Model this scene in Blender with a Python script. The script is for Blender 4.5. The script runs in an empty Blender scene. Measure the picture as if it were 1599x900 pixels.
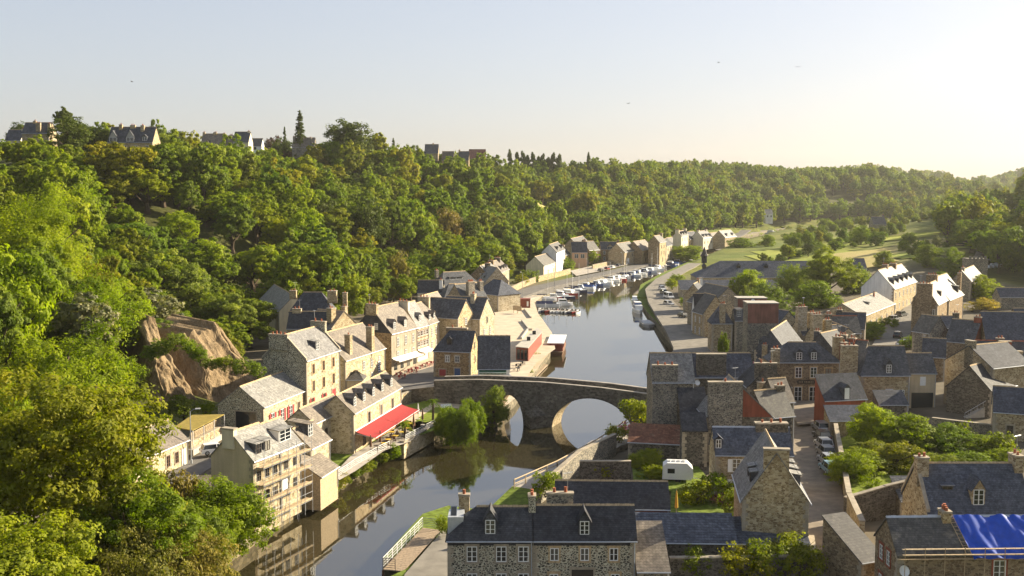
import bpy, math, random
import numpy as np
from mathutils import Vector, Matrix
S = bpy.context.scene
COL = S.collection
R = math.radians
# ---------------------------------------------------------------- camera
CAMH, FPX, HZ = 40.0, 1700.0, 290.0
TILT = math.atan((450 - HZ) / FPX)
cam_d = bpy.data.cameras.new('camera')
cam = bpy.data.objects.new('camera', cam_d); COL.objects.link(cam)
cam.location = (0, 0, CAMH); cam.rotation_euler = (math.pi / 2 - TILT, 0, 0)
cam_d.sensor_width = 36; cam_d.lens = 36 * FPX / 1599
cam_d.clip_start = 0.5; cam_d.clip_end = 20000
S.camera = cam
# ---------------------------------------------------------------- sky and sun
SUN_EL, SUN_AZ = 23.0, 27.0            # azimuth counted from +X towards +Y
wd = bpy.data.worlds.new('World'); S.world = wd; wd.use_nodes = True
wn = wd.node_tree.nodes; wl = wd.node_tree.links
sky = wn.new('ShaderNodeTexSky'); sky.sky_type = 'NISHITA'; sky.sun_disc = False
sky.sun_elevation = R(SUN_EL); sky.sun_rotation = R(90 - SUN_AZ)
sky.altitude = 0; sky.air_density = 1.0; sky.dust_density = 1.5; sky.ozone_density = 2.0
bg = wn['Background']; bg.inputs['Strength'].default_value = 0.114
gm = wn.new('ShaderNodeGamma'); gm.inputs['Gamma'].default_value = .56; wl.new(sky.outputs[0], gm.inputs['Color'])
hs = wn.new('ShaderNodeHueSaturation'); hs.inputs['Saturation'].default_value = .80; wl.new(gm.outputs[0], hs.inputs['Color']); tn = wn.new('ShaderNodeMix'); tn.data_type = 'RGBA'; tn.blend_type = 'MULTIPLY'; tn.inputs[0].default_value = 1; tn.inputs[7].default_value = (1.0, .965, 1.0, 1); wl.new(hs.outputs[0], tn.inputs[6]); wl.new(tn.outputs[2], bg.inputs['Color'])
sd = bpy.data.lights.new('sun', 'SUN'); sd.energy = 5.0; sd.angle = R(0.5); sd.color = (1.0, 0.87, 0.64)
sun = bpy.data.objects.new('sun', sd); COL.objects.link(sun)
SDIR = Vector((math.cos(R(SUN_EL)) * math.cos(R(SUN_AZ)), math.cos(R(SUN_EL)) * math.sin(R(SUN_AZ)), math.sin(R(SUN_EL))))
sun.rotation_euler = SDIR.to_track_quat('Z', 'Y').to_euler(); sun.location = (200, 100, 200)
S.view_settings.view_transform = 'Standard'; S.view_settings.look = 'None'
S.view_settings.exposure = 1.54; S.view_settings.gamma = 1; S.view_settings.use_curve_mapping = False
S.cycles.max_bounces = 6; S.cycles.diffuse_bounces = 2; S.cycles.glossy_bounces = 3; S.cycles.transmission_bounces = 3
S.cycles.transparent_max_bounces = 4; S.cycles.volume_bounces = 0
S.cycles.use_denoising = True; S.cycles.use_adaptive_sampling = True; S.cycles.adaptive_threshold = 0.02
S.cycles.caustics_reflective = False; S.cycles.caustics_refractive = False

# ---------------------------------------------------------------- from measured pixels (1599 x 900) to places in the world
cT, sT = math.cos(TILT), math.sin(TILT)
def ray(px, py):
    u = (px - 799.5) / FPX; v = (py - 450) / FPX
    return Vector((u, cT - v * sT, -sT - v * cT))
CAM = Vector((0, 0, CAMH))
def at(px, py, z=0.0):
    d = ray(px, py); t = (z - CAMH) / d.z
    p = CAM + d * t
    return Vector((p.x, p.y, z))
def at_d(px, py, dist):
    d = ray(px, py); return CAM + d * (dist / d.y)
def proj(p):
    q = Vector(p) - CAM
    f = q.y * cT - q.z * sT; up = q.y * sT + q.z * cT
    return (799.5 + FPX * q.x / f, 450 - FPX * up / f, f)

# ---------------------------------------------------------------- objects
def tag(o, label=None, cat=None, group=None, kind=None):
    if label: o['label'] = label
    if cat: o['category'] = cat
    if group: o['group'] = group
    if kind: o['kind'] = kind
    return o
def empty(name, loc, rz=0.0, label=None, cat=None, group=None):
    o = bpy.data.objects.new(name, None); COL.objects.link(o)
    o.location = loc; o.rotation_euler = (0, 0, rz); o.empty_display_size = .5
    return tag(o, label, cat, group)
def put(name, mesh, parent=None, loc=(0, 0, 0), rz=0.0):
    o = bpy.data.objects.new(name, mesh); COL.objects.link(o)
    o.location = loc; o.rotation_euler = (0, 0, rz)
    if parent: o.parent = parent
    return o
def copy_tree(o, parent=None):
    c = o.copy(); COL.objects.link(c)
    if parent: c.parent = parent
    for ch in list(o.children): copy_tree(ch, c)
    return c
class MB:
    def __init__(s): s.v = []; s.f = []; s.m = []; s.mi = 0
    def face(s, pts, mi=None):
        n = len(s.v); s.v += [tuple(p) for p in pts]; s.f.append(tuple(range(n, n + len(pts)))); s.m.append(s.mi if mi is None else mi)
    def box(s, x0, x1, y0, y1, z0, z1, mi=None):
        n = len(s.v)
        s.v += [(x0, y0, z0), (x1, y0, z0), (x1, y1, z0), (x0, y1, z0), (x0, y0, z1), (x1, y0, z1), (x1, y1, z1), (x0, y1, z1)]
        for q in ((0, 3, 2, 1), (4, 5, 6, 7), (0, 1, 5, 4), (1, 2, 6, 5), (2, 3, 7, 6), (3, 0, 4, 7)):
            s.f.append(tuple(n + k for k in q)); s.m.append(s.mi if mi is None else mi)
    def prism(s, poly, off, mi=None):
        n = len(poly); a = [Vector(p) for p in poly]; b = [p + Vector(off) for p in a]
        s.face(a, mi); s.face(b[::-1], mi)
        for i in range(n):
            j = (i + 1) % n; s.face((a[j], a[i], b[i], b[j]), mi)
    def slab(s, poly, t=.15, mi=None, under=None):
        a = [Vector(p) for p in poly]; b = [p - Vector((0, 0, t)) for p in a]; n = len(a)
        s.face(a, mi); s.face(b[::-1], under if under is not None else mi)
        for i in range(n):
            j = (i + 1) % n; s.face((a[j], a[i], b[i], b[j]), under if under is not None else mi)
    def tube(s, pts, r, n=6, mi=None, caps=True):
        pts = [Vector(p) for p in pts]; rs = r if isinstance(r, (list, tuple)) else [r] * len(pts)
        base = len(s.v)
        for i, p in enumerate(pts):
            d = (pts[min(i + 1, len(pts) - 1)] - pts[max(i - 1, 0)])
            d = d.normalized() if d.length > 1e-9 else Vector((0, 0, 1))
            a = d.cross(Vector((0, 0, 1)) if abs(d.z) < .9 else Vector((1, 0, 0))).normalized(); b = d.cross(a)
            for k in range(n):
                t = 2 * math.pi * k / n
                s.v.append(tuple(p + (a * math.cos(t) + b * math.sin(t)) * rs[i]))
        for i in range(len(pts) - 1):
            for k in range(n):
                k2 = (k + 1) % n
                s.f.append((base + i * n + k, base + i * n + k2, base + (i + 1) * n + k2, base + (i + 1) * n + k)); s.m.append(s.mi if mi is None else mi)
        if caps:
            s.f.append(tuple(base + k for k in range(n))[::-1]); s.m.append(s.mi if mi is None else mi)
            e = base + (len(pts) - 1) * n
            s.f.append(tuple(e + k for k in range(n))); s.m.append(s.mi if mi is None else mi)
    def lathe(s, prof, c=(0, 0, 0), n=10, mi=None):
        for i in range(len(prof) - 1):
            (r0, z0), (r1, z1) = prof[i], prof[i + 1]
            for k in range(n):
                a, b = 2 * math.pi * k / n, 2 * math.pi * (k + 1) / n
                q = [(c[0] + r0 * math.cos(a), c[1] + r0 * math.sin(a), c[2] + z0), (c[0] + r0 * math.cos(b), c[1] + r0 * math.sin(b), c[2] + z0),
                     (c[0] + r1 * math.cos(b), c[1] + r1 * math.sin(b), c[2] + z1), (c[0] + r1 * math.cos(a), c[1] + r1 * math.sin(a), c[2] + z1)]
                if r0 < 1e-6: q = q[1:] if False else [q[0], q[2], q[3]]
                elif r1 < 1e-6: q = q[:3]
                s.face(q, mi)
    def mesh(s, name, mats, smooth=False):
        me = bpy.data.meshes.new(name); me.from_pydata(s.v, [], s.f)
        for m in (mats if isinstance(mats, (list, tuple)) else [mats]): me.materials.append(m)
        if s.m: me.polygons.foreach_set('material_index', s.m)
        if smooth: me.polygons.foreach_set('use_smooth', [True] * len(s.f))
        me.update(); return me
    def build(s, name, mats, parent=None, loc=(0, 0, 0), rz=0.0, smooth=False):
        return put(name, s.mesh(name, mats, smooth), parent, loc, rz)

# ---------------------------------------------------------------- materials
class NT:
    def __init__(s, name):
        s.m = bpy.data.materials.new(name); s.m.use_nodes = True; s.t = s.m.node_tree; s.n = s.t.nodes; s.l = s.t.links
        s.p = s.n['Principled BSDF']; s.out = s.n['Material Output']
    def node(s, typ, inp=None, **kw):
        o = s.n.new(typ)
        for k, v in kw.items(): setattr(o, k, v)
        for k, v in (inp or {}).items(): s.set(o, k, v)
        return o
    def set(s, o, k, v):
        if hasattr(v, 'is_linked') or isinstance(v, bpy.types.NodeSocket): s.l.new(v, o.inputs[k])
        else: o.inputs[k].default_value = v
    def obj(s, scale=(1, 1, 1)):
        tc = s.node('ShaderNodeTexCoord'); mp = s.node('ShaderNodeMapping', {'Scale': scale}); s.l.new(tc.outputs['Object'], mp.inputs['Vector'])
        oi = s.node('ShaderNodeObjectInfo')
        ad = s.node('ShaderNodeVectorMath', operation='ADD'); s.l.new(mp.outputs[0], ad.inputs[0])
        cb = s.node('ShaderNodeVectorMath', operation='SCALE'); cb.inputs[0].default_value = (37.1, 17.3, 0.0); s.l.new(oi.outputs['Random'], cb.inputs['Scale'])
        s.l.new(cb.outputs[0], ad.inputs[1]); return ad.outputs[0]
    def rnd(s): return s.node('ShaderNodeObjectInfo').outputs['Random']
    def noise(s, vec, scale, detail=3, rough=.55):
        o = s.node('ShaderNodeTexNoise', {'Scale': scale, 'Detail': detail, 'Roughness': rough}); s.l.new(vec, o.inputs['Vector']); return o.outputs[0]
    def vor(s, vec, scale, feature='F1', rnd=1.0):
        o = s.node('ShaderNodeTexVoronoi', {'Scale': scale, 'Randomness': rnd}, feature=feature); s.l.new(vec, o.inputs['Vector']); return o
    def ramp(s, fac, stops, interp='LINEAR'):
        o = s.node('ShaderNodeValToRGB'); o.color_ramp.interpolation = interp; e = o.color_ramp.elements
        while len(e) < len(stops): e.new(.5)
        for i, (p, c) in enumerate(stops):
            e[i].position = p; e[i].color = (*c, 1) if not isinstance(c, (int, float)) else (c, c, c, 1)
        s.l.new(fac, o.inputs[0]); return o.outputs[0]
    def mix(s, fac, a, b, mode='MIX'):
        o = s.node('ShaderNodeMix', data_type='RGBA', blend_type=mode)
        for i, v in ((0, fac), (6, a), (7, b)):
            if isinstance(v, bpy.types.NodeSocket): s.l.new(v, o.inputs[i])
            else: o.inputs[i].default_value = v if i == 0 else (*v, 1) if len(v) == 3 else v
        return o.outputs[2]
    def math(s, op, a, b=0.0, clamp=False):
        o = s.node('ShaderNodeMath', operation=op, use_clamp=clamp)
        for i, v in enumerate((a, b)):
            if isinstance(v, bpy.types.NodeSocket): s.l.new(v, o.inputs[i])
            else: o.inputs[i].default_value = v
        return o.outputs[0]
    def bump(s, h, strength=.3, dist=.05):
        o = s.node('ShaderNodeBump', {'Strength': strength, 'Distance': dist}); s.l.new(h, o.inputs['Height']); s.l.new(o.outputs[0], s.p.inputs['Normal'])
    def fin(s, col=None, rough=.8, spec=.3, metal=0.0):
        if isinstance(col, bpy.types.NodeSocket): s.l.new(col, s.p.inputs['Base Color'])
        elif col is not None: s.p.inputs['Base Color'].default_value = (*col, 1)
        if isinstance(rough, bpy.types.NodeSocket): s.l.new(rough, s.p.inputs['Roughness'])
        else: s.p.inputs['Roughness'].default_value = rough
        s.p.inputs['Specular IOR Level'].default_value = spec; s.p.inputs['Metallic'].default_value = metal
        return s.m
M = {}
def plain(name, col, rough=.6, spec=.3, metal=0.0, var=.12, sc=3.0):
    t = NT(name); v = t.obj(); n = t.noise(v, sc, 4)
    c = t.mix(1.0, (*col, 1), t.ramp(n, [(.3, 1 - var), (.7, 1 + var)]), 'MULTIPLY')
    M[name] = t.fin(c, rough, spec, metal); return M[name]
def stone(name, stones, mortar, size=.34, mort=.06, flat=1.7, stain=.25):
    """rubble masonry: stones of several tints set in wide pale mortar"""
    t = NT(name); v = t.obj((1, 1, flat)); w = t.noise(v, 2.2, 2)
    dv = t.node('ShaderNodeVectorMath', operation='ADD'); t.l.new(v, dv.inputs[0])
    sc = t.node('ShaderNodeVectorMath', {'Scale': .18}, operation='SCALE'); t.l.new(t.node('ShaderNodeTexNoise', {'Scale': 1.9, 'Detail': 2}).outputs[1], sc.inputs[0]); t.l.new(sc.outputs[0], dv.inputs[1])
    vv = dv.outputs[0]
    f1 = t.vor(vv, 1 / size); ed = t.vor(vv, 1 / size, 'DISTANCE_TO_EDGE')
    sep = t.node('ShaderNodeSeparateColor'); t.l.new(f1.outputs['Color'], sep.inputs[0])
    n = len(stones); sc_ = t.ramp(sep.outputs[0], [((i + .5) / n, c) for i, c in enumerate(stones)], 'CONSTANT' if n > 3 else 'LINEAR')
    fine = t.noise(v, 14, 3); sc_ = t.mix(1.0, sc_, t.ramp(fine, [(.25, .75), (.75, 1.25)]), 'MULTIPLY')
    mk = t.ramp(ed.outputs['Distance'], [(mort * .45, 0.0), (mort, 1.0)])
    c = t.mix(mk, mortar, sc_)
    big = t.noise(v, .35, 5, .6)
    c = t.mix(1.0, c, t.ramp(big, [(.25, 1 - stain), (.75, 1 + stain * .8)]), 'MULTIPLY')
    tint = t.ramp(t.rnd(), [(0, (.9, .9, .95)), (.5, (1, 1, 1)), (1, (1.08, 1.02, .92))]); c = t.mix(1.0, c, tint, 'MULTIPLY')
    t.bump(mk, .35, .04); M[name] = t.fin(c, .9, .15); return M[name]
stone('rubble_grey', [(.10, .09, .08), (.17, .15, .12), (.25, .22, .17), (.13, .12, .10), (.31, .27, .2)], (.40, .37, .29), .3, .07)
stone('rubble_tan', [(.30, .23, .13), (.40, .32, .19), (.22, .16, .09), (.48, .40, .26), (.34, .25, .14)], (.50, .43, .29), .34, .05)
stone('rubble_brown', [(.20, .14, .085), (.27, .20, .12), (.15, .11, .07), (.33, .25, .15), (.22, .15, .09)], (.36, .29, .19), .34, .05)
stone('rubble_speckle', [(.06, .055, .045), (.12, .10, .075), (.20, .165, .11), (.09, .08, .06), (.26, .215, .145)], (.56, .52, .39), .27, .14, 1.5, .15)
stone('rubble_cream', [(.36, .295, .19), (.44, .37, .25), (.28, .225, .14), (.50, .435, .31), (.39, .32, .21)], (.54, .475, .345), .45, .07)
stone('rubble_dark', [(.07, .06, .05), (.11, .095, .08), (.16, .14, .11), (.09, .08, .065), (.19, .165, .13)], (.22, .20, .155), .34, .05)
stone('quay_stone', [(.15, .13, .09), (.22, .19, .13), (.28, .24, .16), (.19, .16, .10), (.24, .2, .13)], (.17, .16, .11), .7, .04, 1.9, .4)
stone('bridge_stone', [(.10, .085, .07), (.15, .13, .105), (.19, .165, .13), (.12, .105, .085), (.22, .19, .15)], (.20, .18, .14), .5, .04, 1.6, .35)
def render_mat(name, col, stain=.14):
    t = NT(name); v = t.obj(); n = t.noise(v, .5, 5, .6); f = t.noise(v, 9, 3)
    st = t.noise(t.obj((2.5, 2.5, .25)), .8, 4)
    c = t.mix(1.0, (*col, 1), t.ramp(n, [(.25, 1 - stain), (.75, 1 + stain * .6)]), 'MULTIPLY')
    c = t.mix(1.0, c, t.ramp(f, [(.3, .95), (.7, 1.05)]), 'MULTIPLY'); c = t.mix(1.0, c, t.ramp(st, [(.3, 1 - stain), (.6, 1.03)]), 'MULTIPLY')
    M[name] = t.fin(c, .85, .2); return M[name]
render_mat('render_beige', (.56, .46, .31)); render_mat('render_white', (.76, .75, .72)); render_mat('render_cream', (.68, .60, .44))
render_mat('render_pink', (.58, .36, .24)); render_mat('render_grey', (.42, .40, .36)); render_mat('granite', (.38, .325, .245), .26); render_mat('brick_red', (.28, .085, .05), .25)
render_mat('tile_red', (.25, .115, .085), .4)
def slate(name, a, b, rough=.42, spec=.5, lichen=.0, row=.24):
    t = NT(name); v = t.obj()
    bt = t.node('ShaderNodeTexBrick', {'Scale': 1.0, 'Mortar Size': .012, 'Mortar Smooth': .3, 'Bias': 0.0, 'Brick Width': .3, 'Row Height': row * .62})
    bt.offset = .5
    sx = t.node('ShaderNodeSeparateXYZ'); t.l.new(v, sx.inputs[0])
    cx = t.node('ShaderNodeCombineXYZ'); t.l.new(t.math('ADD', sx.outputs[0], t.math('MULTIPLY', sx.outputs[1], .37)), cx.inputs[0]); t.l.new(sx.outputs[2], cx.inputs[1]); t.l.new(cx.outputs[0], bt.inputs['Vector'])
    bt.inputs['Color1'].default_value = (.80, .80, .80, 1); bt.inputs['Color2'].default_value = (1.2, 1.2, 1.2, 1); bt.inputs['Mortar'].default_value = (.5, .5, .5, 1)
    big = t.noise(v, .55, 6, .65); fine = t.noise(v, 3.1, 4, .6)
    c = t.ramp(big, [(.3, a), (.72, b)])
    c = t.mix(1.0, c, bt.outputs['Color'], 'MULTIPLY'); c = t.mix(1.0, c, t.ramp(fine, [(.25, .62), (.78, 1.42)]), 'MULTIPLY'); streak = t.noise(t.obj((1.2, 1.2, .18)), 1.4, 4, .6); c = t.mix(1.0, c, t.ramp(streak, [(.3, .75), (.7, 1.25)]), 'MULTIPLY')
    if lichen:
        ln = t.noise(v, 1.7, 7, .7); c = t.mix(t.ramp(ln, [(.62 - lichen * .1, 0.0), (.75, .7)]), c, (.30, .27, .19))
    tint = t.ramp(t.rnd(), [(0, (.85, .85, .88)), (1, (1.15, 1.15, 1.12))]); c = t.mix(1.0, c, tint, 'MULTIPLY')
    t.bump(bt.outputs['Fac'], .25, -.02)
    M[name] = t.fin(c, t.ramp(fine, [(.2, rough - .08), (.8, rough + .15)]), spec); return M[name]
slate('slate', (.066, .068, .076), (.108, .110, .120), .68, .12); slate('slate_blue', (.068, .074, .094), (.108, .116, .140), .68, .12); slate('slate_dark', (.044, .044, .049), (.072, .072, .078), .68, .15)
slate('slate_brown', (.14, .115, .092), (.215, .18, .142), .6, .3, .5); slate('slate_pale', (.185, .18, .172), (.27, .258, .238), .6, .22, .3); slate('slate_old', (.075, .070, .065), (.125, .115, .10), .6, .3, .6)
slate('rust_roof', (.13, .055, .035), (.22, .10, .06), .7, .2, .4)
t_ = NT('glass'); M['glass'] = t_.fin(t_.ramp(t_.rnd(), [(0, (.014, .018, .022)), (.45, (.030, .034, .036)), (.66, (.085, .08, .07)), (.85, (.24, .23, .20))], 'CONSTANT'), .08, .6); plain('white_paint', (.78, .78, .76), .45, .4, 0, .05); plain('grey_paint', (.30, .31, .32), .5, .4); plain('dark_frame', (.06, .045, .035), .6)
plain('red_paint', (.32, .05, .05), .5); plain('brown_wood', (.15, .08, .045), .7, .2, 0, .3, 5); plain('pale_wood', (.42, .32, .20), .75, .2, 0, .3, 6); plain('deck_wood', (.30, .23, .16), .8, .15, 0, .35, 4)
plain('blue_paint', (.06, .10, .22), .5); plain('green_paint', (.03, .09, .05), .5); plain('terracotta', (.36, .12, .06), .75, .2, 0, .25); plain('zinc', (.45, .47, .50), .4, .5, .3, .1)
plain('tan_stone', (.46, .34, .20), .9, .1, 0, .3, 4); plain('black_metal', (.025, .025, .028), .5, .4, .3); plain('steel', (.55, .55, .55), .4, .5, .7, .1); plain('white_metal', (.74, .74, .72), .4, .5)
plain('awning_red', (.34, .05, .05), .8, .1, 0, .06); plain('awning_white', (.76, .74, .70), .8, .1, 0, .05); plain('canopy_olive', (.26, .20, .055), .9, .1, 0, .2, 2); plain('concrete', (.42, .39, .34), .9, .1, 0, .15, 1.5)
plain('yellow_cloth', (.62, .42, .07), .8, .1); plain('orange_paint', (.55, .17, .05), .6); plain('navy', (.018, .025, .075), .55, .4); plain('hull_white', (.80, .80, .78), .3, .5, 0, .03); plain('hull_red', (.36, .04, .035), .35, .5); plain('hull_blue', (.035, .085, .26), .35, .5)
plain('rubber', (.015, .015, .016), .7, .3); plain('bark', (.075, .055, .038), .95, .1, 0, .35, 6); plain('pebble', (.44, .36, .25), .95, .1, 0, .2, 6); plain('lamp_glass', (.7, .7, .65), .3, .5); plain('wood_red', (.20, .055, .035), .65, .3, 0, .2, 4)
plain('tarp_blue', (.016, .075, .46), .55, .25, 0, .15, 2); plain('car_white', (.76, .76, .76), .25, .6, 0, .03); plain('car_silver', (.42, .43, .45), .28, .6, .5, .03); plain('car_black', (.02, .02, .023), .2, .6, 0, .03); plain('car_blue', (.05, .10, .22), .25, .6, .2, .03); plain('car_red', (.30, .03, .025), .25, .6, 0, .03); plain('car_teal', (.22, .36, .42), .28, .6, .3, .03); plain('car_grey', (.16, .165, .17), .28, .6, .4, .03)
plain('road', (.15, .14, .13), .9, .15, 0, .18, .6); plain('road_lane', (.24, .20, .155), .92, .1, 0, .22, .7); plain('plaza', (.50, .42, .315), .9, .1, 0, .14, .5); plain('paving', (.38, .34, .29), .9, .1, 0, .2, .8); plain('quay_road', (.22, .20, .17), .9, .1, 0, .2, .6); plain('road_paint', (.7, .7, .68), .8, .2)  # quay_road is darkened to carry the house shade over the right quay
plain('pale_path', (.52, .43, .30), .95, .1, 0, .15, 1); plain('lawn', (.16, .20, .025), .95, .1, 0, .3, 1.2); plain('bank_grass', (.12, .16, .025), .95, .1, 0, .45, 1.5); plain('feather', (.05, .045, .04), .8); plain('flower_pink', (.55, .16, .25), .8, .1, 0, .3, 5); plain('flower_orange', (.6, .2, .05), .8, .1, 0, .3, 5)
plain('white_cloth', (.7, .7, .72), .8, .1); plain('hay_wrap', (.72, .75, .8), .4, .4)
def water_mat():
    t = NT('water'); v = t.node('ShaderNodeTexCoord').outputs['Object']
    n1 = t.noise(v, .35, 3, .5); n2 = t.noise(v, 2.6, 2, .5)
    t.bump(t.math('ADD', t.math('MULTIPLY', n1, .6), t.math('MULTIPLY', n2, .12)), .035, .25)
    c = t.ramp(t.noise(v, .02, 4), [(.3, (.030, .024, .010)), (.7, (.042, .036, .018))])
    M['water'] = t.fin(c, .03, .5); t.p.inputs['IOR'].default_value = 2.8; return M['water']
water_mat()
def ground_mat():
    t = NT('ground'); v = t.node('ShaderNodeTexCoord').outputs['Object']
    big = t.noise(v, .012, 5, .55); mid = t.noise(v, .12, 5, .6); fine = t.noise(v, 1.3, 5, .65)
    grass = t.ramp(mid, [(.3, (.075, .095, .018)), (.55, (.15, .165, .035)), (.75, (.24, .20, .08))])
    grass = t.mix(1.0, grass, t.ramp(big, [(.3, (.8, .95, .8)), (.7, (1.25, 1.1, .9))]), 'MULTIPLY')
    c = t.mix(1.0, grass, t.ramp(fine, [(.25, .55), (.75, 1.35)]), 'MULTIPLY')
    at_ = t.node('ShaderNodeAttribute', attribute_name='town'); town = t.ramp(t.noise(v, .25, 4), [(.3, (.10, .085, .06)), (.7, (.19, .16, .115))])
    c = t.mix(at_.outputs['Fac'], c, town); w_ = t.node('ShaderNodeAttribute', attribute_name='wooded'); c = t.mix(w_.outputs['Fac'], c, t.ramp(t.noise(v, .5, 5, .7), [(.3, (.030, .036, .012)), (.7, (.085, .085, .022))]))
    M['ground'] = t.fin(c, .95, .1); return M['ground']
ground_mat()
def field_mat(name, a, b, cscale=.08):
    t = NT(name); v = t.node('ShaderNodeTexCoord').outputs['Object']
    n = t.noise(v, cscale, 5, .6); f = t.noise(v, 1.1, 5, .7)
    c = t.mix(1.0, t.ramp(n, [(.3, a), (.7, b)]), t.ramp(f, [(.25, .7), (.75, 1.25)]), 'MULTIPLY'); M[name] = t.fin(c, .95, .1)
field_mat('meadow_green', (.19, .235, .03), (.30, .31, .06)); field_mat('meadow_straw', (.42, .33, .14), (.33, .30, .09)); field_mat('meadow_bright', (.27, .30, .03), (.32, .32, .05))
def rock_mat():
    t = NT('rock'); v = t.obj((1, 1, .45)); n = t.noise(v, .5, 8, .7); vv = t.vor(v, .9); f = t.noise(v, 4, 6, .7)
    c = t.ramp(n, [(.25, (.10, .072, .042)), (.5, (.23, .165, .095)), (.75, (.33, .25, .15))])
    c = t.mix(1.0, c, t.ramp(f, [(.25, .6), (.75, 1.3)]), 'MULTIPLY'); h = t.math('ADD', n, t.math('MULTIPLY', vv.outputs['Distance'], .4)); t.bump(h, 1.0, .6)
    M['rock'] = t.fin(c, .95, .1)
rock_mat()
def leaf_mat(name, pal, trans=.35):
    t = NT(name)
    at_ = t.node('ShaderNodeAttribute', attribute_name='tone')
    n = len(pal); c = t.ramp(t.rnd(), [(i / max(1, n - 1), p) for i, p in enumerate(pal)])
    c = t.mix(1.0, c, t.ramp(at_.outputs['Fac'], [(0, (.55, .62, .6)), (.5, (1, 1, 1)), (1, (1.5, 1.35, 1.0))]), 'MULTIPLY')
    t.fin(c, .6, .12)
    tr = t.node('ShaderNodeBsdfTranslucent'); t.l.new(t.mix(1.0, c, (1.15, 1.3, .35), 'MULTIPLY'), tr.inputs['Color'])
    ms = t.node('ShaderNodeMixShader', {'Fac': trans}); t.l.new(t.p.outputs[0], ms.inputs[1]); t.l.new(tr.outputs[0], ms.inputs[2]); t.l.new(ms.outputs[0], t.out.inputs['Surface'])
    M[name] = t.m
leaf_mat('leaf', [(0.139, 0.195, 0.009), (0.218, 0.260, 0.009), (0.158, 0.222, 0.011), (0.257, 0.277, 0.009), (0.145, 0.195, 0.024), (0.244, 0.224, 0.013), (0.112, 0.175, 0.011), (0.198, 0.236, 0.033)], .45)
leaf_mat('leaf_bright', [(.200, .265, .008), (.240, .280, .010), (.185, .250, .010)], .5)
leaf_mat('leaf_dark', [(.065, .092, .012), (.085, .110, .014), (.075, .098, .016)], .3)
leaf_mat('leaf_copper', [(.06, .032, .022), (.075, .036, .026)], .2)
leaf_mat('leaf_silver', [(.16, .17, .085), (.19, .19, .10)], .3)
leaf_mat('leaf_yellow', [(.42, .30, .03), (.36, .30, .04)], .4)
leaf_mat('leaf_pink', [(.50, .16, .22), (.42, .12, .20)], .3)
leaf_mat('leaf_rust', [(.21, .19, .03), (.23, .17, .045), (.17, .17, .03)], .35)
# ================================================================ the setting: terrain, river, quays, roads
def seg_dist(P, poly):
    """signed distance of points P (n,2) to a polyline, positive on its left side"""
    best = np.full(len(P), 1e9); sg = np.ones(len(P))
    for a, b in zip(poly[:-1], poly[1:]):
        a = np.array(a, float); b = np.array(b, float); d = b - a; L = d @ d
        t = np.clip(((P - a) @ d) / L, 0, 1); q = P - (a + t[:, None] * d)
        r = np.hypot(q[:, 0], q[:, 1]); cr = d[0] * (P[:, 1] - a[1]) - d[1] * (P[:, 0] - a[0])
        m = r < best - 1e-9; best[m] = r[m]; sg[m] = np.where(cr[m] >= 0, 1, -1)
    return best * sg
def in_poly(P, poly):
    x, y = P[:, 0], P[:, 1]; r = np.zeros(len(P), bool); n = len(poly)
    for i in range(n):
        (x0, y0), (x1, y1) = poly[i], poly[(i + 1) % n]
        c = ((y0 > y) != (y1 > y)); xx = (x1 - x0) * (y - y0) / ((y1 - y0) or 1e-12) + x0
        r ^= c & (x < xx)
    return r
def smooth(t): t = np.clip(t, 0, 1); return t * t * (3 - 2 * t)
LBP = [(340, 893), (425, 832), (500, 785), (560, 745), (600, 717), (650, 697)]
LB = [(-62, 20), (-46, 75)] + [tuple(at(x, y, 0).xy) for x, y in LBP] + [(-9, 171), (-3, 179), (.5, 195), (3.5, 216), (8.2, 247), (10.8, 266), (10.5, 287), (8, 322), (7.5, 358), (11, 380)] + \
     [tuple(at(x, y, 0).xy) for x, y in ((960, 433), (1020, 417.5), (1064, 404), (1106, 388), (1150, 373), (1205, 362))] + [(330, 1080), (420, 1120)]
RBP = [(598, 891), (660, 822), (700, 806), (760, 787), (800, 757), (870, 722), (925, 692)]
RB = [(-22, 20), (-18, 75)] + [tuple(at(x, y, 0 if i < 3 else 2.0).xy) for i, (x, y) in enumerate(RBP)] + [(21.5, 166), (25, 174), (27, 182), (33, 210)] + \
     [tuple(at(x, y, 0).xy) for x, y in ((1070, 566), (1040, 530), (1012, 495), (995, 470), (1000, 450), (1030, 433), (1070, 415), (1110, 400), (1160, 383), (1215, 368))] + [(345, 1040), (430, 1085)]
RIVER = LB + RB[::-1]
FOOT = [(-72, -300), (-68, 60), (-64, 130), (-57, 163), (-47, 180), (-53, 200), (-66, 235), (-66, 285), (-50, 335), (-34, 389), (-6, 470), (18, 533), (33, 560), (62, 620), (86, 690), (122, 795), (180, 900), (262, 1080), (420, 1190), (700, 1350)]
RFOOT = [(165, -300), (165, 230), (165, 300), (172, 400), (195, 500), (258, 650), (335, 850), (430, 1010), (540, 1200), (800, 1700), (1300, 2600)]
_rs = np.random.RandomState(5)
_w = [( _rs.uniform(-1, 1, 2) * (2 * math.pi / L), _rs.uniform(0, 6.28), A) for L, A in ((160, 2.2), (90, 1.4), (55, .9), (33, .5), (230, 2.0)) for _ in range(2)]
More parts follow.
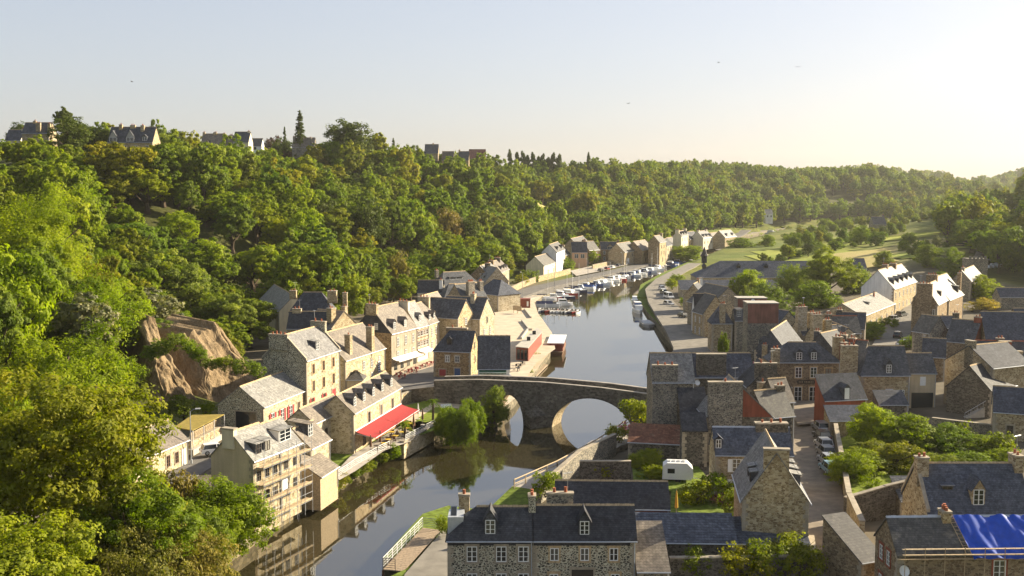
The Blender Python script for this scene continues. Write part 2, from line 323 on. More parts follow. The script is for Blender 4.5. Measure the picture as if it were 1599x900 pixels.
def height(P):
    P = np.asarray(P, float).reshape(-1, 2); x, y = P[:, 0], P[:, 1]
    dl = seg_dist(P, FOOT); dr = -seg_dist(P, RFOOT)
    z = 2.2 + np.clip((x - 40) * .035, 0, 4) * smooth((y - 120) / 60)
    t = np.clip(dl / 125, 0, 1)
    hl = (45 - 9 * smooth((y - 360) / 450)) * (.45 * smooth(t) + .55 * np.sin(t * math.pi / 2)) + np.clip(dl - 125, 0, 400) * .012
    hr = 56 * smooth(dr / 130) + np.clip(dr - 130, 0, 300) * .03
    fy = 1075 + 90 * np.cos((x - 420) / 170)
    hf = 27 * smooth((y - fy) / 380) * (1 - .85 * smooth((x - 545) / 110))
    h2 = 40 * smooth((y - 1900) / 450)
    n = sum(A * np.sin(P @ k + p) for k, p, A in _w)
    hl = hl * (1 - .9 * smooth((x - 470) / 130)); hill = np.maximum.reduce([hl, hr, hf, h2]); z = z + hill + n * np.clip(hill / 14, 0, 1) + np.clip(n, -1, 3) * .12 * smooth((y - 420) / 100)
    # the field tilts up towards the right-hand wood
    z += 9 * smooth((x - 95 - (y - 430) * .3) / 120) * smooth((y - 380) / 80) * (1 - smooth((y - 900) / 150)) * np.clip(1 - hill / 9, 0, 1)
    dist = np.minimum(np.abs(seg_dist(P, LB)), np.abs(seg_dist(P, RB)))
    inside = in_poly(P, RIVER)
    sd_ = np.where(inside, -dist, dist)
    f = smooth((sd_ - 1.0) / 3.0)
    f2 = smooth((sd_ - 3) / 6) 
    return np.where(sd_ < 4.0, (1 - f) * -2.5 + f * np.minimum(z, 1.4), np.minimum(z, 1.4) * (1 - f2) + z * f2)
def th(x, y): return float(height([(x, y)])[0])
def hit(px, py, lo=70, hi=2600):
    """distance at which the line of sight through a pixel meets the terrain (the crest, when it passes above it)"""
    d = ray(px, py); ds = np.concatenate([np.arange(lo, 700, 1.5), np.arange(700, hi, 8)]); t = ds / d.y
    P = np.stack([d.x * t, ds], 1); gz = height(P); rz = CAMH + d.z * t
    k = np.nonzero(gz >= rz)[0]
    return float(ds[k[0]] if len(k) else ds[np.argmax((gz - CAMH) / ds * (ds < 900) - (ds >= 900))])
def axis(lo, fa, fb, hi, fine, coarse):
    a = list(np.arange(fa, fb + .1, fine)); s = fine
    while a[-1] < hi: s = min(s * 1.12, coarse); a.append(a[-1] + s)
    s = fine; b = []; v = fa
    while v > lo: s = min(s * 1.12, coarse); v -= s; b.append(v)
    return np.array(b[::-1] + a)
def terrain():
    xs = axis(-5000, -190, 230, 6000, 2.6, 260); ys = axis(-200, 60, 620, 9000, 2.6, 260)
    X, Y = np.meshgrid(xs, ys); P = np.stack([X.ravel(), Y.ravel()], 1); Z = height(P)
    nx, ny = len(xs), len(ys); idx = np.arange(nx * ny).reshape(ny, nx)
    F = np.stack([idx[:-1, :-1], idx[:-1, 1:], idx[1:, 1:], idx[1:, :-1]], -1).reshape(-1, 4)
    me = bpy.data.meshes.new('ground'); me.from_pydata(np.column_stack([P, Z]).tolist(), [], F.tolist()); me.materials.append(M['ground'])
    me.polygons.foreach_set('use_smooth', [True] * len(F))
    dl = seg_dist(P, FOOT); dr = -seg_dist(P, RFOOT)
    town = np.clip(-dl / 6 + .6, 0, 1) * (1 - smooth((Y.ravel() - 400) / 60)) * np.clip(-dr / 10 + .6, 0, 1) * (1 - smooth((X.ravel() - .5 * Y.ravel() - 6) / 9)) * smooth((Y.ravel() - 76) / 10)
    a = me.attributes.new('town', 'FLOAT', 'POINT'); a.data.foreach_set('value', town.astype(np.float32))
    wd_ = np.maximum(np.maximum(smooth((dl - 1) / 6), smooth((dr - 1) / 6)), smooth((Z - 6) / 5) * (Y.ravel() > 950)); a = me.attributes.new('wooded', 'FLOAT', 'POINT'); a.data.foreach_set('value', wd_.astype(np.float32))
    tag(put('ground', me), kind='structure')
terrain()
def sheet(name, pts, mat, z=None, dz=.02, label=None, kind='structure', res=None):
    mb = MB(); mb.face([(p[0], p[1], (z if z is not None else p[2]) + dz) for p in pts])
    return tag(mb.build(name, M[mat]), label, kind=kind)
# water: one sheet a little wider than the river, its edges hidden under the banks
def offset_poly(poly, d):
    out = []
    for i, p in enumerate(poly):
        a = Vector(poly[max(0, i - 1)]); b = Vector(poly[min(len(poly) - 1, i + 1)]); t = (b - a).normalized()
        out.append((p[0] - t.y * d, p[1] + t.x * d))
    return out
mb = MB()
LO, RO = offset_poly(LB, 2.2), offset_poly(RB, -2.2)
def resample(poly, n):
    P = np.array(poly); s = np.r_[0, np.cumsum(np.hypot(*np.diff(P, axis=0).T))]; t = np.linspace(0, s[-1], n)
    return np.stack([np.interp(t, s, P[:, 0]), np.interp(t, s, P[:, 1])], 1)
mb.v = [(x, y, 0) for x, y in LO] + [(x, y, 0) for x, y in RO]
mb.f = [tuple(range(len(LO))[::-1]) + tuple(range(len(LO), len(LO) + len(RO)))]; mb.m = [0]
wo = mb.build('water', M['water']); tag(wo, kind='structure')
def strip(name, poly, width, ztop, zbot, topmat, sidemat, side=1, cope=None, label=None, kind='structure', cat=None):
    """a quay: land behind a bank line with a vertical masonry face to the water"""
    inner = offset_poly(poly, width * side); mb = MB()
    zs = ztop if isinstance(ztop, (list, tuple)) else [ztop] * len(poly)
    for i in range(len(poly) - 1):
        a, b, c, d = poly[i], poly[i + 1], inner[i + 1], inner[i]
        za, zb = zs[i], zs[i + 1]
        top = [(*a, za), (*b, zb), (*c, zb), (*d, za)]; top = top if side < 0 else top[::-1]
        mb.face(top, 0)
        q = [(*a, zbot), (*b, zbot), (*b, zb), (*a, za)]; mb.face(q if side < 0 else q[::-1], 1)
        q = [(*d, zbot), (*c, zbot), (*c, zb), (*d, za)]; mb.face(q if side > 0 else q[::-1], 1)
    for i, fl in ((0, 1), (len(poly) - 1, -1)):
        a, d = poly[i], inner[i]; q = [(*a, zbot), (*d, zbot), (*d, zs[i]), (*a, zs[i])]; mb.face(q, 1)
    return tag(mb.build(name, [M[topmat], M[sidemat]]), label, cat, kind=kind)
iL = lambda k: LB.index(k)
nearL = LB[0:9]                      # foreground bank, up to the bridge
strip('quay_near_bank', LB[1:9], 6.5, [1.6, 1.6, 1.7, 1.8, 2.2, 2.4, 2.2, 1.6], -2.5, 'bank_grass', 'quay_stone', 1)
strip('quay_harbour', LB[8:18], 7, [1.6, 1.7, 1.5, 1.4, 1.3, 1.3, 1.3, 1.4, 1.5, 1.6], -2.5, 'plaza', 'quay_stone', 1)
strip('quay_marina', LB[17:25], 6, 1.6, -2.5, 'quay_road', 'quay_stone', 1)
strip('river_bank_right', RB[2:7], 5, [1.4, 1.5, 1.3, 1.2, 1.8], -2.5, 'bank_grass', 'quay_stone', -1)
strip('towpath_bank', RB[6:12], 5, [1.8, 2.2, 2.4, 2.6, 2.6, 2.6], -2.5, 'paving', 'quay_stone', -1)
strip('quay_right', RB[11:17], 6.0, [2.6, 2.4, 2.2, 2.0, 1.2, .9], -2.5, 'bank_grass', 'quay_stone', -1)
strip('river_bank_far', RB[16:23], 13, 1.3, -2.5, 'bank_grass', 'bank_grass', -1)
def ribbon(name, pts, w, mat, dz=.05, kind='structure', w1=None, lift=None):
    """a road laid on the terrain along a line of points"""
    P = resample([tuple(p)[:2] for p in pts], max(8, len(pts) * 7)); mb = MB(); n = len(P)
    rows = []
    for i in range(n):
        t = P[min(n - 1, i + 1)] - P[max(0, i - 1)]; t = t / np.hypot(*t); nn = np.array([-t[1], t[0]])
        ww = w if w1 is None else w + (w1 - w) * i / (n - 1)
        l, r = P[i] + nn * ww / 2, P[i] - nn * ww / 2
        z = max(th(*l), th(*r), th(*P[i])) + dz if lift is None else lift + dz
        rows.append((l, r, z))
    zz = [r[2] for r in rows]; zz = np.convolve(np.pad(zz, 3, mode='edge'), np.ones(7) / 7, 'valid')
    zz = np.maximum(zz, [r[2] - .15 for r in rows])
    for i, (l, r, z) in enumerate(rows): mb.v += [(l[0], l[1], zz[i]), (r[0], r[1], zz[i]), (l[0], l[1], zz[i] - .8), (r[0], r[1], zz[i] - .8)]
    for i in range(n - 1):
        a = 4 * i; b = a + 4
        mb.f += [(a + 1, b + 1, b, a), (a + 3, b + 3, b + 1, a + 1), (b + 2, a + 2, a, b)]; mb.m += [0, 0, 0]
    return tag(mb.build(name, M[mat]), kind=kind)
# road along the left quay, the harbour plaza, the street in the left village
ribbon('road_left_quay', [at(x, y, 1.9) for x, y in ((742, 497), (772, 478), (800, 465), (840, 451), (900, 437), (960, 424), (1010, 412), (1050, 402), (1085, 392), (1120, 377), (1165, 365))], 7.5, 'road', .12)
ribbon('pavement_left_quay', [at(x, y, 1.9) for x, y in ((800, 474), (842, 459), (902, 443), (962, 429), (1012, 416), (1052, 405.5), (1090, 394))], 3.2, 'paving', .10)
sheet('plaza', [at(x, y, 2.45) for x, y in ((772, 488), (832, 480), (846, 497), (862, 520), (867, 545), (838, 566), (822, 590), (790, 600), (770, 560), (768, 520))], 'plaza', dz=.0)
sheet('street_bridge_end', [at(x, y, 3.2) for x, y in ((600, 606), (640, 583), (676, 572), (705, 586), (745, 592), (744, 606), (690, 604), (640, 608), (612, 622))], 'road', dz=.0)
sheet('street_cafe', [at(x, y, 3.1) for x, y in ((600, 600), (640, 570), (705, 545), (716, 520), (770, 488), (772, 560), (720, 590), (640, 612))], 'plaza', dz=.0)
# right bank: quay road, lane through the houses, square in front of the large house
ribbon('road_right_quay', [at(x, y, 2.2) for x, y in ((1062, 575), (1086, 548), (1068, 520), (1050, 498), (1032, 474), (1024, 455), (1038, 440), (1062, 428), (1085, 418))], 10, 'quay_road', .22, w1=6)
ribbon('lane', [at(x, y, 2.6) for x, y in ((1310, 915), (1296, 860), (1286, 810), (1276, 745), (1268, 690), (1263, 655), (1262, 634))], 5.0, 'road_lane', .16, w1=6.5)
sheet('square', [at(x, y, 3.0) for x, y in ((1234, 640), (1238, 626), (1300, 626), (1292, 660), (1246, 664))], 'road_lane', dz=.05)
ribbon('street_upper', [at(x, y, 5.0) for x, y in ((1372, 560), (1390, 530), (1400, 512), (1414, 500), (1428, 488), (1440, 470))], 7, 'quay_road', .2)
ribbon('road_far_right', [at(x, y, 8.0) for x, y in ((1535, 420), (1548, 404), (1560, 390), (1565, 380))], 8, 'quay_road', .3)
ribbon('path_towpath', [at(x, y, 1.7) for x, y in ((1045, 538), (1028, 515), (1012, 490), (1006, 470))], 2.2, 'pale_path', .25)
# fields of the valley floor
def field(name, pts, mat, dz=.25):
    P = [at(*p, 3.0) for p in pts]; Q = []
    for p in P:
        z = th(p.x, p.y)
        for _ in range(6): p = at(*proj(p)[:2], z); z = th(p.x, p.y)
        Q.append((p.x, p.y))
    xs = [q[0] for q in Q]; ys = [q[1] for q in Q]; g = 9.0; mb = MB()
    X, Y = np.meshgrid(np.arange(min(xs), max(xs) + g, g), np.arange(min(ys), max(ys) + g, g)); C = np.stack([X.ravel(), Y.ravel()], 1)
    ins = in_poly(C, Q).reshape(X.shape); Z = height(C).reshape(X.shape) + dz
    for i in range(X.shape[0] - 1):
        for j in range(X.shape[1] - 1):
            if ins[i, j] or ins[i + 1, j + 1] or ins[i, j + 1] or ins[i + 1, j]:
                mb.face([(X[a, b], Y[a, b], Z[a, b]) for a, b in ((i, j), (i, j + 1), (i + 1, j + 1), (i + 1, j))])
    return tag(mb.build(name, M[mat]), kind='structure')
field('field_green', [(1200, 412), (1190, 394), (1260, 386), (1330, 368), (1325, 385), (1300, 398), (1250, 412)], 'meadow_green')
field('field_straw', [(1290, 412), (1330, 396), (1400, 388), (1462, 374), (1490, 372), (1455, 398), (1380, 420), (1310, 424)], 'meadow_straw', .3)
field('field_lawn', [(1410, 412), (1470, 388), (1490, 380), (1470, 415), (1420, 425)], 'meadow_green', .35)
field('field_bright', [(1392, 372), (1444, 364), (1446, 369), (1395, 378)], 'meadow_bright', .4)
def hill_field(name, quad, mat):
    mb = MB(); N = 8; q = [Vector(p) for p in quad]; P = []
    for i in range(N + 1):
        for j in range(N + 1):
            a, b = i / N, j / N; p = q[0] * (1 - a) * (1 - b) + q[1] * a * (1 - b) + q[2] * a * b + q[3] * (1 - a) * b; P.append((p.x, p.y, th(p.x, p.y) + .4))
    mb.v = P; mb.f = [(i * (N + 1) + j, (i + 1) * (N + 1) + j, (i + 1) * (N + 1) + j + 1, i * (N + 1) + j + 1) for i in range(N) for j in range(N)]; mb.m = [0] * len(mb.f)
    return tag(mb.build(name, M[mat]), kind='structure')
HF = [(10, 640), (62, 745), (28, 765), (-24, 665)]
hill_field('field_on_hill', HF, 'meadow_straw')
# bare rock face of the old quarry behind the left village
def cliff(name, label, base, z0, top, seed, back=6.0):
    from mathutils import noise as mn
    n, rows = 74, 34; P = resample(base, n); mb = MB(); hts = np.interp(np.linspace(0, 1, n), np.linspace(0, 1, len(top)), top) * (.25 + .75 * smooth(np.minimum(np.arange(n), n - 1 - np.arange(n)) / 14))
    for i in range(n):
        t = P[min(n - 1, i + 3)] - P[max(0, i - 3)]; t /= np.hypot(*t); nn = np.array([-t[1], t[0]])
        for k in range(rows + 4):
            ex = max(0, k - rows); f = min(1, k / rows); q0 = Vector((P[i][0], P[i][1], f * hts[i])); a = q0 * .11 + Vector((seed, 0, 0)); led = abs(mn.noise(Vector((q0.x * .16, q0.y * .16, q0.z * .55 + seed))))
            o = back * f ** 1.1 + 2.6 * mn.fractal(a, .9, 2.1, 5) + 1.3 * mn.ridged_multi_fractal(q0 * .22 + Vector((0, seed, 0)), .9, 2.2, 4, 1.0, 2.0) * .5 - 1.1 * led
            w_ = 1 - f ** 3; o = o * w_ + back * f ** 1.1 * (1 - w_); o += 3.2 * ex; q = P[i] + nn * o; mb.v.append((q[0], q[1], z0 + .35 * ex - 1.2 + (hts[i] * (1 + .12 * mn.noise(Vector((i * .21, seed, 0)))) + 1.2) * f + .35 * mn.noise(q0 * .6)))
    for i in range(n - 1):
        for k in range(rows + 3): a = i * (rows + 4) + k; b = a + rows + 4; mb.f.append((a, b, b + 1, a + 1)); mb.m.append(0)
    return tag(mb.build(name, M['rock'], smooth=False), label, 'cliff')
def pa(*l): return [tuple(at(x, y, z).xy) for x, y, z in l]
cliff('rock_face', 'broad sunlit brown rock face of the old quarry, left of the garage house', pa((232, 652, 3), (268, 648, 3), (302, 642, 3), (333, 634, 3)), 3, [6, 13, 15, 13, 11], 3, 10)
ROCKTOP = None
cliff('rock_face', 'narrower grey shaded rock face between the sunlit quarry and the tall stone house', pa((330, 634, 3), (362, 624, 3), (404, 612, 3), (424, 600, 3)), 3, [12, 11, 12, 9], 8, 8)
# ================================================================ trees
def leaf_mesh(name, C, N, size, tone, mat, rs, asp=.62, trunk=None):
    n = len(C); Nn = N / np.maximum(np.linalg.norm(N, axis=1, keepdims=True), 1e-6)
    t = rs.normal(size=(n, 3)); t -= (t * Nn).sum(1, keepdims=True) * Nn; t /= np.maximum(np.linalg.norm(t, axis=1, keepdims=True), 1e-6)
    b = np.cross(Nn, t); s = size[:, None]
    V = np.stack([C - t * s * .5, C - b * s * .5 * asp + Nn * s * .08, C + t * s * .5, C + b * s * .5 * asp + Nn * s * .08], 1).reshape(-1, 3)
    me = bpy.data.meshes.new(name); me.vertices.add(4 * n); me.vertices.foreach_set('co', V.astype(np.float32).ravel())
    me.loops.add(4 * n); me.loops.foreach_set('vertex_index', np.arange(4 * n, dtype=np.int32))
    me.polygons.add(n); me.polygons.foreach_set('loop_start', np.arange(0, 4 * n, 4, dtype=np.int32)); me.polygons.foreach_set('loop_total', np.full(n, 4, np.int32))
    me.materials.append(M[mat]); me.update(calc_edges=True)
    a = me.attributes.new('tone', 'FLOAT', 'POINT'); a.data.foreach_set('value', np.repeat(np.clip(tone, 0, 1), 4).astype(np.float32))
    return me
def unit(rs, n): v = rs.normal(size=(n, 3)); return v / np.linalg.norm(v, axis=1, keepdims=True)
def crown_round(rs, Rr, zc, hz, lobes, n, leaf, jag=.26, low=-.55, sub=7):
    """lobes of leaf clumps round an ellipsoid: each lobe carries smaller sprays, gaps stay between them"""
    d = unit(rs, lobes * 3); d = d[d[:, 2] > low][:lobes]
    lc = d * np.array([Rr, Rr, hz]) * rs.uniform(.50, .80, (len(d), 1)); lr = Rr * rs.uniform(.26, .46, len(d)); lt = rs.normal(0, .16, len(d))
    lc = np.vstack([lc, [[0, 0, 0]]]); lr = np.r_[lr, Rr * .55]; lt = np.r_[lt, -.1]
    C, N, T = [], [], []; w = lr ** 2 / (lr ** 2).sum()
    for c, r, tn, ww in zip(lc, lr, lt, w):
        k = max(sub, int(n * ww / 1)); ns = max(5, int(14 * (r / (Rr * .36)) ** 2))
        sd = unit(rs, ns); sc = c + sd * r * rs.uniform(.72, 1.05, (ns, 1)); st = rs.normal(0, .15, ns); sr = r * jag * rs.uniform(.6, 1.45, ns)
        q = rs.randint(0, ns, k); dd = unit(rs, k); rad = rs.rand(k, 1) ** .45
        p = sc[q] + dd * sr[q][:, None] * rad * np.array([1.25, 1.25, .8])
        nn = (p - c) / r * .55 + dd * .65 + np.array([0, 0, .3]) + rs.normal(0, .33, (k, 3))
        C.append(p); N.append(nn); T.append(.5 + tn + st[q] + rs.normal(0, .10, k))
    C = np.vstack(C); C[:, 2] += zc; return C, np.vstack(N), np.concatenate(T), leaf * rs.uniform(.65, 1.3, len(C))
def crown_cone(rs, Rr, H, n, leaf, z0=.1, droop=.25):
    C, N, T = [], [], []; tiers = 24
    for i in range(tiers):
        f = i / tiers; z = H * (z0 + (1 - z0) * (f + rs.uniform(-.015, .015))); r = Rr * (1 - f) ** .85; nb = max(4, int(9 * (1 - f) + 3))
        for b in range(nb):
            a = 2 * math.pi * (b + rs.rand()) / nb; L = r * rs.uniform(.5, 1.15); zj = rs.normal(0, .018 * H); k = max(4, int(n / tiers / nb * (1.7 - 1.4 * f)))
            u = rs.rand(k) ** .7; p = np.stack([np.cos(a) * L * u, np.sin(a) * L * u, z + zj - droop * L * u ** 1.4], 1) + rs.normal(0, .055 * Rr, (k, 3)) * np.array([1, 1, .45])
            C.append(p); N.append(rs.normal(0, .5, (k, 3)) + np.array([math.cos(a) * .4, math.sin(a) * .4, .8])); T.append(.5 + rs.normal(0, .12, k))
    C = np.vstack(C); return C, np.vstack(N), np.concatenate(T), leaf * rs.uniform(.7, 1.3, len(C))
def trunk_mesh(rs, H, r, limbs, Rr, name='trunk'):
    mb = MB(); b = [(rs.normal(0, .06) * k, rs.normal(0, .06) * k, H * k / 6) for k in range(7)]
    mb.tube(b, [r * (1.35 if k == 0 else 1 - .11 * k) for k in range(7)], 7)
    for i in range(limbs):
        k = rs.randint(2, 6); a = rs.uniform(0, 6.28); p = Vector(b[k]); L = Rr * rs.uniform(.5, .85)
        e = p + Vector((math.cos(a) * L, math.sin(a) * L, L * rs.uniform(.5, 1.0))); m = (p + e) / 2 + Vector((0, 0, -.12 * L))
        mb.tube([p, m, e], [r * .45, r * .3, r * .1], 5, caps=False)
    return mb.mesh(name, M['bark'])
PROTO = {}
def proto(key, kind, seed, Rr, H, n, leaf, mat='leaf', **kw):
    rs = np.random.RandomState(seed)
    if kind == 'round':
        ct = kw.get('clear', .22) * H; hz = (H - ct) / 2; C, N, T, s = crown_round(rs, Rr, ct + hz, hz, kw.get('lobes', 16), n, leaf, kw.get('jag', .34), kw.get('low', -.6))
        tr = trunk_mesh(rs, H * .62, .035 * H + .05, 7, Rr)
    elif kind == 'cone': C, N, T, s = crown_cone(rs, Rr, H, n, leaf, kw.get('z0', .12), kw.get('droop', .3)); tr = trunk_mesh(rs, H * .95, .022 * H, 0, Rr)
    elif kind == 'poplar':
        C, N, T, s = crown_round(rs, Rr, H * .53, H * .47, kw.get('lobes', 26), n, leaf, .5, -.99); tr = trunk_mesh(rs, H * .6, .02 * H, 4, Rr)
        f = np.clip(C[:, 2] / H, 0, 1); C[:, :2] *= np.interp(f, [0, .12, .4, .8, 1], [.35, .8, 1, .8, .25])[:, None]
    elif kind == 'bush': C, N, T, s = crown_round(rs, Rr, H * .42, H * .58, kw.get('lobes', 13), n, leaf, .34, -.35); tr = trunk_mesh(rs, H * .5, .03 * H + .02, 5, Rr)
    elif kind == 'feather':      # fine, drooping foliage in long sprays
        C, N, T, s = crown_round(rs, Rr, H * .52, H * .48, kw.get('lobes', 24), n, leaf, .34, -.9); C[:, 2] += np.abs(rs.normal(0, .03 * H, len(C))) - .035 * H; tr = trunk_mesh(rs, H * .6, .03 * H, 8, Rr)
    PROTO[key] = (leaf_mesh('crown', C, N, s, T, mat, rs, kw.get('asp', .62)), tr, Rr, H)
for i in range(4):
    proto(f'near{i}', 'round', 10 + i, 5.6, 13, 34000, .33, lobes=20, clear=.08, jag=.29)
    proto(f'mid{i}', 'round', 20 + i, 5.0, 12.5 + i, 15000, .46, lobes=17 + i, clear=.08, jag=.29)
    proto(f'low{i}', 'round', 30 + i, 5.2, 12.5, 6000, .72, lobes=13 + i, clear=.08, jag=.30)
    proto(f'bush{i}', 'bush', 40 + i, 1.5, 2.2, 2600, .17)
proto('big', 'round', 50, 10.0, 21, 60000, .40, lobes=34, clear=.1, jag=.27); proto('big2', 'round', 51, 8.0, 17, 46000, .38, lobes=26, clear=.06, jag=.28)
proto('feather', 'feather', 60, 9.5, 22, 52000, .40, 'leaf_bright', asp=.38); proto('feather2', 'feather', 61, 6.0, 14, 26000, .38, 'leaf_bright', asp=.4)
proto('bright', 'round', 62, 4.0, 7.5, 14000, .30, 'leaf_bright', clear=.2); proto('maple', 'round', 63, 6.2, 11, 30000, .36, 'leaf_bright', lobes=26, clear=.08, jag=.32)
proto('conifer', 'cone', 70, 5.0, 20, 9000, .6, 'leaf_dark', z0=.2); proto('poplar0', 'poplar', 71, 2.2, 19, 5000, .7, 'leaf_dark'); proto('poplar1', 'poplar', 72, 2.6, 16, 5000, .7, 'leaf_dark')
proto('copper', 'round', 73, 5.0, 11, 7000, .5, 'leaf_copper'); proto('darkround', 'round', 74, 6.5, 15, 9000, .55, 'leaf_dark', lobes=22, clear=.1); proto('silver', 'round', 75, 4.5, 13, 8000, .5, 'leaf_silver'); proto('yellow', 'round', 76, 4.0, 6, 9000, .32, 'leaf_yellow', clear=.05); proto('rust', 'bush', 77, 3.5, 5, 6000, .32, 'leaf_rust')
proto('shrub', 'bush', 78, 4.6, 5.6, 30000, .24, lobes=26); proto('shrub_dry', 'bush', 79, 5.2, 5.2, 30000, .22, 'leaf_rust', lobes=30); proto('pine', 'round', 80, 3.2, 13, 4500, .5, 'leaf_dark', lobes=9, clear=.55)
proto('willow', 'feather', 81, 8.5, 19, 20000, .5, 'leaf', asp=.45, lobes=30); proto('thuja', 'poplar', 82, 1.5, 6, 5000, .25, 'leaf_dark')
def tree(key, x, y, z, s, rz, name, label, cat, group=None, sz=None):
    cr, tr, _, _ = PROTO[key]; e = empty(name, (x, y, z), rz, label, cat, group); e.scale = (s, s, sz or s)
    put('crown', cr, e); put('trunk', tr, e); return e
ASP = {'conifer': 3.6, 'poplar0': 6, 'poplar1': 6, 'pine': 3.2, 'feather': 2.0, 'feather2': 2.0}
TREES = []     # (x, y, R, H) of every tree standing alone, kept clear by the wood
def tree_px(key, px, py_top, base_z, dist, name, label, cat='tree', group=None, Rpx=None, rz=None):
    """a tree whose top stands at a measured pixel, at a known distance and foot height"""
    if base_z is None and not (name == 'field_tree'): dist = hit(px, py_top + (Rpx or 20) * ASP.get(key, 2.0), lo=110)
    elif base_z is None: dist = hit(px, py_top + Rpx * 1.5, lo=300)
    p = at_d(px, py_top, dist); cr, tr, Rr, H = PROTO[key]; z0 = th(p.x, p.y) if base_z is None else base_z
    sz = max(.3, (p.z - z0) / H); s = sz if Rpx is None else (Rpx * dist / FPX) / Rr
    TREES.append((p.x, p.y, s * Rr, sz * H))
    return tree(key, p.x, p.y, z0, s, random.uniform(0, 6.28) if rz is None else rz, name, label, cat, group, sz)
for i in range(3): proto(f'full{i}', 'round', 90 + i, 5.0, 9.0, 16000, .36, lobes=26, clear=-.06, jag=.34, low=-1.0)
proto('full_bright', 'round', 94, 5.0, 9.0, 22000, .34, 'leaf_bright', lobes=28, clear=-.05, jag=.34, low=-1.0)
proto('bush_pink', 'bush', 95, 1.2, 1.6, 1500, .16, 'leaf_pink')
random.seed(3)
T = tree_px
# foreground, lower left
T('big', 92, 590, 1.6, 100, 'broadleaf_tree', 'great dense broadleaf tree filling the lower left corner', Rpx=172)
T('big2', 200, 735, 1.6, 98, 'broadleaf_tree', 'mid-sized leafy tree just right of the great corner tree, before the low house', Rpx=108)
T('big2', 20, 800, 1.6, 84, 'broadleaf_tree', 'leafy tree at the bottom left corner edge under the great tree', Rpx=150)
T('shrub', 352, 762, 1.6, 112, 'riverside_shrub', 'big bright green shrub at the water below the scaffolded house', 'shrub', Rpx=80)
T('shrub', 300, 800, 1.6, 104, 'riverside_shrub', 'green shrub left of the bright waterside shrub', 'shrub', Rpx=66)
T('shrub_dry', 272, 838, 1.5, 97, 'riverside_shrub', 'dry yellowish scrub at the bottom edge beside the water', 'shrub', Rpx=95)
T('shrub_dry', 190, 850, 1.5, 92, 'riverside_shrub', 'dry brownish scrub under the leafy tree at the bottom edge', 'shrub', Rpx=95)
T('rust', 285, 735, 1.8, 112, 'riverside_shrub', 'straggly dry shrub beside the street below the low house', 'shrub', Rpx=40)
T('feather', 45, 300, None, 128, 'feathery_tree', 'tall yellow-green feathery tree at the left edge', Rpx=108)
T('feather2', 150, 410, None, 138, 'feathery_tree', 'yellow-green feathery tree right of the tall one at the left edge', Rpx=82)
T('feather2', 158, 540, None, 150, 'feathery_tree', 'feathery yellow-green tree spilling down beside the sunlit rock face', Rpx=58)
T('feather2', 90, 480, None, 122, 'feathery_tree', 'lower feathery tree at the left edge above the great corner tree', Rpx=100)
T('near1', 205, 345, None, 178, 'broadleaf_tree', 'rounded mid-green tree on the slope above the sunlit rock face', Rpx=62)
T('near2', 250, 382, None, 172, 'broadleaf_tree', 'broad olive tree directly above the sunlit rock face', Rpx=66)
T('near3', 188, 432, None, 160, 'broadleaf_tree', 'dark broadleaf tree between the feathery trees and the rock face', Rpx=60)
T('near0', 350, 452, None, 192, 'broadleaf_tree', 'leafy tree over the grey rock face beside the tall stone house', Rpx=48)
T('near1', 388, 465, None, 205, 'broadleaf_tree', 'bright leafy tree just left of the tall three-storey stone house', Rpx=40)
T('near3', 303, 425, None, 185, 'broadleaf_tree', 'olive leafy tree over the top of the rock faces', Rpx=44)
T('bright', 280, 330, None, 250, 'round_tree', 'small bright round tree on a garden lawn halfway up the left slope', Rpx=30)
T('bush0', 287, 617, 3.5, 168, 'round_shrub', 'rounded green shrub behind the terrace canopy', 'shrub', Rpx=30)
T('bush1', 322, 626, 3.5, 170, 'round_shrub', 'small green shrub at the right end of the terrace canopy', 'shrub', Rpx=16)
# skyline of the left hill
T('pine', 98, 168, None, 330, 'pine', 'thin dark pine poking above the skyline at far left', Rpx=16)
T('darkround', 108, 180, None, 322, 'broadleaf_tree', 'large dark tree on the skyline left of the slate-roofed villa', Rpx=34)
T('darkround', 150, 195, None, 318, 'broadleaf_tree', 'dark tree against the left side of the slate-roofed villa', Rpx=26)
T('darkround', 32, 190, None, 335, 'broadleaf_tree', 'round dark tree on the skyline near the left edge', Rpx=24)
T('mid1', 243, 184, None, 380, 'broadleaf_tree', 'pale tree on the skyline right behind the slate-roofed villa', Rpx=17)
T('darkround', 274, 203, None, 315, 'broadleaf_tree', 'broad dark tree on the skyline between the two villas', Rpx=30)
T('conifer', 468, 171, None, 345, 'conifer', 'tall dark spruce standing out above the skyline', Rpx=17)
T('conifer', 444, 197, None, 345, 'conifer', 'small dark spruce left of the tall spruce', Rpx=9)
T('copper', 424, 211, None, 318, 'copper_tree', 'copper-leaved tree beside the hilltop houses', Rpx=22)
T('copper', 450, 233, None, 312, 'copper_tree', 'small dark red tree below the stone gable on the hilltop', Rpx=14)
T('darkround', 540, 186, None, 330, 'broadleaf_tree', 'huge domed dark tree crowning the skyline right of the spruce', Rpx=42)
T('mid2', 508, 215, None, 318, 'broadleaf_tree', 'green tree at the left foot of the huge domed tree', Rpx=26)
T('conifer', 614, 215, None, 420, 'conifer', 'small dark conifer on the skyline right of the domed tree', Rpx=8)
T('darkround', 598, 230, None, 410, 'broadleaf_tree', 'dark tree on the skyline left of the small conifer', Rpx=16)
T('copper', 738, 236, None, 560, 'copper_tree', 'dark red-brown tree by the distant farmhouse on the skyline', Rpx=13)
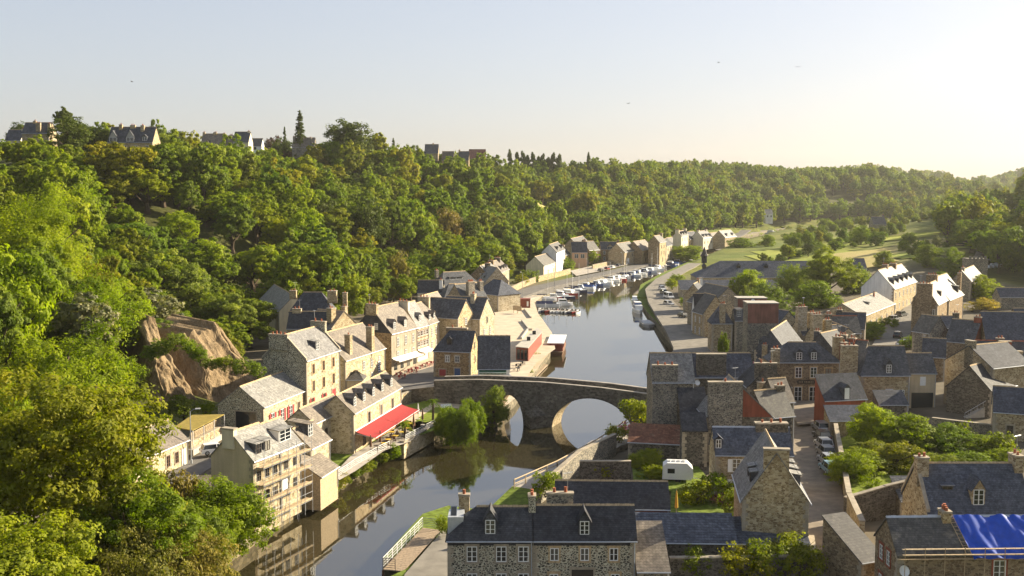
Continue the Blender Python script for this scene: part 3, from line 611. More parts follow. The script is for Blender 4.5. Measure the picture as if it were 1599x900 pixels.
for i, (px, py, d) in enumerate(((796, 226, 650), (808, 227, 655), (816, 229, 660), (824, 233, 665), (832, 231, 670), (840, 235, 675), (848, 234, 680), (856, 237, 685), (864, 232, 690), (873, 231, 695))):
    T(f'poplar{i % 2}', px, py, None, d, 'poplar', f'tall slim poplar on the skyline, {("first", "second", "third", "fourth", "fifth", "sixth", "seventh", "eighth", "ninth", "tenth")[i]} from the left end of the poplar row', group='row of poplars on the skyline', Rpx=5.5)
T('poplar0', 919, 231, None, 720, 'poplar', 'single slim poplar standing apart right of the skyline poplar row', Rpx=4.5)
# between bridge and garden, harbour, right bank
for px, py, d, rp, k, lb in ((705, 642, 164, 29, 'shrub', 'bright green riverside shrub left of the bridge, nearest the terrace'), (736, 630, 169, 24, 'shrub', 'leafy shrub between the bright riverside shrub and the bridge'), (726, 640, 163, 20, 'shrub', 'low shrub drooping to the water beside the bridge garden'), (772, 604, 177, 24, 'full1', 'dark shrub growing against the bridge wall')):
    T(k, px, py, .6, d, 'riverside_shrub', lb, 'shrub', Rpx=rp)
T('full_bright', 1072, 384, 1.5, 560, 'broadleaf_tree', 'round tree on the quay beside the long slate warehouse', Rpx=27)
T('full1', 1155, 372, 2, 610, 'broadleaf_tree', 'dark tree behind the warehouse, left of the two', Rpx=26)
T('full2', 1192, 378, 2, 620, 'broadleaf_tree', 'dark tree behind the warehouse, right of the two', Rpx=18)
T('full_bright', 1164, 421, 2.2, 330, 'broadleaf_tree', 'round sunlit tree before the warehouse', Rpx=34)
T('full0', 1158, 430, 2.2, 325, 'broadleaf_tree', 'dark tree in front of the warehouse, left side', Rpx=22)
T('full2', 1200, 446, 2.2, 310, 'broadleaf_tree', 'low dark tree before the warehouse behind the red-tiled gable', Rpx=36)
T('willow', 1240, 410, 2.8, 345, 'broadleaf_tree', 'drooping pale willow at the right end of the warehouse', Rpx=32)
T('big2', 1296, 388, 3, 352, 'broadleaf_tree', 'largest leafy tree, towering between the warehouse and the white house', Rpx=45)
T('full0', 1334, 408, 3, 356, 'broadleaf_tree', 'leafy tree at the right side of the towering tree', Rpx=28)
T('full1', 1270, 440, 2.8, 320, 'broadleaf_tree', 'dark lower tree in front of the towering tree', Rpx=40)
T('full_bright', 1372, 634, 2.8, 152, 'garden_tree', 'large bright yellow-green tree in the walled garden', Rpx=46)
T('full1', 1420, 650, 2.8, 150, 'garden_tree', 'leafy olive tree in the middle of the walled garden', Rpx=48)
T('full2', 1480, 665, 2.8, 150, 'garden_tree', 'leafy garden tree behind the chimney of the dormered house', Rpx=46)
T('full0', 1532, 690, 2.8, 148, 'garden_tree', 'low garden tree at the right end of the walled garden', Rpx=36)
T('full2', 1362, 690, 2.8, 143, 'garden_tree', 'green tree at the front left of the walled garden', Rpx=40)
for px, py, d, rp, k, lb in ((1345, 704, 137, 44, 'full1', 'front-row garden tree nearest the lane wall'), (1402, 694, 139, 52, 'full2', 'broad front-row garden tree, second from the lane'), (1458, 708, 138, 46, 'full0', 'front-row garden tree behind the dormered house chimney'), (1515, 712, 138, 46, 'full1', 'front-row garden tree above the dormered slate roof'), (1565, 722, 140, 36, 'full2', 'front-row garden tree at the right end of the garden')): T(k, px, py, 2.8, d, 'garden_tree', lb, Rpx=rp)
T('shrub', 1330, 714, 2.8, 133, 'round_shrub', 'big rounded shrub overhanging the lane beside the stone wall', 'shrub', Rpx=40)
T('shrub', 1012, 706, 2.4, 142, 'round_shrub', 'bright shrub beside the white caravan', 'shrub', Rpx=32)
T('shrub', 1022, 730, 2.4, 137, 'round_shrub', 'lower right bulge of shrub beside the white caravan', 'shrub', Rpx=24)
T('full_bright', 1357, 503, 4, 255, 'garden_tree', 'bright tree among the slate roofs beside the upper street', Rpx=27)
T('yellow', 1533, 466, 5, 300, 'yellow_tree', 'golden yellow-leaved tree among the roofs at the right', Rpx=26)
T('full2', 1535, 432, 5.5, 330, 'broadleaf_tree', 'dark tree right of the stone manor', Rpx=32)
T('full1', 1575, 460, 5.5, 315, 'broadleaf_tree', 'leafy tree near the right edge behind the golden tree', Rpx=30)
T('full0', 1465, 499, 4.5, 255, 'garden_tree', 'small leafy tree in a courtyard between the slate roofs', Rpx=17)
T('full0', 1590, 350, None, 380, 'broadleaf_tree', 'dark leafy tree at the right edge above the far blue roof', Rpx=36)
T('full_bright', 1236, 488, 3, 290, 'garden_tree', 'sparse bright tree behind the red-tiled gable', Rpx=20)
T('near2', 1130, 515, 2.5, 225, 'round_shrub', 'ivy-like shrub against the quay houses', 'shrub', Rpx=9)
# trees standing in the valley fields
for i, (px, py, d, rp, lb) in enumerate(((1290, 340, 800, 14, 'round lone tree at the edge of the far meadow'), (1320, 341, 830, 12, 'round tree beside the lone meadow tree'), (1345, 354, 690, 19, 'bushy tree in the middle of the valley fields'), (1370, 360, 640, 16, 'tree right of the bushy one in the valley fields'), (1380, 392, 500, 17, 'broad tree at the near edge of the straw field'),
        (1412, 376, 560, 11, 'bright small tree between the straw field and the green lawn'), (1420, 362, 640, 13, 'tree beside the bright green strip of meadow'), (1450, 382, 480, 24, 'dark tree at the right edge of the fields'), (1490, 390, 440, 28, 'dark tree below the road on the right'), (1240, 362, 760, 17, 'broad low tree by the river bend'), (1200, 367, 720, 12, 'tree at the bend of the river'), (1275, 362, 740, 10, 'small tree between the river bend and the meadow'), (1405, 420, 430, 20, 'tree behind the white-gabled house'), (1470, 425, 420, 16, 'tree behind the stone manor'))):
    T(f'full{i % 3}' if lb[:6] != 'bright' else 'full_bright', px, py, None, d, 'field_tree', lb, Rpx=rp)
# ================================================================ houses
FR = {'F': 0.0, 'R': math.pi / 2, 'L': -math.pi / 2, 'B': math.pi}
_cache = {}
def win_meshes(w, h, style):
    """meshes of a window or door: list of (name, mesh, [children]) in a frame with x along the wall and -y outwards, z from the sill up"""
    k = (round(w, 2), round(h, 2), style)
    if k in _cache: return _cache[k]
    st = style.split('+'); base = st[0]; fr = {'white': 'white_paint', 'dark': 'dark_frame', 'brown': 'brown_wood', 'blue': 'blue_paint', 'red': 'red_paint', 'grey': 'grey_paint'}.get(base, 'white_paint')
    out = []
    mb = MB()
    if base in ('door', 'reddoor', 'bluedoor', 'whitedoor', 'garage', 'dark_panel', 'shut', 'blind'):
        mat = {'door': 'brown_wood', 'reddoor': 'red_paint', 'bluedoor': 'blue_paint', 'whitedoor': 'white_paint', 'garage': 'white_paint', 'dark_panel': 'glass', 'shut': 'white_paint', 'blind': 'white_paint'}[base]
        mb.box(-w / 2, w / 2, -.03, .1, 0, h, 0)
        n = max(2, int(w / .3))
        if base != 'dark_panel':
            for i in range(n + 1):
                x = -w / 2 + w * i / n; mb.box(x - .02, x + .02, -.045, -.03, .02, h - .02, 0)
            if base in ('shut', 'garage', 'blind'):
                for i in range(1, 5): mb.box(-w / 2, w / 2, -.05, -.03, h * i / 5 - .02, h * i / 5 + .02, 0)
        out.append(('shutter' if base in ('shut', 'blind') else 'door', mb.mesh('door', M[mat]), []))
    else:
        mb.face([(-w / 2, -.015, 0), (w / 2, -.015, 0), (w / 2, -.015, h), (-w / 2, -.015, h)], 0)
        f = MB(); t = .07
        f.box(-w / 2, -w / 2 + t, -.05, 0, 0, h); f.box(w / 2 - t, w / 2, -.05, 0, 0, h); f.box(-w / 2 + t, w / 2 - t, -.05, 0, 0, t); f.box(-w / 2 + t, w / 2 - t, -.05, 0, h - t, h)
        if w > .55: f.box(-.045, .045, -.055, -.002, t, h - t)
        nb = 3 if h > 1.25 else 2
        for i in range(1, nb):
            z = h * i / nb
            f.box(-w / 2 + t, (-.045 if w > .55 else w / 2 - t), -.045, -.002, z - .02, z + .02)
            if w > .55: f.box(.045, w / 2 - t, -.045, -.002, z - .02, z + .02)
        ch = [('window_frame', f.mesh('window_frame', M[fr]), [])]
        out.append(('window', mb.mesh('window', M['glass']), ch))
    if 'plain' not in st:
        s = MB(); a = .16; sm = 'tan_stone' if 'tan' in st else 'brick_red' if 'brick' in st else 'granite'
        s.box(-w / 2 - a, -w / 2, -.06, .04, -.02, h + .02); s.box(w / 2, w / 2 + a, -.06, .04, -.02, h + .02); s.box(-w / 2 - a - .06, w / 2 + a + .06, -.07, .04, h + .02, h + .24)
        if base not in ('door', 'reddoor', 'bluedoor', 'whitedoor', 'garage', 'dark_panel'): s.box(-w / 2 - a, w / 2 + a, -.13, .04, -.16, -.02)
        out.append(('window_surround', s.mesh('window_surround', M[sm]), []))
    for q in st[1:]:
        if q.startswith('shut'):
            cm = {'shutred': 'red_paint', 'shutwhite': 'white_paint', 'shutblue': 'blue_paint', 'shutbrown': 'brown_wood'}[q]
            for sx in (-1, 1):
                b = MB(); x0 = sx * (w / 2 + .05 + w / 4); b.box(x0 - w / 4, x0 + w / 4, -.115, -.075, 0, h); b.box(x0 - w / 4, x0 + w / 4, -.13, -.115, h * .2, h * .26); b.box(x0 - w / 4, x0 + w / 4, -.13, -.115, h * .74, h * .8)
                out.append(('shutter', b.mesh('shutter', M[cm]), []))
        if q == 'box': b = MB(); b.box(-w / 2, w / 2, -.4, -.14, -.05, .3); out.append(('flower_box', b.mesh('flower_box', M['flower_pink']), []))
    _cache[k] = out; return out
class House: pass
def frame_pt(h, face, u, v, z):
    W, D = h.W, h.D
    return {'F': (u, v, z), 'R': (W - v, u, z), 'L': (v, D - u, z), 'B': (W - u, D - v, z)}[face]
def add_window(h, face, u, z, w, ht, style, parent=None, v=0.0):
    for nm, me, ch in win_meshes(w, ht, style):
        o = put(nm, me, h.root, frame_pt(h, face, u, v, z), FR[face])
        for n2, m2, _ in ch: put(n2, m2, o)
def add_dormer(h, face, u, v, w, ht, gh=.6, style='white+plain', wall=None, shed=False):
    tp = h.tp; z0 = h.hw + tp * v; mb = MB(); hw = w / 2; back = ht / tp
    mb.face([(-hw, 0, -.25), (hw, 0, -.25), (hw, 0, ht), (-hw, 0, ht)], 0)
    mb.face([(hw, 0, -.25), (hw, back, ht), (hw, 0, ht)], 0); mb.face([(-hw, 0, ht), (-hw, back, ht), (-hw, 0, -.25)], 0)
    e = .14
    if shed:
        b2 = (ht + .25) / tp; mb.slab([(-hw - e, -.2, ht - .02), (hw + e, -.2, ht - .02), (hw + e, b2 + .6, ht + .3), (-hw - e, b2 + .6, ht + .3)], .08, 1)
    else:
        mb.face([(-hw, 0, ht), (hw, 0, ht), (0, 0, ht + gh)], 0); rb = (ht + gh) / tp; ez = ht - gh * e / hw
        mb.slab([(-hw - e, -.18, ez), (0, -.18, ht + gh), (0, rb, ht + gh), (-hw - e, back, ez)], .07, 1)
        mb.slab([(0, -.18, ht + gh + .01), (hw + e, -.18, ez + .01), (hw + e, back, ez + .01), (0, rb, ht + gh + .01)], .07, 1)
    o = mb.build('dormer', [wall or M['slate'], h.roofm], h.root, frame_pt(h, face, u, v, z0), FR[face])
    ww, wh = w - .24, ht - .12
    for nm, me, ch in win_meshes(ww, wh, style):
        q = put(nm, me, o, (0, -.01, .02))
        for n2, m2, _ in ch: q2 = put('window_frame', m2, o, (0, -.012, .02))
    return o
def add_chimney(h, x, y, w, d, z0, z1, pots=2, mat=None, along='x'):
    mb = MB(); mb.box(x - w / 2, x + w / 2, y - d / 2, y + d / 2, z0, z1 - .18); mb.box(x - w / 2 - .07, x + w / 2 + .07, y - d / 2 - .07, y + d / 2 + .07, z1 - .18, z1, 1)
    c = mb.build('chimney', [mat or h.chm, M['granite']], h.root)
    for i in range(pots):
        f = (i + .5) / pots - .5; px, py = (x + f * w * .85, y) if w >= d else (x, y + f * d * .85)
        b = MB(); hh = .26 + .10 * ((i * 7 + int(x * 3)) % 3); b.lathe([(.15, 0), (.12, hh), (.15, hh), (.15, hh + .06), (.0, hh + .06)], n=8); b.build('chimney_pot', M['terracotta'], c, (px, py, z1 - .001))
    global _nch
    _nch += 1
    if _nch % 3 == 0 and pots:
        b = MB(); b.tube([(0, 0, -.3), (0, 0, 1.9)], .022, 4); b.tube([(-.5, 0, 1.8), (.55, 0, 1.8)], .016, 4)
        for i in range(6): b.tube([(-.45 + i * .18, -.3 + .02 * i, 1.8), (-.45 + i * .18, .3 - .02 * i, 1.8)], .012, 4)
        b.build('aerial', M['steel'], c, (x + w * .3, y + d * .3, z1), .6)
    return c
_nch = 0
def add_skylight(h, face, u, v, w=.7, l=1.0, mat='glass'):
    tp = h.tp; mb = MB(); c = math.cos(math.atan(tp)); a = .1
    P = [(-w / 2, 0, .08), (w / 2, 0, .08), (w / 2, l * c, l * c * tp + .08), (-w / 2, l * c, l * c * tp + .08)]
    mb.slab(P, .16, 1, 1); i = .07
    mb.face([(-w / 2 + i, i, i * tp + .09), (w / 2 - i, i, i * tp + .09), (w / 2 - i, l * c - i, (l * c - i) * tp + .09), (-w / 2 + i, l * c - i, (l * c - i) * tp + .09)], 0)
    mb.build('skylight', [M[mat], M['grey_paint']], h.root, frame_pt(h, face, u, v, h.hw + tp * v), FR[face])
def dish(h, p, r=.45):
    mb = MB(); mb.lathe([(0, 0), (r * .5, .04), (r * .85, .12), (r, .2)], n=12); mb.tube([(0, 0, 0), (0, 0, -.35)], .03, 5); mb.tube([(0, 0, .05), (0, 0, .45)], .015, 4)
    o = mb.build('satellite_dish', M['white_metal'], h.root, p); o.rotation_euler = (1.15, 0, .25)
HOUSES = {}
def house(name, label, A, B, hw, Rg=None, tp=1.0, kind='gable', D=None, zg=None, wall='rubble_tan', roof='slate', apex=None, L=None, wins=(), dorm=(), chim=(), sky=(), cat='house', ov=.22, ridge='tan_stone', gutter=True, hipw=None, cope=None, base=None, group=None, chm=None, gable_wall=None, zoff=0):
    z = 2.4 if zg is None else zg
    for _ in range(6 if zg is None else 1):
        A3, B3 = at(*A, z + hw), at(*B, z + hw)
        if zg is None: z = th((A3.x + B3.x) / 2, (A3.y + B3.y) / 2 + 2)
    h = House(); h.z = z; h.hw = hw; X = Vector((B3.x - A3.x, B3.y - A3.y, 0)); W = h.W = X.length; X.normalize(); Y = Vector((-X.y, X.x, 0)); h.X, h.Y, h.A = X, Y, A3
    c = (CAM - A3).dot(Y); ze = z + hw
    if kind == 'front':
        d = ray(*apex); t = -c / d.dot(Y); rh = (CAM + d * t).z - ze; tp = rh / (W / 2); D = L
        h.ax = (CAM + d * t - A3).dot(X)
    elif D is None:
        d = ray(*Rg); t = (ze - CAMH + tp * c) / (d.z - tp * d.dot(Y)); y = c + d.dot(Y) * t; D = y if kind == 'mono' else 2 * y
    if not (2 < D < 32): print('HOUSE depth odd', name, label, round(D, 1)); D = min(max(D, 3.5), 12)
    h.D = D; h.tp = tp; h.kind = kind; h.roofm = M[roof]; h.wallm = M[wall]; h.chm = M[chm or wall]
    h.root = empty(name, (A3.x, A3.y, z), math.atan2(X.y, X.x), label, cat, group); r = h.root
    print(f'{name[:16]:16s} W{W:5.1f} D{D:5.1f} d{A3.y:5.0f} z{z:4.1f} | {label[:60]}')
    rh = {'gable': tp * D / 2, 'hip': tp * D / 2, 'hipL': tp * D / 2, 'hipR': tp * D / 2, 'mono': tp * D, 'front': tp * W / 2, 'flat': 0}[kind]; h.rh = rh; top = hw + rh
    wb = MB()
    lo = -1.6
    if kind in ('gable', 'hip', 'hipL', 'hipR'):
        sL, sR = kind in ('gable', 'hipR'), kind in ('gable', 'hipL')
        wb.face([(0, 0, lo), (W, 0, lo), (W, 0, hw), (0, 0, hw)]); wb.face([(W, D, lo), (0, D, lo), (0, D, hw), (W, D, hw)])
        wb.face([(W, 0, lo), (W, D, lo), (W, D, hw)] + ([(W, D / 2, top)] if sR else []) + [(W, 0, hw)], 1); wb.face([(0, D, lo), (0, 0, lo), (0, 0, hw)] + ([(0, D / 2, top)] if sL else []) + [(0, D, hw)], 1)
    elif kind == 'front':
        wb.face([(0, 0, lo), (W, 0, lo), (W, 0, hw), (W / 2, 0, top), (0, 0, hw)], 1); wb.face([(W, D, lo), (0, D, lo), (0, D, hw), (W / 2, D, top), (W, D, hw)], 1)
        wb.face([(W, 0, lo), (W, D, lo), (W, D, hw), (W, 0, hw)]); wb.face([(0, D, lo), (0, 0, lo), (0, 0, hw), (0, D, hw)])
    elif kind in ('mono', 'flat'):
        wb.face([(0, 0, lo), (W, 0, lo), (W, 0, hw), (0, 0, hw)]); wb.face([(W, D, lo), (0, D, lo), (0, D, top), (W, D, top)]); wb.face([(W, 0, lo), (W, D, lo), (W, D, top), (W, 0, hw)], 1); wb.face([(0, D, lo), (0, 0, lo), (0, 0, hw), (0, D, top)], 1)
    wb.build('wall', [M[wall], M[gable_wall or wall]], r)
    if wall.startswith('rubble') and kind != 'flat' and A3.y < 420:
        n = max(2, int(hw / .42)); L_, R_ = MB(), MB()
        for i in range(n):
            z0, z1 = i * hw / n + .02, (i + 1) * hw / n - .02; a_, c_ = (.55, .32) if i % 2 else (.32, .55)
            L_.box(-.028, a_, -.03, .0, z0, z1); L_.box(-.03, 0, .0, c_, z0, z1); R_.box(W - a_, W + .028, -.03, .0, z0, z1); R_.box(W, W + .03, .0, c_, z0, z1)
        L_.build('corner_stones', M['granite'], r); R_.build('corner_stones', M['granite'], r)
    if base: b = MB(); b.box(-.03, W + .03, -.03, D + .03, lo, base[1]); b.build('plinth', M[base[0]], r)
    rb = MB(); th_ = .14; og = .12; up = .1
    if kind == 'gable':
        rb.slab([(-og, -ov, hw - tp * ov + up), (W + og, -ov, hw - tp * ov + up), (W + og, D / 2, top + up), (-og, D / 2, top + up)], th_)
        rb.slab([(W + og, D + ov, hw - tp * ov + up), (-og, D + ov, hw - tp * ov + up), (-og, D / 2, top + up - .002), (W + og, D / 2, top + up - .002)], th_)
        rx0, rx1 = -og, W + og
    elif kind in ('hip', 'hipL', 'hipR'):
        hx = hipw or D / 2 * .9; a = hx if kind in ('hip', 'hipL') else -og; b = W - hx if kind in ('hip', 'hipR') else W + og; e = hw - tp * ov + up; l, q = (-ov if a > 0 else -og), (W + ov if b < W else W + og)
        rb.slab([(l, -ov, e), (q, -ov, e), (b, D / 2, top + up), (a, D / 2, top + up)], th_); rb.slab([(q, D + ov, e), (l, D + ov, e), (a, D / 2, top + up - .002), (b, D / 2, top + up - .002)], th_)
        if a > 0: rb.slab([(l, D + ov, e), (l, -ov, e), (a, D / 2, top + up)], th_)
        if b < W: rb.slab([(q, -ov, e), (q, D + ov, e), (b, D / 2, top + up)], th_)
        rx0, rx1 = a, b
    elif kind == 'front':
        e = hw - tp * ov + up
        rb.slab([(-ov, D + og, e), (-ov, -og, e), (W / 2, -og, top + up), (W / 2, D + og, top + up)], th_); rb.slab([(W + ov, -og, e), (W + ov, D + og, e), (W / 2, D + og, top + up - .002), (W / 2, -og, top + up - .002)], th_)
    elif kind == 'mono': rb.slab([(-og, -ov, hw - tp * ov + up), (W + og, -ov, hw - tp * ov + up), (W + og, D + .1, top + tp * .1 + up), (-og, D + .1, top + tp * .1 + up)], th_)
    elif kind == 'flat': rb.slab([(-og, -og, hw + up), (W + og, -og, hw + up), (W + og, D + og, hw + up), (-og, D + og, hw + up)], th_)
    roofo = rb.build('roof', M[roof], r)
    if ridge:
        mb = MB()
        if kind in ('gable', 'hip', 'hipL', 'hipR'): n = max(3, int((rx1 - rx0) / .45)); [mb.prism([(rx0 + (rx1 - rx0) * i / n, D / 2 - .14, top + .03), (rx0 + (rx1 - rx0) * i / n, D / 2, top + .2 + .02 * (i % 2)), (rx0 + (rx1 - rx0) * i / n, D / 2 + .14, top + .03)], ((rx1 - rx0) / n * .96, 0, 0)) for i in range(n)]
        elif kind == 'front': mb.prism([(W / 2 - .14, -og, top + .03), (W / 2, -og, top + .2), (W / 2 + .14, -og, top + .03)], (0, D + 2 * og, 0))
        if mb.f: mb.build('ridge_tiles', M[ridge], roofo)
    if gutter:
        mb = MB(); z1 = hw - tp * ov + .02
        if kind in ('gable', 'hip', 'hipL', 'hipR', 'mono'): mb.tube([(-og, -ov - .05, z1), (W + og, -ov - .05, z1)], .07, 6); mb.tube([(W - .12, -.08, z1), (W - .12, -.08, 0)], .05, 5)
        elif kind == 'front':
            for sx, xx in ((-1, -ov - .05), (1, W + ov + .05)): mb.tube([(xx, -og, z1), (xx, D + og, z1)], .07, 6)
        if mb.f: mb.build('gutter', M['zinc'], roofo)
    if cope:
        mb = MB()
        for x0 in ([0, W] if cope == 'LR' else [0] if cope == 'L' else [W]):
            for s in (0, 1):
                y0, y1 = (-.1, D / 2) if s == 0 else (D + .1, D / 2); mb.prism([(x0 - .18, y0, hw + .02), (x0 - .18, y1, top + .05), (x0 - .18, y1, top + .42), (x0 - .18, y0, hw + .34)], (.36, 0, 0))
        mb.build('gable_coping', M['granite'], r)
    for wspec in wins:
        face, us, zb, w, ht, st = wspec; span = W if face in 'FB' else D
        for u in (us if isinstance(us, (list, tuple)) else [(i + .5) / us for i in range(us)]): add_window(h, face, u * span, zb, w, ht, st)
    for ds in dorm:
        face, us, v, w, ht = ds[:5]; span = W if face in 'FB' else D; kw = ds[5] if len(ds) > 5 else {}
        for u in (us if isinstance(us, (list, tuple)) else [(i + .5) / us for i in range(us)]): add_dormer(h, face, u * span, v, w, ht, **kw)
    for cs in chim:
        u, v, w, d, up_ = cs[:5]; x, y = u * W, v * D
        rz = {'front': hw + tp * min(x, W - x), 'mono': hw + tp * y, 'flat': hw}.get(kind, hw + tp * min(y, D - y)) if 0 <= x <= W and 0 <= y <= D else hw
        lowz = cs[7] if len(cs) > 7 else max(rz - 1.5, hw - 1); add_chimney(h, x, y, w, d, lowz, top + up_, cs[5] if len(cs) > 5 else 2, M[cs[6]] if len(cs) > 6 and cs[6] else None)
    for s_ in sky:
        face, u, v = s_[:3]; add_skylight(h, face, u * (W if face in 'FB' else D), v, *(s_[3:]))
    HOUSES[label] = h; return h
H_ = house
def lp(h, px, py, z):      # pixel at height z to the house's own axes
    q = at(px, py, h.z + z) - h.A; return q.dot(h.X), q.dot(h.Y)
# ---------------------------------------------------------------- right bank, foreground
a = H_('stone_house', 'speckled stone house at the bottom with dark hipped left end and white double windows', (699, 842), (832, 842), 5.4, (780, 792), 1.0, 'hipL', zg=2.2, wall='rubble_speckle', roof='slate_dark', hipw=2.6,
  wins=[('F', [.285, .63], 3.25, .95, 1.45, 'white'), ('F', [.93 - .04], 3.25, .95, 1.45, 'white'), ('F', [.285, .63, .89], .7, .95, 1.45, 'white')], dorm=[('F', [.5], .35, 1.15, 1.45, {'gh': .9, 'style': 'white+plain'})], sky=[('F', .06, 1.5, .6, 1.2)])
mb = MB(); mb.box(-.02, a.W, -.05, 0, 4.8, 5.25); mb.build('fascia', M['slate_dark'], a.root)
add_chimney(a, 1.35, a.D * .9, 1.0, .6, 4.5, a.hw + a.rh + .75, 1, M['rubble_tan'])
mb = MB(); mb.box(-.05, 1.4, a.D * .25, a.D * .8, 5.5, 7.1, 0); mb.build('roof_box', M['zinc'], a.root)
a = H_('stone_house', 'speckled stone house at the bottom with three small-paned windows and gable end', (833, 842), (993, 842), 5.4, (910, 790), 1.0, 'gable', zg=2.2, wall='rubble_speckle', roof='slate_dark',
  wins=[('F', [.205, .5, .785], 3.35, .8, 1.2, 'white+tan'), ('F', [.2, .8], .9, .8, 1.2, 'white+tan'), ('F', [.48], .3, 2.0, 2.2, 'dark_panel')], dorm=[('F', [.5], .3, 1.1, 1.4, {'gh': .95})],
  chim=[(-.01, .5, .65, 1.2, 1.1, 2), (.27, .62, 2.5, .7, 1.15, 2, 'rubble_grey')])
mb = MB(); mb.box(0, a.W - .5, -.05, 0, 4.8, 5.25); mb.build('fascia', M['slate_dark'], a.root)
H_('lean_to', 'rust-brown lean-to roof falling towards the viewer beside the speckled house', (996, 892), (1045, 892), 2.6, (1012, 816), .45, 'mono', zg=2.3, wall='rubble_grey', roof='slate_brown', ridge=None, cat='shed')
H_('garden_shed', 'dark slate barn with thin red fascia behind the speckled stone house', (868, 792), (1045, 794), 3.3, (950, 752), .85, 'gable', zg=2.4, wall='brick_red', roof='slate_dark', cat='barn')
H_('low_outbuilding', 'low blue slate roof behind the garden wall at the foot of the big gable', (995, 846), (1150, 848), 2.2, (1060, 803), .42, 'mono', zg=2.5, wall='rubble_dark', roof='slate_blue', cat='outbuilding', ridge=None)
H_('low_outbuilding', 'short slate lean-to under the base of the gable with shoulder chimney', (1151, 848), (1263, 848), 1.9, (1200, 826), .42, 'mono', zg=2.5, wall='rubble_dark', roof='slate_blue', cat='outbuilding', ridge=None, sky=[('F', .38, .6)])
a = H_('gable_house', 'tall stone gable with wide shoulder chimney, dormers down both roof slopes, beside the lane', (1160, 780), (1263, 783.5), 5.8, kind='front', apex=(1213, 708), L=10.5, zg=2.6, wall='rubble_tan', roof='slate_pale',
  dorm=[('R', [.18, .42, .66], .75, 1.3, 1.3, {'shed': True, 'style': 'dark+plain'}), ('L', [.6, .82], .9, 1.2, 1.2, {'shed': True, 'style': 'dark+plain'})])
add_chimney(a, a.W / 2 + .0, .32, 2.5, .66, 5.6, a.hw + a.rh + .45, 0)
a = H_('stone_house', 'blue slate house with white shutters, standing right of the caravan', (1118, 709), (1238, 710), 5.2, (1150, 668), 1.0, zg=2.6, wall='rubble_tan', roof='slate_blue', ridge='zinc',
  wins=[('F', [.27, .55], 3.0, 1.0, 1.6, 'white+plain+shutwhite'), ('F', [.27, .55], .5, 1.0, 1.6, 'white+plain+shutwhite')], dorm=[('F', [.04], .55, .9, 1.2, {'gh': .4})], chim=[(.77, .5, 3.9, 1.1, .7, 3, 'rubble_dark')])
a = H_('gable_house', 'dark stone gable with huge chimney block and red-hung right side, above the caravan garden', (1104, 652), (1207, 652), 6.2, kind='front', apex=(1150, 602), L=8, zg=2.6, wall='rubble_dark', roof='slate_pale', sky=[('R', .3, 1.0, .9, 1.2), ('R', .5, 1.0, .9, 1.2), ('R', .7, 1.0, .9, 1.2)])
x0, y0 = lp(a, 1107, 650, 6.5); x1, _ = lp(a, 1158, 648, 6.5); add_chimney(a, (x0 + x1) / 2, .25, x1 - x0, .9, 4.5, a.hw + a.rh + .5, 1, M['rubble_grey'])
mb = MB(); mb.face([(x1 + .1, -.03, 6.25), (a.W - .15, -.03, 6.25), (x1 + .1, -.03, 6.2 + a.tp * (a.W - x1 - .3))]); mb.build('tile_hanging', M['brick_red'], a.root)
H_('lean_to', 'dark wing with sloping stone wall joining the left side of the red-hung gable', (1066, 672), (1104, 672), 5.0, (1086, 646), .8, 'mono', zg=2.6, wall='rubble_dark', roof='slate_dark', ridge=None, gutter=False, cat='outbuilding')
H_('tall_shed', 'black slate-roofed block between the riverside tower gable and the broad dark gable', (1064, 652), (1106, 652), 5.0, (1080, 606), .9, 'mono', zg=2.6, wall='rubble_dark', roof='slate_dark', cat='shed', ridge=None)
H_('garden_shed', 'shed with rusty red-brown roof by the towpath below the riverside tower', (981, 690), (1064, 694), 2.4, (1030, 664), .4, 'mono', zg=2.5, wall='rubble_dark', roof='rust_roof', cat='shed', ridge=None, wins=[('F', [.45], .5, 1.2, 1.2, 'dark+plain')], sky=[('F', .82, 1.3, 1.5, 1.2, 'white_paint')])
a = H_('tower_house', 'narrow tall stone chimney gable at the bridge end, like a tower over the river', (1019, 596), (1084, 596), 9.4, (1060, 560), 1.1, 'gable', D=6.5, zg=2.6, wall='rubble_grey', roof='slate_pale', chm='rubble_grey')
x0, _ = lp(a, 1058, 596, 9.4); add_chimney(a, x0 / 2, .3, x0, .8, -1, a.hw + 2.4, 3)
a = H_('stone_house', 'stone house with very wide chimney block and blue roof, behind the tower gable', (1086, 588), (1176, 588), 6.6, (1150, 552), 1.15, 'gable', zg=2.6, wall='rubble_dark', roof='slate_blue', sky=[('F', .72, 1.3, .9, 1.1), ('F', .84, 1.3, .9, 1.1)])
dish(a, (.2, -.4, 5.6)); x0, _ = lp(a, 1088, 588, 6.6); x1, _ = lp(a, 1134, 588, 6.6); add_chimney(a, (x0 + x1) / 2, .5, x1 - x0, .9, 1, a.hw + a.rh + .35, 0)
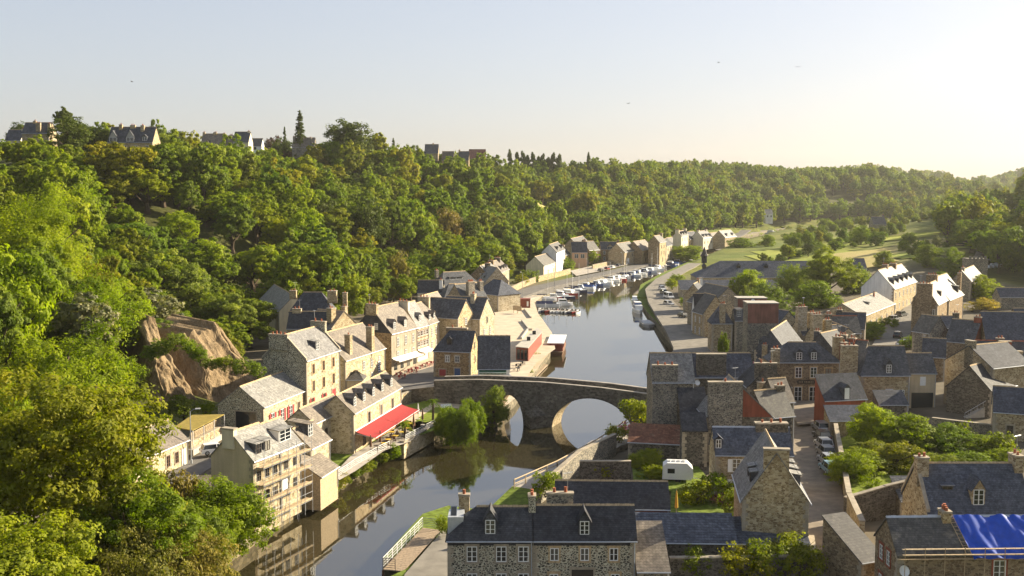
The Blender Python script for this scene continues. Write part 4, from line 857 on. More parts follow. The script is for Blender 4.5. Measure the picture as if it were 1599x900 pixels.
# roofs between the tower group and the big hip-roofed house
a = H_('stone_house', 'dark stone gable with stepped chimney, left of the hip-roofed house on the square', (1168, 604), (1234, 604), 6.6, kind='front', apex=(1200, 572), L=7, zg=2.6, wall='rubble_dark', roof='slate_dark')
add_chimney(a, a.W * .42, .3, 3.4, .7, 5, a.hw + a.rh + .5, 2); add_chimney(a, a.W * .3, -1.2, 1.5, 1.1, 0, a.hw + 1.0, 1, M['rubble_tan'])
a = H_('stone_house', 'small roof with tan lit verge and two rooflights, tucked right of the red-hung gable', (1196, 652), (1240, 648), 5.0, (1215, 608), 1.1, 'gable', zg=2.7, wall='rubble_dark', roof='slate_old', sky=[('F', .3, .8), ('F', .6, .8)], chim=[(.9, .5, 1.3, .8, .6, 2)])
H_('manor', 'large hip-roofed house facing the square with two white dormers and arched doors', (1205, 565), (1312, 565), 7.0, (1258, 535), 1.0, 'hip', zg=2.8, wall='rubble_brown', roof='slate', hipw=3.4, chm='rubble_brown', cat='house',
  wins=[('F', [.395, .615], 4.2, 1.1, 1.8, 'white+tan'), ('F', [.83], 4.3, 1.1, 1.5, 'brown+tan'), ('F', [.395, .615], .1, 1.3, 2.5, 'white+tan')], dorm=[('F', [.405, .62], .25, 1.2, 1.4, {'gh': .55})], chim=[(1.0, .3, 1.5, 1.2, 1.2, 2, 'rubble_tan'), (1.06, .1, 1.1, 1.0, .4, 1, 'brick_red'), (.05, -.02, 1.3, 1.1, -.6, 2, 'rubble_tan')])
a = HOUSES['large hip-roofed house facing the square with two white dormers and arched doors']
mb = MB(); mb.box(a.W * .38, a.W * .65, -.12, 0, 3.2, 3.75, 0)
for i in range(9): x = a.W * (.40 + .024 * i + (.01 if i > 2 else 0)); mb.box(x, x + .16, -.135, -.12, 3.38, 3.58, 1)
mb.build('shop_sign', [M['black_metal'], M['pale_wood']], a.root)
a = H_('barn_house', 'slate roof with white loft door over a red-painted band, at the corner of the lane', (1288, 625), (1353, 622), 4.2, (1310, 585), 1.0, 'mono', zg=2.8, wall='brick_red', roof='slate', ridge=None, dorm=[('F', [.52], -.05, 1.0, 1.9, {'gh': .5, 'style': 'shut+plain'})])
H_('lean_to', 'bright blue lean-to roof under the red-banded house at the lane corner', (1296, 657), (1352, 657), 2.0, (1300, 634), .5, 'mono', zg=2.8, wall='rubble_tan', roof='slate_blue', ridge=None, cat='shed')
a = H_('stone_house', 'tall slate-roofed stone house with one white dormer and arched white shutter', (1345, 585), (1421, 585), 6.2, (1390, 541), 1.25, 'hipL', zg=2.9, wall='rubble_tan', roof='slate', hipw=2.2,
  wins=[('F', [.585], 1.9, 1.3, 1.9, 'shut+tan'), ('F', [.86], 2.9, .6, .7, 'white+plain'), ('F', [.2], .3, 1.0, 1.0, 'white+plain')], dorm=[('F', [.57], .15, 1.05, 1.5, {'gh': .9})], chim=[(-.16, .4, 2.6, 1.3, .3, 3, 'rubble_tan', -1)])
H_('rendered_house', 'grey rendered overhanging block with slate roof and single shuttered window over a dark passage', (1421, 582), (1462, 582), 6.2, (1440, 552), 1.1, 'gable', zg=2.9, wall='render_beige', roof='slate', wins=[('F', [.5], 4.0, .9, 1.5, 'shut+plain'), ('F', [.5], 0, 3.6, 2.8, 'dark_panel+plain')])  # the wide dark panel stands in for shade inside the open passage
a = H_('gable_house', 'big plain stone gable with squat chimney and white garage door', (1476, 562), (1550, 575), 7.8, kind='front', apex=(1512, 540), L=9, zg=3.0, wall='rubble_tan', roof='slate', wins=[('F', [.2], .5, 1.6, 1.7, 'garage+plain'), ('L', [.85], 5.2, .8, 1.6, 'shut+plain')], sky=[('L', .6, 1.4, .5, 1.5, 'white_paint'), ('R', .6, 1.6, .9, 1.2)])
add_chimney(a, a.W * .5, .35, 1.7, .7, 7, a.hw + a.rh + .9, 0, M['rubble_grey'])
H_('stone_house', 'slate-hung lean-to block in shade at the right side of the big plain gable', (1549, 612), (1600, 596), 4.6, (1560, 560), 1.0, 'gable', zg=3.0, wall='rubble_dark', roof='slate_dark', wins=[('F', [.1], 1.6, .7, 1.4, 'white+plain')])
H_('stone_house', 'stone house with pointed side gable at the right edge behind the garden', (1552, 642), (1640, 648), 4.2, (1595, 606), 1.0, 'gable', zg=3.0, wall='rubble_tan', roof='slate_blue', gable_wall='rubble_cream', wins=[('F', [.3], .6, .9, 1.6, 'dark')])
a = H_('stone_house', 'steep slate house with crow-shouldered left gable and one white dormer, at lower right', (1449, 800), (1612, 800), 4.6, (1530, 724), 1.15, 'gable', zg=2.8, wall='rubble_tan', roof='slate_blue', cope='L',
  dorm=[('F', [.5], .5, 1.3, 1.7, {'gh': 1.0, 'wall': M['rubble_tan']}), ('F', [.24], 1.6, 1.2, .5, {'shed': True, 'style': 'dark+plain'})], sky=[('F', .7, 2.2, .6, 1.1)], chim=[(.03, .42, 1.2, 1.0, .9, 2), (.98, .5, .9, 1.6, 1.0, 2)])
a = H_('stone_house', 'brown stone house under roof repair with blue tarpaulin, at the bottom right corner', (1402, 866), (1625, 864), 5.6, (1480, 808), .9, 'gable', zg=2.6, wall='rubble_brown', roof='slate_old', ridge='zinc', gutter=False,
  wins=[('F', [.715], 3.4, 1.1, 1.6, 'white+brick'), ('L', [.3, .62], 3.9, .8, 1.3, 'white+brick'), ('L', [.3, .62], 1.2, .8, 1.3, 'white+brick')], sky=[('F', .3, 1.9, .5, .9)], chim=[(.41, .5, .75, 1.1, .7, 4, 'rubble_tan')])
def tarp(h):
    mb = MB(); n, m = 96, 30; u0, u1 = h.W * .46, h.W + .3; tp = h.tp
    for i in range(n + 1):
        for j in range(m + 1):
            f, g = i / n, j / m; x = u0 + (u1 - u0) * f + .7 * (1 - g) ; y = -.55 + (h.D / 2 + .5) * g
            z = h.hw + tp * min(y, h.D / 2) + .16 + .15 * abs(math.sin(f * 11 + 2.6 * g + math.sin(f * 5 + 2 * g) * 1.5)) ** 1.5 + .025 * math.sin(f * 45 + g * 7 + 2 * math.sin(g * 5)) + .03 * math.sin(f * 17 - g * 9)
            mb.v.append((x, y, z))
    for i in range(n):
        for j in range(m): q = i * (m + 1) + j; mb.f.append((q, q + m + 1, q + m + 2, q + 1)); mb.m.append(0)
    o = put('tarpaulin', mb.mesh('tarpaulin', M['tarp_blue'], True)); o.matrix_world = h.root.matrix_basis.copy(); tag(o, 'bright blue wrinkled tarpaulin covering half the roof at the bottom right', 'tarpaulin')
    mb = MB()
    for k, (yy, zz) in enumerate(((-.5, -.35), (-.75, .1), (-.55, .55))): mb.box(.2 if k else -.2, h.W + .5, yy, yy + .24, h.hw + zz, h.hw + zz + .06)
    for i in range(8): x = .4 + i * h.W / 7.2; mb.tube([(x, -.62, -.2), (x, -.62, h.hw + .75)], .035, 5)
    o = put('roof_scaffold', mb.mesh('roof_scaffold', M['pale_wood'])); o.matrix_world = h.root.matrix_basis.copy(); tag(o, 'pale scaffold boards along the eaves of the roof under repair', 'scaffold')
    mb = MB(); L = h.D / 2 * 1.05; x = h.W * .445
    for s in (-.22, .22): mb.tube([(x + s + .6, -.3, h.hw + tp * -.3 + .22), (x + s, L, h.hw + tp * L + .22)], .035, 5)
    for i in range(11): f = (i + .5) / 11; y = -.3 + (L + .3) * f; xx = x + .6 * (1 - f); mb.tube([(xx - .22, y, h.hw + tp * y + .22), (xx + .22, y, h.hw + tp * y + .22)], .025, 4)
    o = put('roof_ladder', mb.mesh('roof_ladder', M['pale_wood'])); o.matrix_world = h.root.matrix_basis.copy(); tag(o, 'wooden ladder lying up the roof at the edge of the blue tarpaulin', 'ladder')
tarp(a); dish(a, (.4, -.3, 4.2), .5)
H_('lean_to', 'grey lean-to roof with two white rooflights beside the brown house under repair', (1345, 878), (1380, 872), 2.6, (1372, 822), .5, 'mono', D=5.5, zg=2.6, wall='rubble_brown', roof='slate_old', ridge=None, cat='shed', sky=[('F', .6, 2.4, .8, .8, 'white_paint'), ('F', .85, 1.2, .8, .8, 'white_paint')])
H_('lean_to', 'slate lean-to in the yard corner against the tall garden wall', (1407, 782), (1442, 782), 2.2, (1420, 762), .5, 'mono', zg=2.6, wall='rubble_dark', roof='slate', ridge=None, cat='shed')
# ---------------------------------------------------------------- right bank, middle: roofs behind the square and along the quay
a = H_('gable_house', 'slate house with white verges and three dormers, left of the large hip-roofed house', (1178, 546), (1228, 549), 6.4, kind='front', apex=(1204, 517), L=17, zg=2.7, wall='rubble_tan', roof='slate', gable_wall='slate_blue', dorm=[('L', [.55, .68, .82], .3, .9, 1.2, {'shed': True, 'style': 'white+plain'})], wins=[('L', [.12, .28, .44, .6, .76, .92], 3.6, .8, 1.6, 'dark+plain+box'), ('L', [.12, .28, .44, .6, .76], .5, .8, 1.6, 'dark+plain')])
add_chimney(a, a.W * .35, -.9, .9, .8, 2, a.hw + 1.2, 2, M['rubble_tan'])
for lb, A, B, hw, D, z0 in (('rust-red tiled gable wall above grey stone, tallest among the quay roofs', (1168, 474), (1216, 474), 13.3, 4.5, 9.2), ('smaller rust-red tiled wall with satellite dish behind the tall one', (1152, 466), (1198, 466), 11.2, 4, 5)):
    a = H_('tiled_house', lb, A, B, hw, D=D, kind='flat', zg=2.7, wall='rubble_grey', roof='concrete', ridge=None, gutter=False, cat='house')
    mb = MB(); mb.box(.02, a.W - .02, -.06, 0, z0, hw - .12); mb.build('tile_hanging', M['tile_red'], a.root)
    dish(a, (a.W * (.5 if hw < 12 else .9), -.3, hw - .6 if hw < 12 else z0 - 2), .5)
H_('stone_house', 'slate-roofed wing with white verge at the left foot of the red-tiled wall', (1148, 500), (1170, 500), 7.0, (1158, 482), 1.2, 'gable', zg=2.7, wall='rubble_grey', roof='slate', dorm=[('F', [.3], .6, 1.2, 1.6, {'shed': True})])
a = H_('stone_house', 'quay house with steep blue hip roof and tall central chimney', (1112, 504), (1144, 504), 6.4, (1128, 476), 1.5, 'hip', zg=2.6, wall='rubble_tan', roof='slate_blue', hipw=2.2, wins=[('F', [.4], 1.5, .6, .9, 'white+plain')])
add_chimney(a, a.W * .5, .2, 1.25, .8, 3, a.hw + a.rh + .5, 3, M['rubble_tan'])
H_('stone_house', 'long quay house with small dormers, behind the steep blue hip roof', (1098, 490), (1136, 489), 6.0, kind='front', apex=(1120, 462), L=7, zg=2.5, wall='rubble_tan', roof='slate_old', wins=[('L', [.3, .7], 3.4, .8, 1.5, 'white'), ('L', [.3, .7], .6, .8, 1.6, 'white')])
a = H_('quay_house', 'narrow white-fronted quay house with steep dark mansard roof', (1085, 485), (1111, 485), 6.0, (1098, 459), 1.7, 'gable', zg=2.4, wall='render_white', roof='slate_dark', wins=[('L', [.25, .5, .75], 3.2, .8, 1.6, 'white+plain'), ('L', [.25, .5, .75], .4, .8, 1.8, 'white+plain')], dorm=[('F', 2, .4, .9, 1.1, {'shed': True})])
H_('stone_house', 'broad rubble gable with slate roof falling left, before the round sunlit tree', (1108, 478), (1166, 476), 6.4, kind='front', apex=(1143, 449), L=13, zg=2.6, wall='rubble_grey', roof='slate_old')
a = H_('stone_house', 'first quay house with small white gable window, nearest the long warehouse', (1067, 462), (1098, 463), 5.4, kind='front', apex=(1083, 444), L=9, zg=2.3, wall='rubble_tan', roof='slate', wins=[('F', [.55], 3.6, 1.0, 1.5, 'white'), ('L', [.3, .7], .5, .8, 1.7, 'brown')], chim=[(.5, .95, 1.0, .9, .7, 2)])
h = H_('warehouse', 'very long slate-roofed warehouse with small ridge turret by the quay', (1088, 433), (1268, 433), 6.6, (1150, 408), .8, 'hipL', zg=2.4, wall='rubble_cream', roof='slate_blue', hipw=9, cat='warehouse', dorm=[('F', [.08, .38, .62], 3.5, 1.4, .9, {'gh': .8, 'style': 'dark+plain'})], ridge=None)
x, y = h.W * .09, h.D / 2; mb = MB(); zt = h.hw + h.rh; mb.box(x - .8, x + .8, y - .8, y + .8, zt - .6, zt + 1.8); mb.lathe([(1.4, zt + 1.8), (.9, zt + 2.6), (.1, zt + 5.0), (0, zt + 5.0)], (x, y, 0), 8); mb.build('ridge_turret', M['slate_dark'], h.root)
h = H_('warehouse_wing', 'long lower slate roof running along the front of the warehouse', (1063, 452), (1264, 451), 3.2, (1150, 438), .6, 'mono', zg=2.4, wall='rubble_cream', roof='slate_blue', ridge=None, cat='warehouse'); add_chimney(h, h.W * .16, 1.0, 1.1, .9, 2, 7.0, 0, M['render_white'])
H_('house_row', 'dark slate roof over a pale side wall, right of the red-tiled gable', (1222, 508), (1290, 540), 4.4, (1252, 498), .8, 'gable', D=9, zg=2.8, wall='rubble_cream', roof='slate_dark', wins=[('F', [.2, .45, .7], 1.8, .6, 1.4, 'dark+plain')])
H_('stone_house', 'small gabled house with bluish roof beside the red-tiled wall', (1217, 504), (1245, 502), 6.6, kind='front', apex=(1232, 486), L=6, zg=2.8, wall='rubble_tan', roof='slate_blue', wins=[('F', [.6], 4.6, 1.6, 1.2, 'brown+tan')])
for i, (px, lb) in enumerate(((1257, 'left of the pair'), (1281, 'right of the pair'))):
    a = H_('chimney_house', f'house with towering pale stone chimney stack, {lb} before the low pale roof', (px - 4, 522 + 6 * i), (px + 34, 520 + 6 * i), 6.0, (px + 16, 500 + 8 * i), 1.0, 'gable', zg=3, wall='rubble_cream', roof='slate', sky=[('F', .8, 1.2, .4, 1.2, 'white_paint')])
    add_chimney(a, .3, 1.0, 2.2, 1.1, 0, a.hw + a.rh + 3.2 - i * .6, 3, M['rubble_cream']); add_chimney(a, 2.6, .6, 1.4, 1.1, 0, a.hw + a.rh + 1.9 - i * .5, 2, M['rubble_tan'])
H_('stone_house', 'dark roof with red ridge behind the chimney stacks, below the low pale roof', (1296, 520), (1345, 520), 5.0, (1320, 494), .9, 'gable', zg=3.2, wall='rubble_dark', roof='slate_old', ridge='terracotta', chim=[(.1, .5, 1.3, .8, .5, 3)], sky=[('F', .8, 1.2, .4, 1.0, 'white_paint')])
H_('stone_house', 'narrow gabled roofs between the hip-roofed house and the chimney stacks', (1262, 540), (1300, 544), 5.6, kind='front', apex=(1272, 520), L=7, zg=3, wall='slate', roof='slate_dark', chim=[(.3, .1, 1.1, .8, .4, 2)])
H_('stone_house', 'slate house with clustered chimneys behind the tall stone stack on the square', (1302, 552), (1348, 556), 5.8, (1320, 530), 1.0, 'gable', zg=3, wall='rubble_dark', roof='slate_old', chim=[(.15, .5, 1.6, 1.0, .9, 3), (.5, .5, 1.2, 1.0, .4, 2, 'brick_red')], ridge='terracotta')
H_('stone_house', 'slate roof with two small skylights just before the low pale roof on the upper street', (1304, 512), (1350, 514), 5.0, (1325, 488), .9, 'gable', zg=3.4, wall='rubble_dark', roof='slate', sky=[('F', .7, 1.4, .4, 1.0, 'white_paint'), ('F', .8, 1.4, .4, 1.0, 'white_paint')], chim=[(.1, .5, 1.2, .9, .6, 2)])
H_('stone_house', 'small slate roof between the rendered block and the big plain gable', (1440, 556), (1476, 558), 5.2, (1458, 540), 1.0, 'gable', D=6, zg=3, wall='rubble_brown', roof='slate')
H_('outbuilding', 'low slate porch roof under the arched white shutter house', (1373, 632), (1418, 632), 2.4, (1395, 621), .5, 'mono', D=3.2, zg=2.9, wall='rubble_dark', roof='slate', ridge=None, cat='outbuilding')
H_('stone_house', 'tan-lit small roof slope before the hip-roofed house, left of the square', (1213, 628), (1240, 626), 5.4, (1222, 598), 1.2, 'gable', D=5, zg=2.7, wall='rubble_dark', roof='slate_brown')
# ---------------------------------------------------------------- right bank, upper street
a = H_('white_house', 'tall house with blank white gable and five dormers facing the upper street', (1396, 451), (1431, 439), 7.5, (1380, 420), 1.1, 'gable', zg=4.2, wall='rubble_tan', roof='slate_pale', gable_wall='render_white', dorm=[('F', 5, .8, 1.1, 1.5, {'gh': .5, 'style': 'dark+plain'})], wins=[('F', 6, 4.6, .9, 1.6, 'white+plain'), ('F', 6, 1.4, .9, 1.6, 'white+plain')], chim=[(.35, .55, 1.2, 1.6, 1.0, 3, 'rubble_brown'), (.62, .5, 1.2, 1.8, .9, 3, 'rubble_brown')])
H_('low_house', 'low house with pale sunlit roof along the upper street below the white gable', (1347, 494), (1397, 474), 4.3, (1319, 474), .55, 'gable', zg=3.8, wall='rubble_tan', roof='slate_pale', wins=[('F', 6, .6, .9, 1.7, 'white')], dorm=[('F', [.45], 2.2, 1.4, .8, {'shed': True})], chim=[(.8, .4, .5, .4, .6, 1, 'brick_red')])
a = H_('manor', 'stone manor with glaring pale roof and very tall front chimney on the upper street', (1464, 475), (1481, 466), 7.6, (1448, 444), 1.5, 'gable', zg=4.6, wall='rubble_brown', roof='slate_pale', dorm=[('F', [.55], .7, 1.4, 1.3, {'shed': True, 'style': 'dark+plain'})], wins=[('L', [.82], 4.6, 1.0, 1.6, 'white'), ('F', [.5], 3, .9, 1.5, 'dark')])
add_chimney(a, -.3, a.D * .5, .9, 3.4, -1, a.hw + a.rh + .4, 4, M['rubble_brown'])
H_('manor', 'rear wing of the stone manor with broad bright roof and dark dormer', (1482, 468), (1504, 459), 7.2, (1470, 430), 1.2, 'gable', zg=4.8, wall='rubble_brown', roof='slate_pale', dorm=[('F', [.75], .5, 1.5, 1.8, {'shed': True, 'style': 'dark+plain', 'wall': M['slate_dark']})], chim=[(.02, .5, .9, 2.6, .9, 4, 'rubble_brown'), (.98, .12, .9, .9, .4, 1)])
H_('stone_house', 'house with three white dormer windows stepping down the upper street', (1425, 516), (1452, 520), 5.4, (1445, 492), 1.2, 'gable', zg=4, wall='rubble_grey', roof='slate_old', dorm=[('L', [.2], 1.5, .1, .1)] * 0, wins=[('L', [.2, .5, .8], 3.4, .8, 1.6, 'white'), ('F', [.7], 3.4, .7, 1.4, 'white')])
H_('stone_house', 'low slate roof with single skylight behind the courtyard tree', (1452, 512), (1500, 512), 4.2, (1475, 494), .9, 'gable', zg=4, wall='rubble_dark', roof='slate_blue', sky=[('F', .45, 1.0)], chim=[(.98, .5, 1.2, .9, .8, 2)])
H_('stone_house', 'streaked slate roof with brick gable left of the broad weathered roof', (1476, 532), (1520, 536), 4.4, (1508, 500), 1.0, 'gable', zg=3.6, wall='rubble_brown', roof='slate', gable_wall='brick_red', chim=[(.9, .5, 1.4, .9, .9, 2, 'brick_red')])
H_('stone_house', 'broad weathered blue-grey slate roof at the right edge', (1540, 530), (1640, 532), 5.2, (1590, 488), 1.1, 'gable', zg=3.6, wall='rubble_tan', roof='slate_blue', wins=[('L', [.5], 4.0, .8, 1.8, 'dark')])
H_('stone_house', 'slate roof with skylight and red brick chimney right of the big plain gable', (1530, 572), (1640, 575), 6.0, (1560, 533), 1.0, 'gable', zg=3.2, wall='rubble_dark', roof='slate', ridge='terracotta', sky=[('F', .2, 1.8, .9, 1.1)], chim=[(.4, .3, 1.9, .8, .3, 0, 'brick_red'), (.45, -.05, 3.0, 1.0, -1.0, 0, 'rubble_grey'), (.36, .5, 1.2, .8, .6, 2)])
H_('stone_house', 'dark little roof corner at the right edge beside the golden tree', (1588, 497), (1640, 497), 4.6, (1600, 482), 1.0, 'gable', zg=4, wall='rubble_tan', roof='slate_blue')
H_('castle_house', 'old castellated stone house far off by the road on the right', (1516, 439), (1534, 430), 5.6, (1508, 420), 1.1, 'gable', wall='rubble_grey', roof='slate_old', wins=[('F', 3, 2.6, .9, 1.6, 'white')], chim=[(.1, .5, 1.0, 1.0, .8, 2)])
h = H_('castle_tower', 'crenellated square stone tower behind the castellated house by the road', (1514, 405), (1543, 405), 8.5, D=6, kind='flat', wall='rubble_grey', roof='rubble_grey', ridge=None, gutter=False, cat='tower')
mb = MB()
for i in range(5): mb.box(h.W * i / 5, h.W * i / 5 + h.W / 9, 0, .5, h.hw + .1, h.hw + 1.0)
mb.build('battlement', M['rubble_grey'], h.root)
H_('barn', 'long blue roof far right among the trees', (1562, 464), (1640, 464), 3.2, (1590, 450), .9, 'gable', wall='rubble_grey', roof='slate_blue', cat='barn')
H_('barn', 'small blue roof between the towering tree and the white gable', (1336, 416), (1354, 416), 3.4, (1344, 410), .9, 'gable', D=8, wall='rubble_grey', roof='slate_blue', cat='barn')
H_('far_house', 'distant stone house at the foot of the far wood', (1364, 350), (1384, 350), 5, (1374, 339), 1.0, 'gable', D=9, wall='rubble_grey', roof='slate', wins=[('F', 3, 2, 1, 1.5, 'dark+plain')], chim=[(.9, .5, 1, 1, 1, 2)])
# ---------------------------------------------------------------- left bank, near
a = H_('scaffolded_house', 'grey-roofed house with beige rendered gable, scaffolded on its river side', (395, 719), (437, 703), 7.2, (351, 679), 1.0, 'gable', zg=2.4, wall='rubble_cream', roof='slate_pale', gable_wall='render_beige', dorm=[('F', [.3, .62], .35, 1.2, 1.3, {'shed': True, 'style': 'dark+plain'})], wins=[('F', [.2, .5, .8], 4.6, .8, 1.1, 'dark+plain'), ('F', [.2, .5, .8], 1.8, .8, 1.4, 'dark+plain'), ('F', [.35, .7], -.6, .8, 1.5, 'dark+plain')], chim=[(.03, .56, .7, 1.6, .5, 0, 'render_cream')])
mb = MB(); mb.box(-.06, .35, -.05, a.D + .05, -1.6, 3.2); mb.build('stone_base', M['rubble_brown'], a.root)
for nm, me, ch in win_meshes(.95, 2.0, 'door'): put(nm, me, a.root, (-.07, a.D * .60, .2), FR['L'])
a2 = H_('scaffolded_house', 'grey-roofed house with long shed dormer, right half of the scaffolded pair', (437.5, 703), (469, 690), 7.0, (405, 664), 1.0, 'gable', zg=2.4, wall='rubble_cream', roof='slate_pale', dorm=[('F', [.45], .6, 2.6, 1.5, {'shed': True, 'style': 'white+plain', 'wall': M['render_white']})], wins=[('F', [.25, .7], 4.4, .8, 1.2, 'dark+plain'), ('F', [.25, .7], 1.6, .8, 1.4, 'dark+plain')])
h = H_('low_house', 'long low stone house with brown roof behind the great corner tree', (206, 722), (293, 686), 3.3, (262, 656), .85, 'gable', zg=2.3, wall='rubble_cream', roof='slate_brown', wins=[('F', [.62, .78], .7, .9, 1.5, 'brown'), ('F', [.92], 0, 1.0, 2.2, 'whitedoor'), ('F', [.3], .7, .9, 1.4, 'brown')])
h = H_('garage_house', 'low house with open garage gable and red shutters left of the three-storey house', (411, 636), (477, 609), 3.6, (402, 595), .75, 'gable', zg=3.0, wall='rubble_cream', roof='slate_pale', gable_wall='rubble_speckle', wins=[('F', [.2, .42, .62], .2, 1.1, 1.9, 'white+shutred'), ('F', [.82], .2, .9, 1.9, 'brown')], sky=[('F', .2, 1.6, .5, 1.2), ('F', .36, 2.0, .5, 1.0), ('F', .47, 2.4, .5, 1.0, 'white_paint'), ('F', .62, 2.8, .5, 1.0)])
for nm, me, ch in win_meshes(3.4, 2.6, 'dark_panel'): put(nm, me, h.root, frame_pt(h, 'L', h.D * .62, -.01, .1), FR['L'])  # dark sheet in place of the shaded inside of the open garage
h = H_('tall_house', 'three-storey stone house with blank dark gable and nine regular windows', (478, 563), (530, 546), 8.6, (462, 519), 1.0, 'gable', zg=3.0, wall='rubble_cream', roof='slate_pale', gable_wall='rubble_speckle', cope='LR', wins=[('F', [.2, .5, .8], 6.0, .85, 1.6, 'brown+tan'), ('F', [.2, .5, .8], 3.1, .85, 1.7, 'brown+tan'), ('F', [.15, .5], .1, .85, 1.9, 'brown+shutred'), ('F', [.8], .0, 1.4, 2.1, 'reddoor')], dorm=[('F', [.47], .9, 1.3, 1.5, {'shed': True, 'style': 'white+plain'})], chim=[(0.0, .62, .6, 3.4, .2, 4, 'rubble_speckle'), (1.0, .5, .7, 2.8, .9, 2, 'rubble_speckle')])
h = H_('awning_house', 'restaurant with five dormers over a red awning terrace by the river', (552, 645), (626, 604), 5.6, (528, 617), .9, 'gable', zg=2.6, wall='rubble_cream', roof='slate_brown', wins=[('F', [.3, .55, .8], 2.9, .9, 1.6, 'dark'), ('F', [.2, .45, .7, .9], 0, 1.2, 2.1, 'brown+plain')], dorm=[('F', [.1, .28, .47, .66, .86], .6, 1.15, 1.4, {'gh': .45, 'style': 'white+plain'})])
H_('stone_house', 'lower stone wing with brown roof adjoining the restaurant', (490, 661), (541, 637), 5.2, (466, 640), .85, 'gable', zg=2.5, wall='rubble_cream', roof='slate_brown', wins=[('F', [.35, .7], 2.2, .9, 1.5, 'dark'), ('F', [.9], 3.6, .7, 1.0, 'dark')])
H_('stone_house', 'small stone block with one big dormer, between the scaffolded pair and the restaurant wing', (485, 700), (515, 685), 5.0, (455, 672), .9, 'gable', zg=2.5, wall='rubble_cream', roof='slate_brown', wins=[('F', [.5], 2.0, .8, 1.4, 'dark')], dorm=[('F', [.4], 1.1, 1.4, 1.7, {'shed': True, 'style': 'white+plain'})])
H_('wooden_shed', 'small wooden shed with brown roof on the terrace beside the scaffold', (500, 745), (527, 728), 2.6, (487, 728), .6, 'mono', zg=2.2, wall='pale_wood', roof='slate_brown', ridge=None, cat='shed')
h = H_('stone_house', 'stone house with two tall chimneys in its roof beside the three-storey house', (539, 563), (601, 543), 6.0, (524, 516), .95, 'gable', zg=3.0, wall='rubble_cream', roof='slate_brown', wins=[('F', [.45, .65, .85], 3.2, .8, 1.5, 'white'), ('F', [.45, .65, .85], .5, .8, 1.6, 'white')], sky=[('F', .55, 2.6, .4, .9, 'white_paint')])
add_chimney(h, h.W * .2, 1.0, 1.0, 1.1, h.hw - .5, h.hw + h.rh - .3, 1, M['rubble_tan']); add_chimney(h, h.W * .68, .5, 1.15, 1.2, h.hw - 1.5, h.hw + h.rh + .2, 2, M['rubble_tan'])
H_('small_pavilion', 'little hipped grey roof between the chimneyed house and the restaurant', (541, 593), (566, 593), 2.6, (553, 584), .6, 'hip', D=4, zg=2.9, wall='render_beige', roof='slate_old', cat='pavilion')
H_('stone_house', 'large dark slate house above the others at the foot of the wood', (452, 487), (516, 487), 5.2, (490, 457), 1.1, 'hip', D=None, zg=6.5, wall='rubble_tan', roof='slate', hipw=2.5, chim=[(.02, .5, 1.5, 1.2, .5, 2), (1.0, .4, 2.0, 1.6, .5, 2), (1.3, .5, 1.0, 1.0, 0, 1)])
H_('stone_house', 'dark slate house below the large one with stub chimney and skylights', (448, 513), (519, 513), 4.6, (480, 487), .95, 'gable', zg=5, wall='rubble_tan', roof='slate_dark', sky=[('F', .3, 1.4, .6, .9), ('F', .88, 1.0, .6, .9)], chim=[(.16, .5, 1.9, .9, .7, 2, 'rubble_cream')])
H_('stone_house', 'bare stone gable end right of the dark slate houses', (518, 512), (556, 505), 5.8, kind='front', apex=(538, 486), L=7, zg=4, wall='rubble_tan', roof='slate_brown', chim=[(.2, .2, 1.6, 1.3, .9, 2), (.85, .3, 1.0, 1.0, .7, 1)])
H_('rendered_house', 'pale steep roof at the wood edge left of the dark slate houses', (407, 466), (436, 486), 5, (414, 455), 1.0, 'gable', D=7, zg=6, wall='render_cream', roof='slate_pale')
h = H_('corner_house', 'tall corner house with slate-hung left gable and four dormers, first of the cafe row', (611, 521), (651, 511), 7.6, (590, 479), 1.1, 'gable', zg=3.1, wall='granite', roof='slate_brown', gable_wall='rubble_brown', wins=[('F', [.25, .55, .85], 4.7, .85, 1.7, 'white'), ('F', [.25, .55, .85], 1.9, .85, 1.7, 'white')], dorm=[('F', [.2, .62], .5, 1.2, 1.5, {'gh': .6, 'style': 'white+plain'})], chim=[(.02, .5, .8, 2.4, .8, 3, 'rubble_tan')])
mb = MB(); D = h.D; mb.face([(-.05, D, h.hw), (-.05, 0, h.hw), (-.05, D / 2, h.hw + h.rh)]); mb.build('slate_hanging', M['slate_dark'], h.root)
for u, z in ((.3, 5.2), (.62, 8.2)): add_window(h, 'L', u * D, z, .8, 1.3, 'white+plain', v=-.07)
for u in (.15, .4, .65, .9): add_window(h, 'F', u * h.W, 0, 1.3, 1.6, 'dark_panel+plain')
